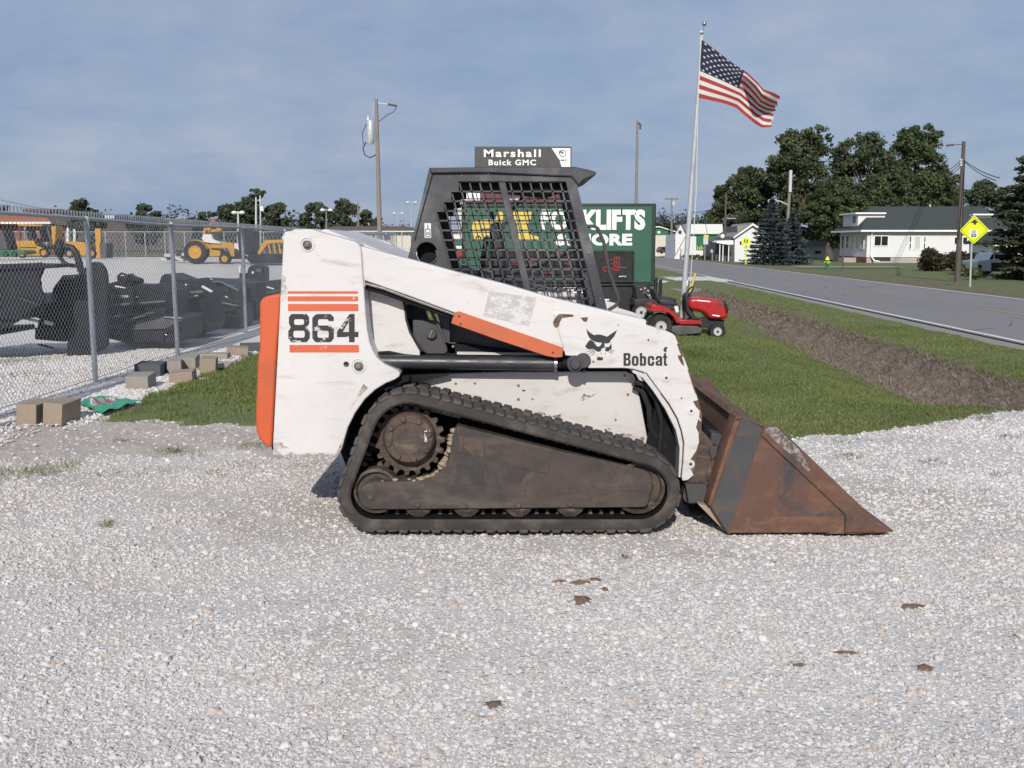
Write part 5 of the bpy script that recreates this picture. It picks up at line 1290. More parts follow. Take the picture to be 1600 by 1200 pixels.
sp('display_frame', 754.5, 438.5, 991, 441.0, -0.058, 0.0, M['sign_frame'], 0.004, cab_)
sp('display_frame', 989.4, 394.3, 991.5, 438.4, -0.058, 0.0, M['sign_frame'], 0.004, cab_)
low = sp('lower_panel', 722, 448, 992, 512, 0.03, 0.5, M['sign_black'], 0.01)
top = sp('upper_cabinet', 742, 229, 893, 296, 0.02, 0.5, M['sign_taupe'], 0.012)
YF = YS + 0.02 - 0.002
outline_mesh('corner_panel', [xz([(862,231.5),(891.2,231.5),(891.2,294),(886,294),(880,268),(874,250)], YF-0.003)], YF-0.003, M['plain_white'], top, 0.003)
lettering('lettering', 'Marshall', pbox(756,233.5,845,245.5,YF-0.006), YF-0.006, M['plain_white'], top, bold=0.03, spacing=1.25)
lettering('lettering', 'Buick GMC', pbox(763.5,249.3,837.5,258.4,YF-0.006), YF-0.006, M['plain_white'], top, bold=0.03, spacing=1.2)
lettering('lettering', 'GMC', pbox(871.5,249,887,252,YF-0.006), YF-0.006, M['deck'], top, bold=0.03, spacing=1.2)
outline_mesh('emblem', [xz(arc(879,239.5,5.4,0,360,20)[:-1],YF-0.006), xz(arc(879,239.5,4.3,0,360,20)[:-1],YF-0.006)], YF-0.006, M['deck'], top, 0.002)
for k in (-2.2, 0.2, 2.6): outline_mesh('emblem', [xz([(876.4+k,236.0+k*0.3),(878.2+k,236.4+k*0.3),(877.4+k,240.5+k*0.3),(875.6+k,238.5+k*0.3)],YF-0.006)], YF-0.006, M['deck'], top, 0.002)
mid_ = sp('middle_panel', 722, 296.5, 893, 317, 0.05, 0.45, M['maroon'], 0.01)
for u0, u1 in ((724,737),(738,750)): sp('panel_print', u0, 301, u1, 313, 0.045, 0.06, M['plain_white'], 0.001, mid_)
sp('panel_print', 794, 309.5, 812, 312.5, 0.045, 0.06, M['plain_white'], 0.001, mid_)
YG = YS - 0.012 - 0.003
lettering('lettering', 'FORKLIFTS', pbox(845,327.2,1008.5,359.5,YG), YG, M['plain_white'], cab_, bold=0.055, spacing=1.0)
lettering('lettering', '& MORE', pbox(868,365,988,383.8,YG), YG, M['plain_white'], cab_, bold=0.05, spacing=1.05)
# printed forklift picture
Yp = YG
for lp in ([(738,350),(741,344),(775,342),(777,332),(783,330),(786,334),(786,376),(770,376),(768,370),(758,370),(754,376),(741,376),(737,368)],
           [(801,332),(806,329),(831,329.5),(829,343),(824,350),(827,366),(842,370),(842,374.5),(811,375),(808,350),(802,342)]):
    outline_mesh('forklift_print', [xz(lp, Yp)], Yp, M['yellow_print'], cab_, 0.002)
for u in (747.5, 761): outline_mesh('forklift_print', [xz(arc(u,372.5,4.6,0,360,16)[:-1],Yp-0.003), xz(arc(u,372.5,2.4,0,360,16)[:-1],Yp-0.003)], Yp-0.003, M['sign_frame'], cab_, 0.002)
for lp in ([(753,357),(770,357),(770,361),(753,361)],[(786,352),(799,372),(797,374),(784,354)],[(776,374),(786,342),(788,343),(779,375)]):
    outline_mesh('forklift_print', [xz(lp, Yp-0.003)], Yp-0.003, M['ink'], cab_, 0.002)
# lit dots: the partly refreshed figures the photograph caught
YL = YS - 0.053; led = MB()
def dots(cells, u0, v0, du, dv):
    for i, j in cells:
        p = at(u0+i*du, v0+j*dv, YL); s = 0.0062
        led.bb(p.x-s, p.x+s, YL-0.003, YL, p.z-s, p.z+s)
three = [(0,0),(1,0),(2,0),(3,0),(4,1),(3,3),(2,3),(4,4),(4,5),(3,7),(2,7),(1,7),(0,7)]
dots([(i*1.6,j) for i, j in three], 950, 406, 1.7, 2.0)
dots([(i,j) for i in (0,4) for j in range(11)]+[(i,j) for j in (0,10) for i in range(5)]+[(2,j) for j in range(1,10)], 960.5, 402, 1.75, 2.05)
dots([(i,0) for i in range(8)], 966, 418, 1.7, 2); dots([(1,0),(2,0),(0,1),(0,2),(3,0.6),(1,3),(2,3),(3,2.6)], 942, 417.5, 1.9, 2)
for u0, v0, n in ((828,402,5),(841,403,5),(826,408,4),(832,421,3),(846,420,8),(852,424,8),(866,420,5),(885,411,4),(888,416,4),(912,421,4),(800,406,5),(796,416,5),(806,412,4)):
    dots([(k, (k*k+v0) % 3*0.7) for k in range(n)], u0, v0, 1.9, 2.0)
led.build('lit_dots', M['led_on'], cab_, kind='stuff')
lettering('lettering', '618-336-7014', pbox(790,448.8,930,458.4,YS+0.027), YS+0.027, M['plain_white'], low, bold=0.05)
lettering('lettering', 'OLD STATE ROUTE', pbox(850,467,952,476.5,YS+0.027), YS+0.027, M['plain_white'], low, bold=0.04)
lettering('lettering', '.com', pbox(936,482.5,968,492,YS+0.027), YS+0.027, M['plain_white'], low, bold=0.05)
sp('post', 735, 512, 747, 540, 0.15, 0.35, M['sign_frame']); sp('post', 968, 512, 980, 540, 0.15, 0.35, M['sign_frame'])
lettering('lettering', 'DAKTRONICS', pbox(876,427.5,894,431,YL-0.001), YL-0.001, M['deck'], cab_, bold=0.02)
lettering('lettering', 'galaxy', pbox(967,430.5,979,433,YL-0.001), YL-0.001, M['plain_white'], cab_, bold=0.02)

# ------------------------------------------------------------------ the flagpole and flag
YFp = 17.62; base = at(1064, 523, YFp)
pole = thing('flagpole', 'tall slim silver flagpole leaning slightly, planted on the lawn beside the red mower', 'flagpole', (base.x, YFp, hzf(base.x, YFp)))
A0, A1 = Vector((base.x, YFp, pole.location.z)), at(1097.5, 52, YFp)
MB().tube([A0+(A1-A0)*f for f in (0, .3, .6, .85, 1.0)], [0.047,0.044,0.038,0.032,0.028], 14).build('shaft', M['galv'], pole, smooth=True)
tp_ = at(1100.3, 37, YFp); MB().ball(tuple(tp_), 0.040, 14, 9).build('finial', M['steel'], pole, smooth=True)
MB().tube([A1, tp_], 0.010, 8).build('spindle', M['steel'], pole, smooth=True)
q = at(1096, 50, YFp-0.04); MB().ball(tuple(q), 0.035, 8, 6, (1.2,0.7,0.9)).build('truck', M['galv'], pole, smooth=True)
MB().tube([at(1095,55,YFp-0.05), at(1090.5,170,YFp-0.06), at(1088,300,YFp+0.07), at(1078,452,YFp+0.05)], 0.006, 5).build('halyard', M['poly_white'], pole)
p = at(1073.5, 443, YFp-0.02); MB().ball(tuple(p), 0.05, 8, 6, (0.45,0.5,1.2)).build('cleat_cover', M['poly_white'], pole, smooth=True)
t = NT('flag_red'); t.color((0.36,0.040,0.036)); t.rough(0.8); M['f_red'] = t.m
def cloth(name, c, tr=0.22):
    t = NT(name); t.color(t.mix(t.noise(40,3), tuple(x*0.92 for x in c), c)); t.rough(0.85)
    w = t.new('ShaderNodeBsdfTranslucent'); w.inputs['Color'].default_value = (*c, 1); mx = t.new('ShaderNodeMixShader'); mx.inputs[0].default_value = tr
    t.l.new(t.b.outputs[0], mx.inputs[1]); t.l.new(w.outputs[0], mx.inputs[2]); t.l.new(mx.outputs[0], t.n['Material Output'].inputs['Surface']); return t.m
M['f_red'] = cloth('flag_red_cloth', (0.40,0.050,0.042)); M['f_white'] = cloth('flag_white_cloth', (0.72,0.70,0.68)); M['f_blue'] = cloth('flag_blue_cloth', (0.014,0.018,0.050), 0.1)
flag = thing('flag', 'American flag with stars and stripes flying from the leaning silver pole', 'flag', tuple(at(1094,110,YFp-0.05)))
TE = [(1096.5,62),(1122,81),(1147,99.5),(1168,113),(1184,129),(1193,141),(1205,145),(1219,151)]
BE = [(1090.5,152.5),(1110,157),(1131,162),(1150,169),(1164,181),(1178,191),(1190,197.5),(1205,197)]
def edge(E, a):
    s = a*(len(E)-1); i = min(int(s), len(E)-2); f = s-i
    return E[i][0]+(E[i+1][0]-E[i][0])*f, E[i][1]+(E[i+1][1]-E[i][1])*f
def flag_pt(a, b):                       # a: hoist->fly, b: top->bottom
    (u0, v0), (u1, v1) = edge(TE, a), edge(BE, a)
    sag = math.sin(math.pi*b)*math.sin(math.pi*min(1, a*1.1))
    u = u0+(u1-u0)*b+2.5*sag*a; v = v0+(v1-v0)*b-3.0*sag+2*math.sin(b*9+a*6)*a
    fold = 0.22*a*math.sin(a*7.5-b*2.2)-0.40*sstep(0.36, 0.62, a)*(1-sstep(0.20, 0.36, b))*(1-0.5*sstep(0.85, 1.0, a))+0.16*sstep(0.3, 0.6, a)*sstep(0.34, 0.44, b)*(1-sstep(0.55, 0.8, b))+0.05*math.sin(b*13+a*5)*a
    return tuple(at(u, v, YFp-0.03+float(fold)))
def flag_patch(name, a0, a1, b0, b1, mat, na=30, nb=4):
    V = [flag_pt(a0+(a1-a0)*i/na, b0+(b1-b0)*j/nb) for j in range(nb+1) for i in range(na+1)]
    Fc = [(j*(na+1)+i, j*(na+1)+i+1, (j+1)*(na+1)+i+1, (j+1)*(na+1)+i) for j in range(nb) for i in range(na)]
    return np_mesh(name, np.array(V)-np.array(flag.location), np.array(Fc), mat, parent=flag, smooth=True)
for k in range(13):
    m_ = M['f_red'] if k % 2 == 0 else M['f_white']
    flag_patch('stripe', 0.395 if k < 7 else 0.0, 1.0-0.015*((k*5) % 3), k/13, (k+1)/13, m_)
can = flag_patch('canton', 0.0, 0.395, 0.0, 7/13, M['f_blue'], 16, 10)
sv, sf = [], []
for r in range(9):
    for c in range(6 if r % 2 == 0 else 5):
        a = 0.395*((c+0.5)/6 if r % 2 == 0 else (c+1)/6); b = 7/13*(r+0.5)/9
        o = len(sv); ctr = flag_pt(a, b); sv.append((ctr[0], ctr[1]-0.006, ctr[2]))
        for k in range(10):
            th = math.pi/2+2*math.pi*k/10; rr = 1.0 if k % 2 == 0 else 0.42
            q = flag_pt(max(0, a+0.0175*rr*math.cos(th)), max(0, b-0.0235*rr*math.sin(th))); sv.append((q[0], q[1]-0.006, q[2]))
        for k in range(10): sf.append((o, o+1+k, o+1+(k+1) % 10))
np_mesh('stars', np.array(sv)-np.array(flag.location), np.array(sf), M['f_white'], parent=can)

# ------------------------------------------------------------------ riding mowers on the lawn
def wheel(parent, u, v, Y, r_px, rim_px, w, name='wheel'):
    p = at(u, v, Y); s = (at(u+1, v, Y)-p).x; r, rr = r_px*s, rim_px*s
    o = MB().lathe_y((p.x,Y,p.z), [(rr*0.98,0.02),(rr,0.0),(r*0.90,-0.004),(r*0.985,0.018),(r,0.04),(r,w-0.04),(r*0.985,w-0.02),(r*0.9,w),(rr,w)], 30).build(name, M['tyre'], parent, smooth=True)
    MB().lathe_y((p.x,Y,p.z), [(rr*1.0,0.004),(rr*0.93,-0.010),(rr*0.84,0.010),(rr*0.62,0.040),(rr*0.40,0.030),(rr*0.34,0.0),(0.001,0.0)], 26).build('rim', M['rim'], o, smooth=True)
    MB().lathe_y((p.x,Y,p.z), [(rr*0.26,0.002),(rr*0.24,-0.014),(0.001,-0.015)], 14).build('axle_cap', M['plastic'], o, smooth=True)
    return o
YMo = 16.9
mow = thing('lawn_tractor', 'red riding lawn tractor with white wheel rims parked behind the flagpole', 'lawn mower', (at(1078,525,YMo).x, YMo+0.35, hzf(3, YMo)))
mz = lambda pts, Y: xz(pts, Y)
def mp(name, pts, ya, yb, mat, bev=0.02, parent=mow): return MB().prism(mz(pts, YMo+ya), YMo+ya, YMo+yb).build(name, M[mat] if isinstance(mat, str) else mat, parent, bevel=bev, seg=3)
hood = mp('hood', [(1075.6,477),(1077.5,469),(1081,465.5),(1098,465.2),(1132,470),(1136.5,479.5),(1138,494.5),(1135,499),(1109,498.5),(1102,490),(1095,486.5),(1080,483)], 0.10, 0.62, 'red', 0.05)
mp('hood_vent', [(1089,468.5),(1110,470.5),(1110,472.3),(1089,470.4)], 0.092, 0.12, 'plain_white', 0.002, hood)
mp('hood_print', [(1113.5,491.5),(1125,493),(1124,495),(1113,493.3)], 0.094, 0.12, 'plain_white', 0.001, hood)
mp('grille', [(1130,469.8),(1133.5,470.5),(1138,480),(1138.3,489),(1135,489),(1133,479)], 0.08, 0.64, 'plastic', 0.02, hood)
mp('hood_print', [(1122,472),(1131,473),(1132,477),(1122,475.5)], 0.092, 0.12, 'deck', 0.001, hood)
mp('rear_fender', [(1016.5,484),(1018.5,478),(1023,475.5),(1031,477.5),(1044,481.3),(1053,487.5),(1060,497),(1063.5,505.2),(1057,505),(1052,495),(1045,489.2),(1030,486.8),(1018,487.5)], 0.02, 0.80, 'red', 0.012)
mp('running_board', [(1058,499.8),(1095.5,501),(1097.3,506.8),(1060,506.8)], 0.05, 0.72, 'red', 0.008)
mp('deck', [(1046,511),(1060,508.5),(1090,509.5),(1098,514),(1096,521),(1060,524.5),(1048,519)], 0.0, 0.85, 'deck', 0.02)
mp('frame', [(1060,500),(1105,497),(1118,500),(1132,500),(1130,511),(1100,512),(1064,510)], 0.22, 0.5, 'plastic', 0.01)
mp('dash', [(1070,463),(1074,458),(1079,458),(1080,470),(1084,492),(1094,500),(1082,500),(1072,486)], 0.2, 0.52, 'plastic', 0.02)
mp('seat', [(1028,470.5),(1034,467.5),(1056,471),(1058.5,474.5),(1056,477.5),(1034,476)], 0.15, 0.58, 'seat', 0.03)
mp('seat_back', [(1021,453),(1025,452),(1029.5,462),(1034,471.5),(1030,473),(1025,466)], 0.15, 0.58, 'seat', 0.03)
mp('fuel_bottle', [(1053.5,480),(1056,478),(1060,479),(1061,488),(1056,489)], 0.12, 0.3, 'poly_white', 0.01)
c_ = at(1076, 457, YMo+0.36); MB().tube([Vector((c_.x,c_.y,c_.z))+Vector((0.16*math.cos(a)*0.45, 0.18*math.sin(a), 0.10*math.cos(a)*1.0)) for a in [2*math.pi*k/20 for k in range(20)]], 0.014, 8, closed=True).build('steering_wheel', M['plastic'], mow, smooth=True)
mp('steering_column', [(1073,458),(1077,456),(1080,476),(1076,478)], 0.32, 0.40, 'plastic', 0.01)
wheel(mow, 1033, 510.5, YMo, 18.6, 9.2, 0.24); wheel(mow, 1121.5, 518, YMo+0.02, 12.6, 6.9, 0.17)
wheel(mow, 1033, 507.5, YMo+0.62, 18.2, 9, 0.24); wheel(mow, 1121, 515.5, YMo+0.6, 12.3, 6.7, 0.17)
YM2 = 18.0
mow2 = thing('zero_turn_mower', 'black mower with upright levers and a white rim behind the red lawn tractor', 'lawn mower', (at(1015,500,YM2).x, YM2+0.3, hzf(2, YM2)))
def mp2(name, pts, ya, yb, mat, bev=0.02): return MB().prism(mz(pts, YM2+ya), YM2+ya, YM2+yb).build(name, M[mat], mow2, bevel=bev)
wheel(mow2, 1002, 488, YM2, 12.8, 9.0, 0.25); wheel(mow2, 1003, 486, YM2+0.75, 12.5, 8.8, 0.25)
mp2('engine', [(992,447),(999,445),(1016,447),(1018,462),(1008,468),(994,468)], 0.2, 0.7, 'plastic')
for u0, v0 in ((1000,451),(1006,449),(1011,453),(1004,456),(1013,460)):
    mp2('engine_fin', [(u0,v0),(u0+3.5,v0+.6),(u0+3,v0+3),(u0+.5,v0+2.6)], 0.18, 0.25, 'rim', 0.004)
mp2('body', [(990,468),(1010,466),(1030,470),(1058,473),(1060,484),(1020,486),(1012,478),(992,478)], 0.1, 0.8, 'seat')
mp2('seat', [(1018,452),(1022,451),(1030,464),(1056,466),(1058,471),(1026,472)], 0.2, 0.7, 'seat', 0.04)
mp2('tailpiece', [(1011,486),(1022,484),(1021,492),(1014,494)], 0.05, 0.5, 'green_wall')
for pts in ([(1023.5,462),(1024.5,448),(1026,434)],[(1031,464),(1032,450),(1032,436.5)]):
    MB().tube([at(u,v,YM2+0.35) for u, v in pts], 0.032, 10).build('lever', M['plastic'], mow2, smooth=True)
MB().tube([at(1003,452,YM2+.15), at(1020,470,YM2+.15)], 0.014, 8).build('stay', M['steel'], mow2, smooth=True)
MB().tube([at(1022,453,YM2+.15), at(1030,470,YM2+.15)], 0.014, 8).build('stay', M['steel'], mow2, smooth=True)
YW = 27.0
mk = thing('marker_post', 'yellow leaning marker rod standing in the grass behind the mowers', 'post', (at(1075,455,YW).x, YW, hzf(4.7, YW)))
MB().tube([at(1072,478,YW), at(1086.5,427,YW)], 0.030, 8).build('rod', M['yellow_print'], mk, smooth=True)
YW2 = 24.0
mk = thing('marker_stake', 'short white stake standing in the grass behind the flagpole', 'post', (at(1071,465,YW2).x, YW2, hzf(4, YW2)))
MB().tube([at(1070,470,YW2), at(1072,437,YW2)], 0.022, 8).build('stake', M['fascia'], mk, smooth=True)

# ------------------------------------------------------------------ trees
def leaf_cloud(blobs, n, size, shell=0.30, droop=0.0):
    """leaf-sized quads spread through clumps; blobs = (x,y,z,rx,ry,rz)"""
    B = np.array(blobs, float); w = (B[:,3]*B[:,5]); idx = rng.choice(len(B), n, p=w/w.sum())
    d = rng.normal(0, 1, (n, 3)); d /= np.linalg.norm(d, axis=1)[:,None]
    q = rng.uniform(shell**3, 1.0, n)**(1/3)*rng.uniform(0.75, 1.28, n)
    C = B[idx,:3]+d*B[idx,3:]*q[:,None]
    nrm = d+rng.normal(0, 0.75, (n, 3)); nrm /= np.linalg.norm(nrm, axis=1)[:,None]
    up = rng.normal(0, 1, (n, 3)); u = np.cross(nrm, up); u /= np.linalg.norm(u, axis=1)[:,None]; v = np.cross(nrm, u)
    s = size*rng.uniform(0.55, 1.35, n)[:,None]
    V = np.stack([C-u*s*0.5, C+v*s*0.42, C+u*s*0.5, C-v*s*0.42], 1).reshape(-1, 3)
    V[:,2] -= droop*np.abs(rng.normal(0, 1, len(V)))*0
    Fc = np.arange(n*4).reshape(-1, 4)
    bt = rng.uniform(-0.26, 0.26, len(B))[idx]
    tint = np.clip(0.42+bt+rng.normal(0, 0.20, n), 0, 1)
    return V, Fc, np.repeat(tint, 4)
def crown_blobs(cx, cy, cz, rx, ry, rz, n, r):
    out = []
    for _ in range(n):
        d = rng.normal(0, 1, 3); d /= np.linalg.norm(d); q = rng.uniform(0.35, 1.0)**0.6
        k = r*rng.uniform(0.6, 1.35); out.append((cx+d[0]*(rx-k*0.6)*q, cy+d[1]*(ry-k*0.6)*q, cz+d[2]*(rz-k*0.5)*q, k, k, k*0.78))
    return out
def tree(name, label, x, y, z, crowns, trunk_h, trunk_r, mat, leaves, size, group, cat='tree', lean=0.0):
    """crowns: list of (dx,dy,z,rx,ry,rz,n,r) relative to the tree's base"""
    t = thing(name, label, cat, (x, y, z), group)
    mb = MB(); H = trunk_h
    mb.tube([(x+lean*f*H, y, z-0.2+f*(H+0.2)) for f in (0, .15, .4, .7, 1.0)], [trunk_r*1.5, trunk_r*1.1, trunk_r*0.9, trunk_r*0.7, trunk_r*0.5], 9)
    blobs = []
    for (dx, dy, cz, rx, ry, rz, n, r) in crowns: blobs += crown_blobs(x+dx, y+dy, z+cz, rx, ry, rz, int(n*2.4), r*0.56)
    for b in blobs[::9]:
        s = Vector((x+lean*H*0.7, y, z+H*rng.uniform(0.45, 1.0))); e = Vector(b[:3]); m_ = s.lerp(e, 0.55)+Vector((0,0,-0.06*(e-s).length))
        mb.tube([s, m_, e], [trunk_r*0.28, trunk_r*0.16, trunk_r*0.05], 5)
    mb.build('trunk', M['bark'], t, smooth=True)
    V, Fc, tn = leaf_cloud(blobs, leaves, size)
    np_mesh('crown', V-np.array((x, y, z)), Fc, mat, parent=t, colors=np.stack([tn]*3, 1))
    return t
def zat(v, Y): return at(800, v, Y).z
def xat(u, Y): return at(u, 380, Y).x
def ptree(name, label, u0, u1, v0, vbase, Y, mat, leaves, size, group, crown_frac=0.75, n=18, trunk=0.3, extra=(), lean=0.0, rsc=0.30):
    """a tree filling the picture span u0..u1, top at v0, built at depth Y in metres"""
    x = xat((u0+u1)/2, Y); z = hzf(x, Y)-0.05; top = zat(v0, Y)-z; rx = (xat(u1, Y)-xat(u0, Y))/2
    rz = top*crown_frac/2; cz = top-rz
    cr = [(0, 0, cz, rx, rx*0.8, rz, n, max(rx, rz)*rsc)]
    for (ua, ub, va, vb, nn) in extra:
        ra = (xat(ub, Y)-xat(ua, Y))/2; za, zb_ = zat(va, Y), zat(vb, Y)
        cr.append((xat((ua+ub)/2, Y)-x, rng.uniform(-0.5, 0.5)*ra, (za+zb_)/2-z, ra, ra*0.8, (za-zb_)/2, nn, max(ra, (za-zb_)/2)*0.34))
    return tree(name, label, x, y=Y, z=z, crowns=cr, trunk_h=top*0.62, trunk_r=trunk, mat=mat, leaves=leaves, size=size, group=group, lean=lean)
GR = 'big trees behind the houses on the right'
ptree('shade_tree', 'tall wind-blown shade tree left of centre in the big grove, above the white light pole', 1193, 1294, 195, 405, 112, M['leaf'], 24000, 0.31, GR, 0.66, 34, 0.42, [(1194,1255,236,310,14),(1236,1294,194,250,12),(1195,1300,285,392,30)], rsc=0.27)
ptree('shade_tree', 'broad dark tree at the grove left end behind the small white house', 1106, 1218, 256, 405, 118, M['leaf'], 23000, 0.31, GR, 0.88, 34, 0.4, [(1120,1195,256,315,14),(1100,1170,310,392,18),(1150,1225,272,380,20)], rsc=0.28)
ptree('shade_tree', 'largest spreading tree in the grove with a gap of sky near its top', 1280, 1410, 205, 405, 116, M['leaf'], 32000, 0.32, GR, 0.84, 44, 0.55, [(1283,1338,214,280,14),(1308,1378,203,258,14),(1245,1345,280,395,34),(1330,1420,260,360,26)], rsc=0.25)
ptree('shade_tree', 'high rounded tree at the grove right side above the green roof', 1366, 1474, 193, 405, 122, M['leaf_deep'], 30000, 0.32, GR, 0.86, 40, 0.5, [(1388,1467,192,248,16),(1410,1500,255,350,28),(1370,1450,235,320,16)], rsc=0.26)
ptree('shade_tree', 'low bushy bright green tree standing directly left of the green roofed house', 1250, 1342, 276, 405, 104, M['leaf_deep'], 19000, 0.29, GR, 0.86, 32, 0.4, [(1268,1358,292,385,20)], rsc=0.29)
ptree('shade_tree', 'pale drooping tree between the green roof and the right utility pole', 1440, 1506, 258, 405, 126, M['leaf_deep'], 13000, 0.31, GR, 0.88, 24, 0.3, [(1436,1480,268,340,10)])
ptree('shade_tree', 'hazy far tree seen between the utility pole and the dark evergreen', 1498, 1580, 279, 405, 150, M['leaf_far'], 10000, 0.38, GR, 0.88, 24, 0.35)
GL = 'distant trees beyond the gravel yard'
for (u0, u1, v0, Y, nl, lab, ex) in ((112,160,306,96,3600,'small round dark tree standing alone above the fence at the far left',()),
        (200,258,319,118,3000,'low ragged tree right of the lone round tree beyond the yard',[(196,225,330,350,4)]),
        (330,378,312,125,3600,'mid-green tree at the left of the clump behind the yellow backhoe',[(300,345,328,352,5)]),
        (366,412,300,128,4200,'tallest thin-topped tree of the clump behind the backhoe',[(385,425,293,320,5)]),
        (404,452,314,130,3200,'dark tree at the right of the clump behind the backhoe',()),
        (468,520,316,150,3400,'round dark tree seen over the white upright at its left',()),
        (512,566,309,152,3400,'open topped tree seen over the white upright, left of the transformer pole',()),
        (560,600,326,156,2200,'small tree directly behind the transformer pole',())):
    ptree('far_tree', lab, u0-3, u1+3, v0-1, 392, Y, M['leaf_far'], nl*2, 0.38, GL, 0.88, 20, 0.25, ex, rsc=0.33)
# far tree line that reads as one mass
blobs = []
for u in list(range(60, 470, 9)):
    Y = 165+10*math.sin(u*0.7); x = xat(u, Y); h = 3.6+1.6*math.sin(u*0.21)+1.0*math.sin(u*0.53); blobs.append((x, Y, 0.6+h*0.5, 2.6, 2.2, h*0.62))
for u in range(1024, 1125, 6):
    Y = 230; x = xat(u, Y); h = 7.2+1.6*math.sin(u*0.19)+0.8*math.sin(u*0.67); blobs.append((x, Y, h*0.5, 2.8, 2.4, h*0.58))
for u in range(585, 690, 8):
    Y = 240; x = xat(u, Y); h = 4.4+1.2*math.sin(u*0.3); blobs.append((x, Y, 0.6+h*0.5, 2.6, 2.2, h*0.6))
for u in range(1480, 1640, 9):
    Y = 170; x = xat(u, Y); h = 6.5+2*math.sin(u*0.17); blobs.append((x, Y, h*0.5, 3, 2.5, h*0.6))
V, Fc, tn = leaf_cloud(blobs, 34000, 0.5)
np_mesh('treeline', V, Fc, M['leaf_far'], colors=np.stack([tn]*3, 1), kind='stuff')

def conifer(label, u0, u1, v0, Y, mat, n, size, grp, full=1.0, ex=0.80, skirt=1.0):
    x = xat((u0+u1)/2, Y); z = hzf(x, Y)-0.05; H = zat(v0, Y)-z; rb = (xat(u1, Y)-xat(u0, Y))/2
    t = thing('spruce_tree', label, 'tree', (x, Y, z), grp)
    MB().tube([(x, Y, z-0.2), (x, Y, z+H*0.5), (x, Y, z+H*0.97)], [0.03*H, 0.018*H, 0.004*H], 8).build('trunk', M['bark'], t, smooth=True)
    tiers = int(9+H*1.3); nb = max(1, n//tiers)
    Vs, Ts = [], []
    for i in range(tiers):
        f = i/(tiers-1); zz = z+H*(0.05+0.93*f); rr = rb*(1-f)**ex*full*rng.uniform(0.86, 1.1)*(skirt+(1-skirt)*min(1, f/0.28))+0.05
        br = max(5, int(13*(1-f)+4))
        for b in range(br):
            a = 2*math.pi*b/br+i*0.7+rng.normal(0, .15); L_ = rr*rng.uniform(0.7, 1.12); m = max(6, int(nb/br))
            q = rng.uniform(0.1, 1, m)**0.7*L_
            C = np.stack([x+np.cos(a)*q+rng.normal(0, .10*rr+.02, m), Y+np.sin(a)*q+rng.normal(0, .10*rr+.02, m), zz-0.22*q+0.30*(q/L_)**2*q*0.4+rng.normal(0, 0.05*H/tiers*3, m)], 1)
            d = np.stack([np.cos(a)+rng.normal(0, .5, m), np.sin(a)+rng.normal(0, .5, m), rng.normal(0.05, .4, m)], 1); d /= np.linalg.norm(d, axis=1)[:,None]
            s = np.cross(d, rng.normal(0, 1, (m, 3))); s /= np.linalg.norm(s, axis=1)[:,None]
            k = size*rng.uniform(.6, 1.3, m)[:,None]
            Vs.append(np.stack([C-d*k*.6, C+s*k*.24, C+d*k*.6, C-s*k*.24], 1).reshape(-1, 3)); Ts.append(np.repeat(np.clip(0.45+rng.uniform(-.2, .2)+rng.normal(0, .18, m), 0, 1), 4))
    V = np.concatenate(Vs); T = np.concatenate(Ts)
    np_mesh('crown', V-np.array((x, Y, z)), np.arange(len(V)).reshape(-1, 4), mat, parent=t, colors=np.stack([T]*3, 1))
conifer('dark blue-grey spruce, the taller of two, left of the white light pole', 1172, 1236, 313, 80, M['leaf_blue'], 9000, 0.34, 'blue spruces beside the road', 1.15)
conifer('shorter blue-grey spruce standing just behind the white light pole', 1212, 1262, 335, 83, M['leaf_blue'], 6500, 0.34, 'blue spruces beside the road', 1.15)
conifer('very dark evergreen cut by the right edge of the picture', 1556, 1736, 182, 47, M['needle'], 60000, 0.26, None, 1.08, 0.47, 0.68)

# ------------------------------------------------------------------ shrubs
def shrub(label, u0, u1, v0, v1, Y, n, mat, grp=None, size=0.16, name='shrub'):
    x0, x1 = xat(u0, Y), xat(u1, Y); x = (x0+x1)/2; H = (zat(v0, Y)-zat(v1, Y)); z = hzf(x, Y)
    t = thing(name, label, 'shrub', (x, Y, z), grp); rx = (x1-x0)/2
    bl = []
    for k in range(max(5, int(rx*9))): bl.append((x+rng.uniform(-1, 1)*rx*0.88, Y+rng.uniform(-0.5, 0.5), z+H*rng.uniform(0.25, 0.70), H*0.36, H*0.36, H*0.34))
    V, Fc, T = leaf_cloud(bl, n, size); np_mesh('foliage', V-np.array((x, Y, z)), Fc, mat, parent=t, colors=np.stack([T]*3, 1))
    mb = MB()
    for b in bl: mb.tube([(b[0], b[1], z-0.05), (b[0]+rng.uniform(-.1,.1), b[1], b[2])], [0.03, 0.012], 5)
    mb.build('stems', M['bark'], t)
shrub('wide brownish hedge shrub in front of the white house wall, left of the pole', 1446, 1506, 393, 426, 62, 9000, M['leaf_hedge'], 'hedge in front of the house')
shrub('brownish hedge shrub right of the utility pole, behind the yellow diamond sign', 1496, 1556, 395, 426, 62, 9000, M['leaf_hedge'], 'hedge in front of the house')
shrub('low dark shrub in the shade at the foot of the utility pole', 1502, 1540, 421, 440, 47, 2600, M['leaf_deep'], 'low dark shrubs in the shade')
shrub('low dark shrub added to darken the shaded ground under the evergreen at the right edge', 1580, 1650, 416, 443, 45, 3600, M['leaf_deep'], 'low dark shrubs in the shade')  # added foliage, standing in for shaded ground below the evergreen
for k, (u, lab) in enumerate(((1074,'leftmost little bush before the white and green building'),(1083,'second little bush before the white and green building'),(1095,'little bush below the green wall panel'))):
    shrub(lab, u-5, u+5, 393.5, 401, 105, 500, M['leaf_deep'], 'little bushes before the white and green building', 0.2)
shrub('brown twiggy bush beside the road sign in front of the green building', 1103, 1120, 393, 401, 100, 900, M['leaf_hedge'], None, 0.2)

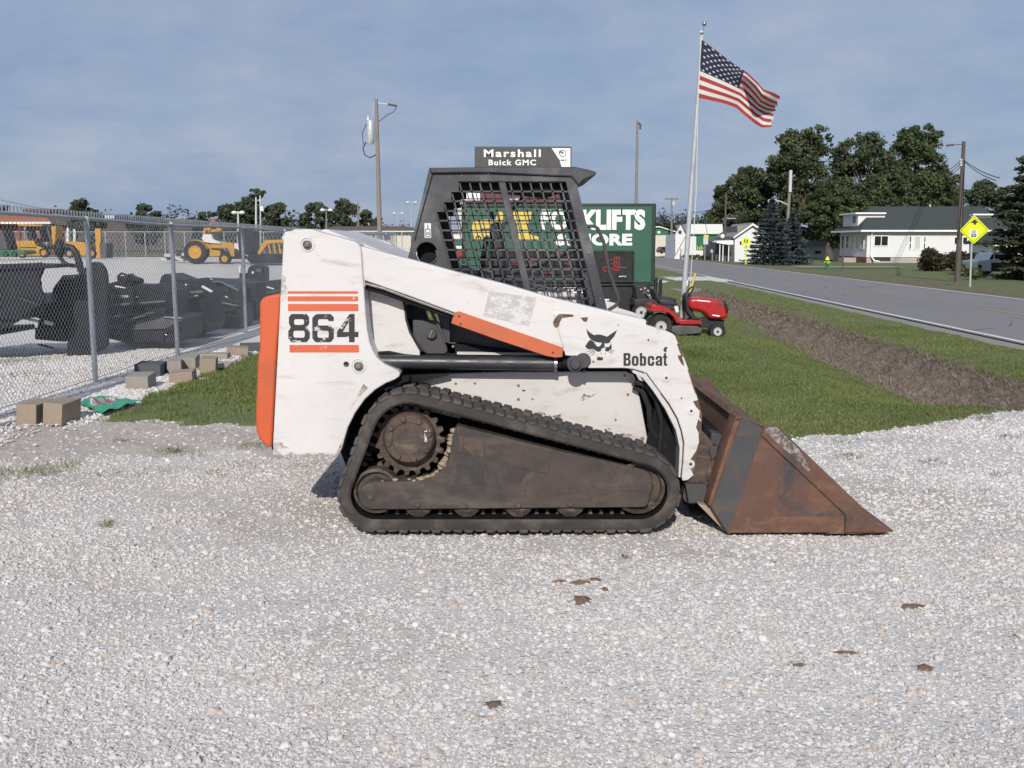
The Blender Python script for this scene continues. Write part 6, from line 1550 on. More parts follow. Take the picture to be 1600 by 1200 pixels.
# ------------------------------------------------------------------ poles and wires
def utility_pole(name, label, u, vb, vt, Y, r, mat, lean_u=0, cat='utility pole', grp='poles along the road and yard'):
    x = at(u, vb, Y).x; z = hzf(x, Y); t = thing(name, label, cat, (x, Y, z), grp)
    tp = at(u+lean_u, vt, Y)
    MB().tube([Vector((x, Y, z-0.3)).lerp(tp, f) for f in (0, .35, .7, 1)], [r*1.2, r*1.08, r*0.9, r*0.72], 12).build('shaft', mat, t, smooth=True)
    return t, tp
def pt_tube(parent, name, px, Y, r, mat, n=6): return MB().tube([at(u, v, Y) for u, v in px], r, n).build(name, mat, parent, smooth=True)
Yp1 = 40.0
p1, tp1 = utility_pole('utility_pole', 'weathered grey utility pole with a transformer can, rising behind the white machine', 595, 430, 155, Yp1, 0.088, M['wood'], -7)
a = at(578, 207, Yp1-0.1); MB().lathe_y((0,0,0), [(0.01,0)], 4)
can_ = MB().tube([at(579,188,Yp1-0.15), at(579,191,Yp1-0.15), at(579,222,Yp1-0.15), at(579,225,Yp1-0.15)], [0.11,0.15,0.15,0.12], 18).build('transformer', M['galv'], p1, smooth=True)
MB().tube([at(575,188,Yp1-0.15), at(575,181,Yp1-0.15)], [0.05,0.02], 8).build('bushing', M['poly_white'], can_, smooth=True)
pt_tube(p1, 'cable', [(572,222),(567,232),(570,242),(578,246.5),(587,242)], Yp1-0.15, 0.022, M['black'])
pt_tube(p1, 'cable', [(568,226),(566,208),(572,195),(582,188)], Yp1-0.15, 0.014, M['black'])
pt_tube(p1, 'crossarm', [(589,160.5),(610,163.5)], Yp1, 0.022, M['insulator'])
pt_tube(p1, 'insulator', [(606,163),(620,165.5)], Yp1, 0.045, M['wood_dark'])
pt_tube(p1, 'cable', [(620,166),(615,175),(604,180),(596,187),(592,190)], Yp1, 0.014, M['black'])
pt_tube(p1, 'cable', [(585,160),(580,186)], Yp1-0.1, 0.008, M['insulator'])
Yp2 = 60.0
p2, tp2 = utility_pole('utility_pole', 'thin bare utility pole rising behind the right end of the green sign', 992, 430, 188, Yp2, 0.085, M['wood'], 4)
pt_tube(p2, 'insulator', [(996,192),(1000.5,194),(1000.5,202)], Yp2, 0.07, M['wood_dark'])
Yp3 = 84.0
p3, tp3 = utility_pole('street_light_pole', 'wooden pole with a pale top and a street light arm in front of the spruces', 1227, 413, 267, Yp3, 0.14, M['wood'], 8.5, 'street light')
MB().tube([at(1234.6,300,Yp3-0.14), at(1235.7,266,Yp3-0.14)], 0.13, 10).build('pale_sleeve', M['insulator'], p3, smooth=True)
pt_tube(p3, 'lamp_arm', [(1230.5,320),(1220,315),(1210,312.3),(1204,313)], Yp3, 0.065, M['galv'])
q = at(1203, 314.5, Yp3); MB().ball(tuple(q), 0.20, 10, 7, (1,1,0.85)).build('lamp', M['poly_white'], p3, smooth=True)
Yp4 = 100.0
p4, tp4 = utility_pole('utility_pole', 'dark utility pole standing between the green building and the small white house', 1131.5, 402, 301, Yp4, 0.11, M['wood_dark'], 3)
pt_tube(p4, 'lamp_arm', [(1135,341),(1150,341.5)], Yp4, 0.05, M['galv'])
Yp5 = 130.0
p5, tp5 = utility_pole('utility_pole', 'far utility pole with a crossarm beside the right end of the green sign', 1049.5, 399, 309, Yp5, 0.13, M['wood'], 0)
pt_tube(p5, 'crossarm', [(1039,310.5),(1060,310.5)], Yp5, 0.11, M['wood']); pt_tube(p5, 'transformer', [(1052.5,315),(1052.5,321)], Yp5-.2, 0.22, M['insulator'], 10)
Yp6 = 44.0
p6, tp6 = utility_pole('utility_pole', 'dark brown utility pole beside the yellow diamond sign', 1496, 441, 221, Yp6, 0.105, M['wood_dark'], 10)
pt_tube(p6, 'crossarm', [(1504,225.5),(1484,226.5)], Yp6, 0.018, M['wood_dark']); pt_tube(p6, 'insulator', [(1490,226),(1479,227.5)], Yp6, 0.05, M['wood_dark'])
for v in (250, 254, 258): pt_tube(p6, 'insulator', [(1503,v),(1500,v+0.5)], Yp6-0.2, 0.05, M['insulator'])
for (u, vb, vt, Y, lab, m_) in ((265,392,318,140,'thin far pole standing left of the backhoe','wood'),(400,392,308,118,'left one of two close grey poles before the tree clump','insulator'),(406.5,392,306,119,'right one of two close grey poles, with a white box','insulator'),
        (372,392,330,110,'short grey floodlight post above the backhoe','insulator'),(510,392,326,125,'short pole with two floodlights seen over the white upright','wood'),(561,392,316,128,'leaning pole at the right of the trees over the white upright','wood'),
        (622,392,331,200,'far floodlight mast nearest the transformer pole','galv'),(643,392,314,190,'far floodlight mast nearest the black cab','galv')):
    pp, tq = utility_pole('yard_pole', lab, u, vb, vt, Y, 0.13 if Y < 150 else 0.10, M[m_], 0 if u != 561 else -2, 'pole', 'far poles beyond the yard')
    if u in (510, 622, 643, 372):
        pt_tube(pp, 'lamp_bar', [(u-6, vt+2), (u+6, vt+2)], Y, 0.07, M['galv'])
        for du in (-6, 6): MB().ball(tuple(at(u+du, vt+2.4, Y)), 0.28, 8, 5, (1.2,1,0.8)).build('floodlight', M['poly_white'], pp, smooth=True)
    if u == 406.5: MB().box(tuple(at(409.5, 326, Y)), (0.4,0.4,0.6)).build('meter_box', M['poly_white'], pp)
def wire(label, a, b, sag, r=0.012):
    t = thing('overhead_wire', label, 'wire', tuple(a), 'overhead wires')
    MB().tube([a.lerp(b, f)-Vector((0,0,sag*4*f*(1-f))) for f in [i/14 for i in range(15)]], r, 4).build('strand', M['black'], t)
wire('uppermost wire leaving the right utility pole to the left', at(1502,250,Yp6), at(1462,264,100), 0.4, 0.02)
wire('middle wire leaving the right utility pole to the left', at(1502,254,Yp6), at(1464,268,100), 0.4, 0.02)
wire('lowest wire leaving the right utility pole to the left', at(1502,259,Yp6), at(1466,273,100), 0.4, 0.02)
wire('upper wire running from the right utility pole towards the evergreen', at(1506,250,Yp6), at(1562,278,40), 0.1, 0.018)
wire('lower wire running from the right utility pole towards the evergreen', at(1506,252,Yp6), at(1556,282,40), 0.1, 0.018)
wire('thin wire falling from the far left pole towards the trees', at(265,319,140), at(318,338,130), 0.3, 0.03)
wire('thin wire crossing the sky above the fence at the far left', at(0,312,120), at(130,331,140), 0.3, 0.022)
wire('thin wire between the far poles right of the flagpole', at(1050,336,Yp5), at(1131,322,Yp4), 0.2, 0.03)

# ------------------------------------------------------------------ road signs
def sign_post(name, label, u, vb, vt, Y, cat='road sign', grp=None, col='galv', r=0.035):
    x = at(u, vb, Y).x; z = hzf(x, Y); t = thing(name, label, cat, (x, Y, z), grp)
    MB().tube([Vector((x, Y, z-0.2)), at(u+(vb-vt)*0.035*(1 if name == 'warning_sign' else 0), vt, Y)], r, 8).build('post', M[col], t, smooth=True)
    return t
Yd = 37.5
ds = sign_post('warning_sign', 'yellow diamond road sign showing an arrow above a speed limit 20 plate', 1516, 446, 338, Yd)
def flat(parent, name, px, Y, mat, d=0.02): return outline_mesh(name, [xz(px, Y)], Y, M[mat], parent, d)
rot = lambda pts: pts
dm_ = flat(ds, 'diamond_panel', [(1521.5,337),(1523.5,337),(1544.5,358.5),(1544.5,360.5),(1522,380.5),(1520,380.5),(1500.5,361.5),(1500.5,359.5)], Yd-0.06, 'lime')
outline_mesh('panel_border', [xz([(1522.5,338.5),(1543,359.5),(1521,379),(1502,360.5)],Yd-0.073), xz([(1522.5,339.4),(1542,359.5),(1521,378.1),(1503,360.5)],Yd-0.073)], Yd-0.073, M['ink'], dm_, 0.002)
outline_mesh('arrow', [xz([(1523.3,342.3),(1529,348.3),(1525,348.3),(1525,351),(1521.2,351),(1521.2,348.3),(1516,348.3)],Yd-0.074)], Yd-0.074, M['ink'], dm_, 0.003)
flat(dm_, 'speed_plate', [(1516,358.6),(1527.5,359.2),(1526.5,371.5),(1515,371)], Yd-0.074, 'plain_white', 0.004)
lettering('lettering', 'SPEED', pbox(1518,360,1525.5,361.8,Yd-0.08), Yd-0.08, M['ink'], dm_, bold=0.02); lettering('lettering', 'LIMIT', pbox(1518,362.4,1525.5,364.2,Yd-0.08), Yd-0.08, M['ink'], dm_, bold=0.02)
lettering('lettering', '20', pbox(1516.4,364.9,1525.8,370.5,Yd-0.08), Yd-0.08, M['ink'], dm_, bold=0.04)
def school_sign(label, u, vb, vt, w, Y, v_low):
    t = sign_post('school_sign', label, u, vb, vt+4, Y, grp='school crossing signs along the road', col='lime', r=0.05)
    h = w*0.95
    o = flat(t, 'pentagon_panel', [(u,vt),(u+w,vt+w*0.8),(u+w*0.92,vt+w*1.6),(u-w*0.92,vt+w*1.6),(u-w,vt+w*0.8)], Y-0.08, 'lime')
    for du in (-w*0.26, w*0.26):
        outline_mesh('walking_figure', [xz(arc(u+du, vt+w*0.52, w*0.11, 0, 360, 10)[:-1], Y-0.095)], Y-0.095, M['ink'], o, 0.003)
        outline_mesh('walking_figure', [xz([(u+du-w*.16,vt+w*.66),(u+du+w*.16,vt+w*.66),(u+du+w*.14,vt+w*1.0),(u+du+w*.2,vt+w*1.3),(u+du+w*.08,vt+w*1.3),(u+du,vt+w*1.08),(u+du-w*.1,vt+w*1.3),(u+du-w*.2,vt+w*1.3),(u+du-w*.1,vt+w*1.0)], Y-0.095)], Y-0.095, M['ink'], o, 0.003)
    flat(t, 'lower_plate', [(u-w*.5,v_low),(u+w*.5,v_low),(u+w*.5,v_low+w*.62),(u-w*.5,v_low+w*.62)], Y-0.08, 'lime')
    outline_mesh('arrow', [xz([(u-w*.3,v_low+w*.4),(u+w*.05,v_low+w*.2),(u,v_low+w*.12),(u+w*.3,v_low+w*.12),(u+w*.2,v_low+w*.42),(u+w*.13,v_low+w*.32),(u-w*.2,v_low+w*.5)], Y-0.095)], Y-0.095, M['ink'], t, 0.003)
school_sign('yellow-green school crossing sign in front of the small white house', 1165.5, 413, 370, 7.4, 78, 383.5)
school_sign('yellow-green school crossing sign at the far drive beside the white and green building', 1053.5, 402.5, 371, 5.4, 118, 380.5)
rs = sign_post('road_sign', 'rectangular grey and yellow road sign seen before the green wall', 1101.5, 406.5, 366, 98)
flat(rs, 'upper_plate', [(1099.5,367),(1107,367),(1107,372),(1099.5,372)], 97.9, 'yellow_print'); flat(rs, 'lower_plate', [(1099,372.2),(1106.5,372.2),(1106.5,382),(1099,382)], 97.9, 'insulator')

# ------------------------------------------------------------------ house with the green hip roof
YH = 90.0
def hx(u): return at(u, 395, YH).x
hz_ = lambda v: at(1450, v, YH).z
X0, X1 = hx(1354), hx(1563); HD = 7.4; ZE, ZF = hz_(360.5), hz_(401.5)
house = thing('house', 'white bungalow with a dark green hip roof and small dormers across the road', 'house', (X0, YH, 0))
wall_ = MB().bb(X0, X1, YH, YH+HD, ZF, ZE).build('wall', M['siding'], house)
mb = MB()
nb = 13
for k in range(nb):
    za = ZF+(ZE-ZF)*k/nb; mb.prism([(X0-0.02, za), (X1, za), (X1, za+0.02), (X0-0.02, za+0.02)], YH-0.028, YH-0.002)
mb.build('siding_boards', M['fascia'], house, kind='stuff')
MB().bb(X0+0.05, X1, YH+0.04, YH+HD-0.04, -0.3, ZF).build('foundation', M['block_wall'], house)
for u0, u1 in ((1338,1351),(1363,1392)):
    if u0 > 1355: MB().bb(hx(u0), hx(u1), YH+0.03, YH+0.3, hz_(408), ZF-0.01).build('crawl_opening', M['ink'], house)
RZ = at(1450, 322.5, YH+HD/2).z; OV = 0.55
e = [(X0-0.75, YH-OV, ZE+0.02), (X1+0.6, YH-OV, ZE+0.02), (X1+0.6, YH+HD+OV, ZE+0.02), (X0-0.75, YH+HD+OV, ZE+0.02)]
rl = (at(1360, 322, YH+HD/2).x, YH+HD/2, RZ); rr_ = (at(1534, 323, YH+HD/2).x, YH+HD/2, RZ)
rf = MB(); dz = Vector((0,0,0.10))
rf._add([*[tuple(Vector(q)) for q in e], rl, rr_], [(0,1,5,4),(1,2,5),(2,3,4,5),(3,0,4),(3,2,1,0)])
roof = rf.build('roof', M['shingle_green'], house)
MB().bb(X0-0.75, X1+0.6, YH-OV-0.03, YH-OV, ZE-0.10, ZE+0.06).build('fascia', M['fascia'], house)
MB().bb(X0-0.78, X0-0.75, YH-OV, YH+HD+OV, ZE-0.10, ZE+0.06).build('fascia', M['fascia'], house)
def window_(u0, v0, u1, v1, mat='glass', bars=1, Y=YH):
    a, b = at(u0, v1, Y), at(u1, v0, Y)
    f = MB()
    w = 0.07
    for (x0, x1, z0, z1) in ((a.x-w, b.x+w, b.z, b.z+w), (a.x-w, b.x+w, a.z-w, a.z), (a.x-w, a.x, a.z, b.z), (b.x, b.x+w, a.z, b.z)): f.bb(x0, x1, Y-0.06, Y+0.0, z0, z1)
    for k in range(bars):
        xx = a.x+(b.x-a.x)*(k+1)/(bars+1); f.bb(xx-0.03, xx+0.03, Y-0.055, Y-0.01, a.z, b.z)
    o = f.build('window', M['fascia'], house)
    MB().bb(a.x, b.x, Y-0.035, Y-0.008, a.z, b.z).build('pane', M[mat], o); return o
window_(1366, 369, 1387.3, 383.6); window_(1420.5, 370, 1423.6, 389, bars=0); window_(1428.3, 370, 1438, 389, 'curtain', 0); window_(1443, 370, 1445.9, 389, bars=0)
window_(1491, 371, 1497.5, 381, bars=0); window_(1504, 371, 1511, 381, bars=0)
for v in (379.5,):
    for u0, u1 in ((1420.5,1423.6),(1443,1445.9)):
        a, b = at(u0, v, YH), at(u1, v, YH); MB().bb(a.x, b.x, YH-0.05, YH-0.01, a.z-0.05, a.z+0.05).build('window_rail', M['fascia'], house)
# porch on the end wall, facing the road
for k in range(5):
    y0 = YH+0.75+k*1.36; f = MB()
    zb_, zt = ZE-1.55, ZE-0.42
    if k == 2: zb_ = ZE-1.9
    f.bb(X0-0.06, X0-0.01, y0-0.06, y0+0.66, zb_-0.07, zb_); f.bb(X0-0.06, X0-0.01, y0-0.06, y0+0.66, zt, zt+0.07); f.bb(X0-0.06, X0-0.01, y0-0.06, y0, zb_, zt); f.bb(X0-0.06, X0-0.01, y0+0.6, y0+0.66, zb_, zt)
    o = f.build('window', M['fascia'], house); MB().bb(X0-0.04, X0-0.006, y0, y0+0.6, zb_, zt).build('pane', M['glass'], o)
MB().bb(X0-1.2, X0, YH+2.6, YH+4.2, -0.2, ZF-0.1).build('porch_steps', M['block_wall'], house)
MB().bb(X0-0.025, X0+0.06, YH+0.0, YH+HD, -0.1, ZF).build('porch_skirt', M['brick_red'], house)
# dormers: a flat-topped box at each end of the roof
def dormer(u0, u1, vt, vb, face_left):
    Yd0, Yd1 = YH+1.7, YH+HD-1.7
    xa, xb_ = at(u0, vt, Yd0).x, at(u1, vt, Yd0).x; zt, zb_ = at(u0, vt, Yd0).z, at(u0, vb, Yd0).z
    o = MB().bb(xa, xb_, Yd0, Yd1, zb_, zt).build('dormer', M['siding'], house)
    s = 0.35; MB().bb(xa-(s if face_left else 0), xb_+(0 if face_left else s), Yd0-0.3, Yd1+0.3, zt, zt+0.14).build('dormer_roof', M['fascia'], o)
    MB().bb(xa-(s if face_left else 0), xb_+(0 if face_left else s), Yd0-0.3, Yd1+0.3, zt+0.142, zt+0.17).build('dormer_shingles', M['shingle_green'], o)
    xw = xa if face_left else xb_; d_ = -1 if face_left else 1
    MB().bb(xw+d_*0.03, xw, Yd0+0.6, Yd0+1.3, zb_+0.35, zt-0.15).build('dormer_pane', M['glass'], o)
dormer(1341, 1383, 334.5, 354, True); dormer(1518, 1549, 336.5, 354, False)
pt = [(X0+0.35, YH-0.5, ZE-0.02), (X0+0.35, YH-0.12, ZE-0.25), (X0+0.35, YH-0.10, ZF+0.1), (X0+0.6, YH-0.4, 0.15), (X0+1.0, YH-0.7, 0.05)]
MB().tube([Vector(q) for q in pt], 0.07, 8).build('downspout', M['fascia'], house, smooth=True)
v_ = at(1453, 323.5, YH+HD/2); MB().tube([v_-Vector((0,0,.3)), v_+Vector((0,0,.25))], 0.08, 8).build('roof_vent', M['insulator'], house)

# small gabled outbuilding behind the pickup
Yg = 74.0
sh_ = thing('shed', 'small white shed with a green roof behind the white pickup truck', 'shed', (xat(1560,Yg), Yg, 0))
a = [at(u, v, Yg) for u, v in ((1553,378),(1578,368),(1600,378),(1600,402),(1553,402))]
MB().prism([(q.x, q.z if i < 3 else -0.1) for i, q in enumerate(a)], Yg, Yg+4).build('wall', M['siding'], sh_)
MB().prism(xz([(1549,378.5),(1578,364.5),(1606,378),(1606,381),(1578,368),(1549,381.5)], Yg-0.2), Yg-0.3, Yg+4.2).build('roof', M['shingle_green'], sh_)
MB().prism(xz([(1553.5,380),(1555,380),(1555.5,402),(1553.8,402)], Yg-0.02), Yg-0.05, Yg-0.01).build('corner_board', M['deck'], sh_)

# pickup truck half hidden by the evergreen
Yt = 52.0
tk = thing('pickup_truck', 'white pickup truck half hidden behind the dark evergreen at right', 'truck', (at(1570,425,Yt).x, Yt, 0))
def tp(name, pts, ya, yb, mat, bev=0.03, parent=tk): return MB().prism(xz(pts, Yt+ya), Yt+ya, Yt+yb).build(name, M[mat], parent, bevel=bev)
tp('body', [(1527,410),(1529,407.5),(1545,405.5),(1549,406.5),(1549,424),(1535,424),(1528,421)], 0, 1.8, 'truck_white')
cabt = tp('cab', [(1545,406.5),(1549,398),(1554,394.6),(1583,394.3),(1586,397),(1587,411),(1549,413)], 0.05, 1.75, 'truck_white')
tp('window', [(1555.5,397.5),(1583,397),(1584,403.5),(1554.5,404)], 0.03, 0.08, 'glass', 0.003, cabt); tp('windshield', [(1546.5,405),(1549.8,398.5),(1553,396.8),(1551.5,405.5)], 0.03, 0.10, 'glass', 0.003, cabt)
tp('door', [(1549.5,405),(1587,404),(1587,411),(1549.5,412)], 0.02, 0.06, 'truck_white', 0.006, cabt)
tp('bed', [(1549,410.5),(1625,410),(1625,424),(1549,424.5)], 0.10, 1.7, 'car_dark'); tp('bed_rail', [(1549,409.5),(1625,409),(1625,412.5),(1549,413)], 0.02, 0.1, 'deck')
tp('grille', [(1528,414),(1534,413.5),(1534,420),(1529,420)], -0.01, 0.05, 'ink', 0.003)
for u in (1541, 1610):
    p = at(u, 424, Yt); r = 0.36; MB().lathe_y((p.x, Yt+0.02, r), [(r*.6,-.01),(r,0.0),(r,.22),(r*.6,.24)], 18).build('wheel', M['tyre'], tk, smooth=True)

# hydrant, footpath post
Yy = 66.0
hd = thing('fire_hydrant', 'yellow-green fire hydrant on the grass beyond the road', 'hydrant', (at(1292,424,Yy).x, Yy, 0)); q = hd.location; s = 0.95
MB().tube([(q.x,Yy,0.0),(q.x,Yy,0.08),(q.x,Yy,0.10),(q.x,Yy,0.50),(q.x,Yy,0.52),(q.x,Yy,0.56)], [0.17,0.17,0.11,0.11,0.15,0.15], 14).build('barrel', M['green_wall'], hd, smooth=True)
MB().tube([(q.x,Yy,0.56),(q.x,Yy,0.66),(q.x,Yy,0.74),(q.x,Yy,0.80)], [0.14,0.12,0.06,0.03], 14).build('bonnet', M['lime'], hd, smooth=True)
MB().tube([(q.x-0.20,Yy,0.42),(q.x+0.20,Yy,0.42)], 0.06, 10).build('nozzle', M['hydrant'], hd, smooth=True)
MB().tube([(q.x,Yy-0.2,0.40),(q.x,Yy-0.05,0.40)], 0.08, 10).build('nozzle', M['hydrant'], hd, smooth=True)
Yq = 62.0; pq = at(1316.5, 424, Yq)
yp = thing('yard_post', 'thin dark post at the edge of the lawn left of the bungalow', 'post', (pq.x, Yq, 0)); MB().tube([(pq.x,Yq,-0.1),(pq.x,Yq,1.72)], 0.045, 8).build('post', M['wood_dark'], yp); MB().bb(pq.x-.10, pq.x+.10, Yq-.1, Yq+.1, 1.72, 1.80).build('cap', M['wood_dark'], yp)

# ------------------------------------------------------------------ small buildings down the road
def gable(name, label, Y, pts_front, depth, wallm, roofm, roof_px=None, cat='building', skew=0.0):
    t = thing(name, label, cat, (at(pts_front[0][0], 395, Y).x, Y, 0))
    P = xz(pts_front, Y); P = [(x, z if z > 0.6 else -0.2) for x, z in P]
    MB().prism(P, Y, Y+depth).build('wall', wallm, t); return t, P
Yw = 96.0
wh, P = gable('small_house', 'small white gabled house with grey roof and awning left of the spruces', Yw, [(1148,372),(1175,352.5),(1203,372),(1203,402),(1148,402)], 8.0, M['siding'], None, cat='house')
apex = at(1175, 352, Yw); l_ = at(1146.5, 372.8, Yw); r_ = at(1206, 373.5, Yw)
MB().prism([(l_.x-0.1,l_.z),(apex.x,apex.z),(r_.x,r_.z),(r_.x,r_.z+0.22),(apex.x,apex.z+0.25),(l_.x-0.1,l_.z+0.22)], Yw-0.35, Yw+8.3).build('roof', M['shingle_grey'], wh)
MB().prism([(l_.x-0.1,l_.z),(apex.x,apex.z),(r_.x,r_.z),(r_.x,r_.z+0.15),(apex.x,apex.z+0.17),(l_.x-0.1,l_.z+0.15)], Yw-0.40, Yw-0.352).build('fascia', M['fascia'], wh)
# side wing with awning over the porch
MB().prism([(at(1121,377,Yw).x, -0.2),(at(1148,377,Yw).x, -0.2),(at(1148,377,Yw).x, at(1148,372,Yw).z),(at(1121,372,Yw).x, at(1121,377,Yw).z)], Yw+0.6, Yw+7).build('porch_wing', M['deck'], wh)
MB().prism(xz([(1133,354.5),(1172,352.5),(1148,372),(1134,372)], Yw+6), Yw+0.5, Yw+7).build('wing_roof', M['shingle_grey'], wh)
MB().prism(xz([(1117,378),(1121,376),(1144,375.5),(1145,381.5),(1138,382.5),(1119,379.5)], Yw-0.8), Yw-1.2, Yw+0.6).build('awning', M['fascia'], wh)
for u in (1125, 1130, 1139): MB().tube([at(u,379,Yw-1), Vector((at(u,379,Yw-1).x,Yw-1,0))], 0.05, 6).build('awning_post', M['fascia'], wh)
q = at(1129, 369, Yw); MB().ball(tuple(q), 0.22, 8, 5).build('satellite_dish', M['poly_white'], wh)
MB().prism(xz([(1156,377),(1161,377),(1161,382),(1156,382)], Yw-.03), Yw-.06, Yw-.01).build('window', M['glass'], wh); MB().prism(xz([(1172,382),(1179,382),(1179,388),(1172,388)], Yw-.03), Yw-.06, Yw-.01).build('window', M['glass'], wh)
Yb = 110.0
gb = thing('store_building', 'white metal building with a big green wall panel beyond the road', 'building', (at(1060,400,Yb).x, Yb, 0))
MB().prism([(q.x, q.z if q.z > .6 else -.2) for q in [at(u, v, Yb) for u, v in ((1056,366),(1072,366),(1118,366),(1122,398),(1054,398))]], Yb, Yb+7).build('wall', M['siding'], gb)
MB().prism(xz([(1064,351),(1120,351),(1121,365.8),(1072,365.8)], Yb+3), Yb+0.0, Yb+7).build('roof', M['roof_white'], gb)
MB().prism(xz([(1055,367),(1064,351.2),(1072,366.5),(1072,367),(1055,398)], Yb-0.3), Yb-0.35, Yb-0.05).build('gable_wall', M['cab_white'], gb)
MB().prism(xz([(1064,351),(1065.4,351),(1073,366),(1071.6,366.6)], Yb-.4), Yb-.45, Yb-.34).build('gable_trim', M['shingle_green'], gb)
gp = MB().prism(xz([(1088,369),(1090,367.5),(1120,366.5),(1120,390),(1088,390)], Yb-.1), Yb-.12, Yb-.01).build('green_panel', M['green_wall'], gb)
for u, h in ((1089.5,5),(1092.5,4),(1095,6),(1098,4),(1100.5,3.5)): MB().prism(xz([(u,390-h),(u+1.1,390-h),(u+1.1,390),(u,390)], Yb-.14), Yb-.15, Yb-.12).build('panel_print', M['lime'], gp)
MB().prism(xz([(1072,365.5),(1121,365.5),(1121,366.8),(1072,366.8)], Yb-.2), Yb-.3, Yb).build('eave', M['green_wall'], gb)
q = at(1062.5, 362.5, Yb-.4); MB().ball(tuple(q), 0.2, 8, 5).build('wall_lamp', M['deck'], gb)
MB().tube([at(1085,352,Yb), at(1089,200,Yb)], 0.02, 5).build('mast', M['galv'], gb)
bx_ = MB().prism(xz([(1063,388),(1066.5,388),(1066.5,400),(1063,400)], Yb-1), Yb-1.4, Yb-1).build('meter_cabinet', M['insulator'], gb)
Yc_ = 135.0
bb_ = thing('warehouse', 'beige metal warehouse with a green gable seen past the sign edge', 'building', (at(1030,398,Yc_).x, Yc_, 0))
MB().prism([(q.x, q.z if q.z > .6 else -.2) for q in [at(u, v, Yc_) for u, v in ((990,367.5),(1058,367.5),(1058,398),(990,398))]], Yc_, Yc_+9).build('wall', M['beige'], bb_)
MB().prism(xz([(990,366),(1026,354.5),(1031,354.5),(1058,363),(1058,367.4),(990,367.4)], Yc_), Yc_, Yc_+9).build('gable', M['green_wall'], bb_)
MB().prism(xz([(988,364.5),(1026,353.5),(1031,353.5),(1060,362.5),(1060,364),(1031,355.4),(1026,355.4),(988,366.5)], Yc_-.3), Yc_-.3, Yc_+9.2).build('roof', M['roof_white'], bb_)
q = at(1029.5, 363.5, Yc_-.1); MB().ball(tuple(q), 0.25, 8, 5).build('wall_lamp', M['poly_white'], bb_)
Ycar = 120.0
pc = thing('parked_car', 'dark parked car before the beige warehouse', 'car', (at(1038,395,Ycar).x, Ycar, 0))
MB().prism(xz([(1032,391),(1033.5,388),(1036,385.5),(1041,385.6),(1043.5,389),(1044,394.5),(1033,395)], Ycar), Ycar, Ycar+3.8).build('body', M['car_dark'], pc, bevel=0.08)
MB().prism(xz([(1034.2,388.4),(1036.3,386.2),(1040.7,386.3),(1042.4,389)], Ycar-.02), Ycar-.03, Ycar).build('windshield', M['glass'], pc); MB().prism(xz([(1034,391),(1043,391.6),(1043,393),(1034,392.6)], Ycar-.02), Ycar-.04, Ycar).build('bumper', M['deck'], pc)
for u in (1034.4, 1042.6): MB().prism(xz([(u-1.2,393),(u+1.2,393),(u+1.2,396.5),(u-1.2,396.5)], Ycar+.05), Ycar+.05, Ycar+.7).build('wheel', M['tyre'], pc)
mbx = thing('mailbox', 'small pale mailbox post beside the road before the green building', 'mailbox', (at(1113,405,97).x, 97, 0)); q = mbx.location
MB().bb(q.x-.06, q.x+.06, 97, 97.1, -.1, .8).build('post', M['wood'], mbx); MB().bb(q.x-.16, q.x+.16, 96.9, 97.4, .8, 1.1).build('box', M['insulator'], mbx)
gr_ = thing('rear_house', 'pale house glimpsed between the trunks left of the bungalow', 'house', (at(1290,405,125).x, 125, 0))
MB().prism([(q.x, q.z if q.z > .6 else -.2) for q in [at(u, v, 125) for u, v in ((1255,384),(1352,384),(1352,402),(1255,402))]], 125, 130).build('wall', M['siding'], gr_)
MB().prism(xz([(1250,384),(1268,372),(1340,372),(1356,384)], 124.5), 124.5, 130.5).build('roof', M['shingle_grey'], gr_)
MB().prism(xz([(1274,392),(1283,392),(1283,396),(1274,396)], 124.9), 124.9, 125).build('window', M['glass'], gr_)

# ------------------------------------------------------------------ far side of the gravel yard
Yl = 66.0
def lz(x): return hzf(x, Yl)
def yp_(parent, name, pts, ya, yb, mat, bev=0.02, Y=Yl): return MB().prism(xz(pts, Y+ya), Y+ya, Y+yb).build(name, M[mat], parent, bevel=bev)
def ywheel(parent, u, v, Y, r_px, w, rimm, ya=0.0):
    p = at(u, v, Y+ya); s = (at(u+1, v, Y)-at(u, v, Y)).x; r = r_px*s
    o = MB().lathe_y((p.x, Y+ya, p.z), [(r*.55,.02),(r*.92,0),(r,.05),(r,w-.05),(r*.92,w),(r*.55,w-.02)], 26).build('wheel', M['tyre'], parent, smooth=True)
    MB().lathe_y((p.x, Y+ya, p.z), [(r*.58,.01),(r*.54,-.01),(r*.30,.05),(r*.16,.0),(.001,.0)], 20).build('rim', M[rimm], o, smooth=True)
f1 = thing('forklift', 'left one of two yellow forklifts parked behind the fence', 'forklift', (xat(50,Yl), Yl, lz(xat(50,Yl))), 'yellow forklifts behind the fence')
yp_(f1, 'body', [(22,378),(26,376),(52,376),(56,384),(66,386),(70,394),(62,400),(24,398)], 0, 1.3, 'yellow')
yp_(f1, 'counterweight', [(22,378),(30,376),(31,392),(24,392)], -0.04, 1.34, 'yellow')
yp_(f1, 'stripe', [(24,386),(56,386),(56,387.4),(24,387.4)], -0.03, 0, 'ink', 0.003)
yp_(f1, 'mast', [(80,353),(87,353),(86,386),(81,386)], 0.1, 1.2, 'yellow'); yp_(f1, 'mast_rail', [(72,356),(75,354),(82,384),(79,385)], -0.02, 0.12, 'wood_dark')
yp_(f1, 'guard_post', [(29,352),(32,352),(33,376),(30,376)], 0.05, 0.15, 'maroon'); yp_(f1, 'guard_post', [(37,354),(40,354),(40,376),(37,376)], 0.05, 0.15, 'wood')
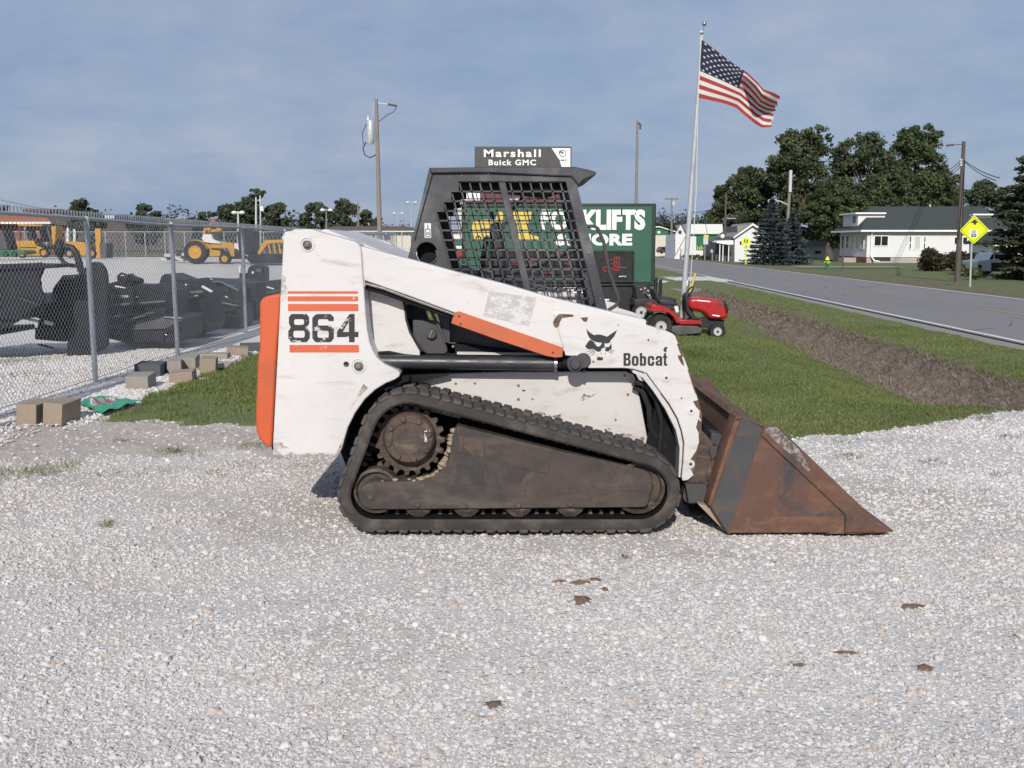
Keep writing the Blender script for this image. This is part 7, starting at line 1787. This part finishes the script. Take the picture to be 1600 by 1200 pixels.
yp_(f1, 'overhead_guard', [(28,350),(66,351),(66,353.5),(28,353)], 0.0, 1.3, 'yellow'); yp_(f1, 'seat', [(44,362),(48,360),(50,372),(58,374),(58,377),(44,377)], 0.3, 1.0, 'seat')
yp_(f1, 'cab_post', [(60,353),(66,353),(72,378),(64,378)], 0.05, 1.2, 'imp_black')
ywheel(f1, 34, 397, Yl, 6.2, 0.3, 'yellow', -.05); ywheel(f1, 68, 395, Yl, 7.5, 0.3, 'yellow', -.05)
f2 = thing('forklift', 'right one of two yellow forklifts, standing right behind the near fence post', 'forklift', (xat(125,Yl), Yl, lz(xat(125,Yl))), 'yellow forklifts behind the fence')
yp_(f2, 'body', [(102,378),(106,377),(130,378),(134,382),(138,384),(138,394),(132,400),(126,399),(120,388),(104,384)], 0, 1.3, 'yellow')
yp_(f2, 'mast', [(148,357),(157,357),(157,403),(150,403)], 0.05, 0.25, 'yellow'); yp_(f2, 'carriage', [(155,380),(166,380),(166,403),(157,403)], 0.0, 1.1, 'wood_dark'); yp_(f2, 'mast', [(148,357),(157,357),(157,403),(150,403)], 1.0, 1.2, 'yellow')
yp_(f2, 'overhead_guard', [(108,356),(148,356),(148,358),(108,358)], 0.0, 1.3, 'imp_black'); yp_(f2, 'guard_post', [(114,358),(118,358),(118,378),(114,378)], 0.03, 0.12, 'insulator')
yp_(f2, 'seat', [(120,366),(130,364),(134,376),(120,378)], 0.3, 1.0, 'deck'); yp_(f2, 'steering_post', [(132,376),(137,376),(138,388),(131,388)], 0.2, 0.9, 'rust')
ywheel(f2, 108, 396, Yl, 7.0, 0.3, 'mud', -.05); ywheel(f2, 142, 396, Yl, 8.0, 0.3, 'yellow', -.05)
im = thing('green_implement', 'low dark green farm implement parked at the far left of the yard', 'implement', (xat(15,62), 62, hzf(-30,62)))
yp_(im, 'frame', [(-20,390),(36,391),(40,396),(30,398),(-20,399)], 0, 1.6, 'green_wall', 0.03, 62); yp_(im, 'hopper', [(-14,366),(6,360),(14,390),(-10,391)], 0.2, 1.4, 'deck', 0.04, 62)
for u in (-8, 8, 22): ywheel(im, u, 397, 62, 4.5, 0.2, 'green_wall', -.05)
yp_(im, 'boom', [(4,362),(8,360),(20,376),(17,392),(13,392)], 0.1, 0.4, 'imp_black', 0.02, 62)
Yk2 = 52.0
bh = thing('backhoe_loader', 'yellow and white backhoe with big rear tyre parked beyond the implements', 'backhoe', (xat(330,Yk2), Yk2, hzf(xat(330,Yk2),Yk2)))
def bp(name, pts, ya, yb, mat, bev=0.02, parent=bh): return MB().prism(xz(pts, Yk2+ya), Yk2+ya, Yk2+yb).build(name, M[mat], parent, bevel=bev)
ywheel(bh, 304.5, 394, Yk2, 18.0, 0.45, 'yellow', -.2); ywheel(bh, 350.5, 404.5, Yk2, 9.0, 0.3, 'yellow', -.1); ywheel(bh, 307, 392, Yk2, 17.5, 0.45, 'yellow', 1.6); ywheel(bh, 352, 403, Yk2, 8.8, 0.3, 'yellow', 1.5)
bp('hood', [(326,383),(331,378.5),(362,379),(366,383),(366.5,401),(361,401),(356,388),(327,388)], 0.3, 1.2, 'yellow'); bp('chassis', [(312,378),(328,382),(330,390),(344,392),(345,400),(330,401),(318,392)], 0.25, 1.25, 'yellow')
bp('fender', [(296,377),(304,374),(314,376),(324,388),(320,392),(312,381),(298,380)], -0.1, 0.4, 'yellow'); bp('cab_side', [(315,372),(318,366),(330,366),(333,374),(345,379),(344,381),(330,380),(318,378)], 0.2, 1.3, 'cab_white')
bp('canopy_post', [(318,357),(322,355),(320,368),(316,368)], 0.3, 0.4, 'yellow'); bp('boom', [(318,366),(326,350),(332,344),(337,346),(346,360),(341,362),(334,352),(330,356),(324,368)], 0.6, 0.9, 'yellow')
bp('boom_knuckle', [(329,347),(331,342),(336,343),(338,350),(330,351)], 0.5, 1.0, 'roof_red'); bp('stick', [(324,358),(344,358),(347,362),(326,363)], 0.7, 0.9, 'yellow')
bp('loader_arm', [(366,380),(374,382),(392,400),(388,402),(372,390),(366,388)], 0.2, 0.5, 'cab_white'); bp('counterweight', [(344,392),(380,396),(382,405),(344,404)], 0.4, 1.1, 'imp_black'); bp('seat', [(334,362),(342,364),(344,375),(334,374)], 0.5, 1.0, 'seat')
ex_ = thing('loader_arm_machine', 'orange loader arm and dark bucket beside the white upright top left corner', 'machine', (xat(420,50), 50, hzf(xat(420,50),50)))
def xp_(name, pts, ya, yb, mat): return MB().prism(xz(pts, 50+ya), 50+ya, 50+yb).build(name, M[mat], ex_, bevel=0.02)
xp_('arm', [(402,396),(408,382),(414,375),(450,374),(450,379),(418,381),(412,390),(406,398)], 0, 0.3, 'yellow'); xp_('bucket', [(388,398),(404,396),(450,398),(450,412),(392,412),(386,406)], 0.1, 1.6, 'imp_black')
for u in (418, 426, 434, 442): xp_('tine', [(u,381),(u+2.5,381),(u+6,396),(u+3,397)], 0.05, 0.15, 'yellow')
xp_('cab', [(370,362),(388,358),(396,362),(396,398),(374,398)], 0.8, 2.0, 'imp_black')
ps = thing('pallet_pile', 'pile of grey scrap lying left of the backhoe tyre', 'pile', (xat(272,54), 54, hzf(xat(272,54),54)))
for k in range(9):
    p = at(258+k*4.2, 405-(k % 3)*3.2, 54); MB().box((p.x, 54+0.2*(k % 2), p.z), (0.32+0.06*(k % 4), 0.5, 0.10+0.03*(k % 3)), (0, 0.3*math.sin(k*3), 0.5*k)).build('scrap', M['deck' if k % 2 else 'insulator'], ps)

Yr = 100.0
def zl(x): return hzf(x, Yr)
rb = thing('restaurant', 'low building with a red-brown tiled roof and white eave at the far left', 'building', (xat(30,Yr), Yr, 0.6))
yp_(rb, 'wall', [(-80,349),(75,349),(75,398),(-80,398)], 0.8, 10, 'brick_red', 0.0, Yr); yp_(rb, 'roof', [(-80,333),(66,335),(80,346.5),(-80,346.5)], 0.0, 10.5, 'roof_red', 0.0, Yr); yp_(rb, 'eave', [(-80,346.6),(79,346.6),(79,349.8),(-80,349.8)], -0.3, 10.6, 'fascia', 0.0, Yr)
yp_(rb, 'gable_end', [(79,340),(104,345),(106,352),(79,352)], 0.5, 8, 'shingle_brown', 0.0, Yr); yp_(rb, 'wing_wall', [(79,352),(104,352),(104,398),(79,398)], 1, 8, 'maroon', 0.0, Yr); yp_(rb, 'corner_post', [(104,345),(107,345),(107,398),(104,398)], 0.9, 1.4, 'fascia', 0.0, Yr)
for u0 in (8, 40, 84): yp_(rb, 'window', [(u0,358),(u0+14,358),(u0+14,372),(u0,372)], 0.74, 0.82, 'glass', 0.0, Yr)
Y2_ = 130.0
r2 = thing('flat_roof_building', 'low building with a dull purple roof strip above the fence at the far left', 'building', (xat(70,Y2_), Y2_, 0.6))
yp_(r2, 'wall', [(38,331),(96,331),(96,392),(38,392)], 0.5, 9, 'brick_red', 0.0, Y2_); yp_(r2, 'roof', [(36,326),(78,326),(78,332),(36,332)], 0, 9.5, 'maroon', 0.0, Y2_)
for u in (80, 86, 92): yp_(r2, 'roof_vent', [(u,326.5),(u+2.6,326.5),(u+2.6,332),(u,332)], 0.2, 1, 'ink', 0.0, Y2_)
cn = thing('roof_unit', 'dark square unit on a post cut by the left edge above the fence', 'equipment', (xat(0,90), 90, 0.6))
yp_(cn, 'housing', [(-10,320.5),(8,320.5),(8,323.5),(4,323.5),(4,335),(-2,335),(-2,323.5),(-10,323.5)], 0, 1, 'ink', 0.0, 90)
Y3_ = 140.0
r3 = thing('long_building', 'long dark building under the hedge line left of the thin far pole', 'building', (xat(190,Y3_), Y3_, 0.6))
yp_(r3, 'wall', [(160,341),(300,343),(300,392),(160,392)], 0.5, 9, 'shingle_brown', 0.0, Y3_); yp_(r3, 'roof_unit', [(163,336.5),(180,336.5),(180,341.5),(163,341.5)], 0, 2, 'poly_white', 0.0, Y3_); yp_(r3, 'roof_unit', [(181,335),(194,335),(194,341.5),(181,341.5)], 0, 2, 'ink', 0.0, Y3_)
Y4_ = 110.0
r4 = thing('long_house', 'long low cream house with a brown roof seen between the white upright and the cab', 'house', (xat(580,Y4_), Y4_, 0.3))
yp_(r4, 'wall', [(512,361),(642,361),(642,392),(512,392)], 0.5, 7, 'beige', 0.0, Y4_); yp_(r4, 'roof', [(500,361),(520,353.5),(632,353.5),(648,361)], 0, 7.5, 'shingle_brown', 0.0, Y4_); yp_(r4, 'fascia', [(498,360.8),(648,360.8),(648,362.4),(498,362.4)], -0.15, 0.0, 'fascia', 0.0, Y4_)
for u0 in (560, 600): yp_(r4, 'window', [(u0,366),(u0+10,366),(u0+10,374),(u0,374)], 0.44, 0.5, 'glass', 0.0, Y4_)
# chain link along the yard's far side
Yf = 84.0
ff = thing('far_fence', 'grey chain link fence along the far side of the gravel yard', 'fence', (xat(250,Yf), Yf, 0.6))
mb = MB(); x0, x1 = xat(-20, Yf), xat(690, Yf); z0 = 0.6; n = int((x1-x0)/0.32)
for i in range(n):
    x = x0+(x1-x0)*i/n; zg = hzf(x, Yf)
    for s in (1, -1): mb._add([(x, Yf, zg), (x+0.022, Yf, zg), (x+0.022+s*1.25, Yf+0.004*s, zg+2.0), (x+s*1.25, Yf+0.004*s, zg+2.0)], [(0,1,2,3)])
mb.build('wire_mesh', M['wire'], ff, kind='stuff')
for i in range(24):
    x = x0+(x1-x0)*i/23; MB().tube([(x, Yf, hzf(x,Yf)-.1), (x, Yf, hzf(x,Yf)+2.05)], 0.04, 8).build('post', M['galv'], ff, smooth=True)
MB().tube([(x0+(x1-x0)*k/40, Yf, hzf(x0+(x1-x0)*k/40, Yf)+2.03) for k in range(41)], 0.03, 6).build('top_rail', M['galv'], ff, smooth=True)
# things seen through the cab's left bars
wc = thing('red_white_pump', 'red and white striped machine glimpsed through the left cab bars', 'machine', (at(712,400,24).x, 24, hzf(-1.3,24)))
def wp(name, u0, v0, u1, v1, mat): a, b = at(u0,v1,24), at(u1,v0,24); return MB().bb(a.x, b.x, 24, 24.5, a.z, b.z).build(name, M[mat], wc, bevel=0.02)
wp('post', 698, 318, 703, 366, 'insulator'); wp('post', 715, 318, 722, 366, 'insulator'); wp('head', 710, 315, 724, 326, 'insulator'); wp('hopper', 700, 366, 724, 374, 'poly_white'); wp('band', 700, 364, 724, 366.5, 'roof_red'); wp('frame', 694, 374, 724, 384, 'green_wall'); wp('engine', 702, 384, 722, 392, 'poly_white'); wp('base', 698, 394, 724, 402, 'red'); wp('skid', 700, 404, 724, 418, 'green_wall'); wp('leg', 697, 418, 703, 470, 'deck'); wp('leg', 716, 418, 722, 470, 'deck')
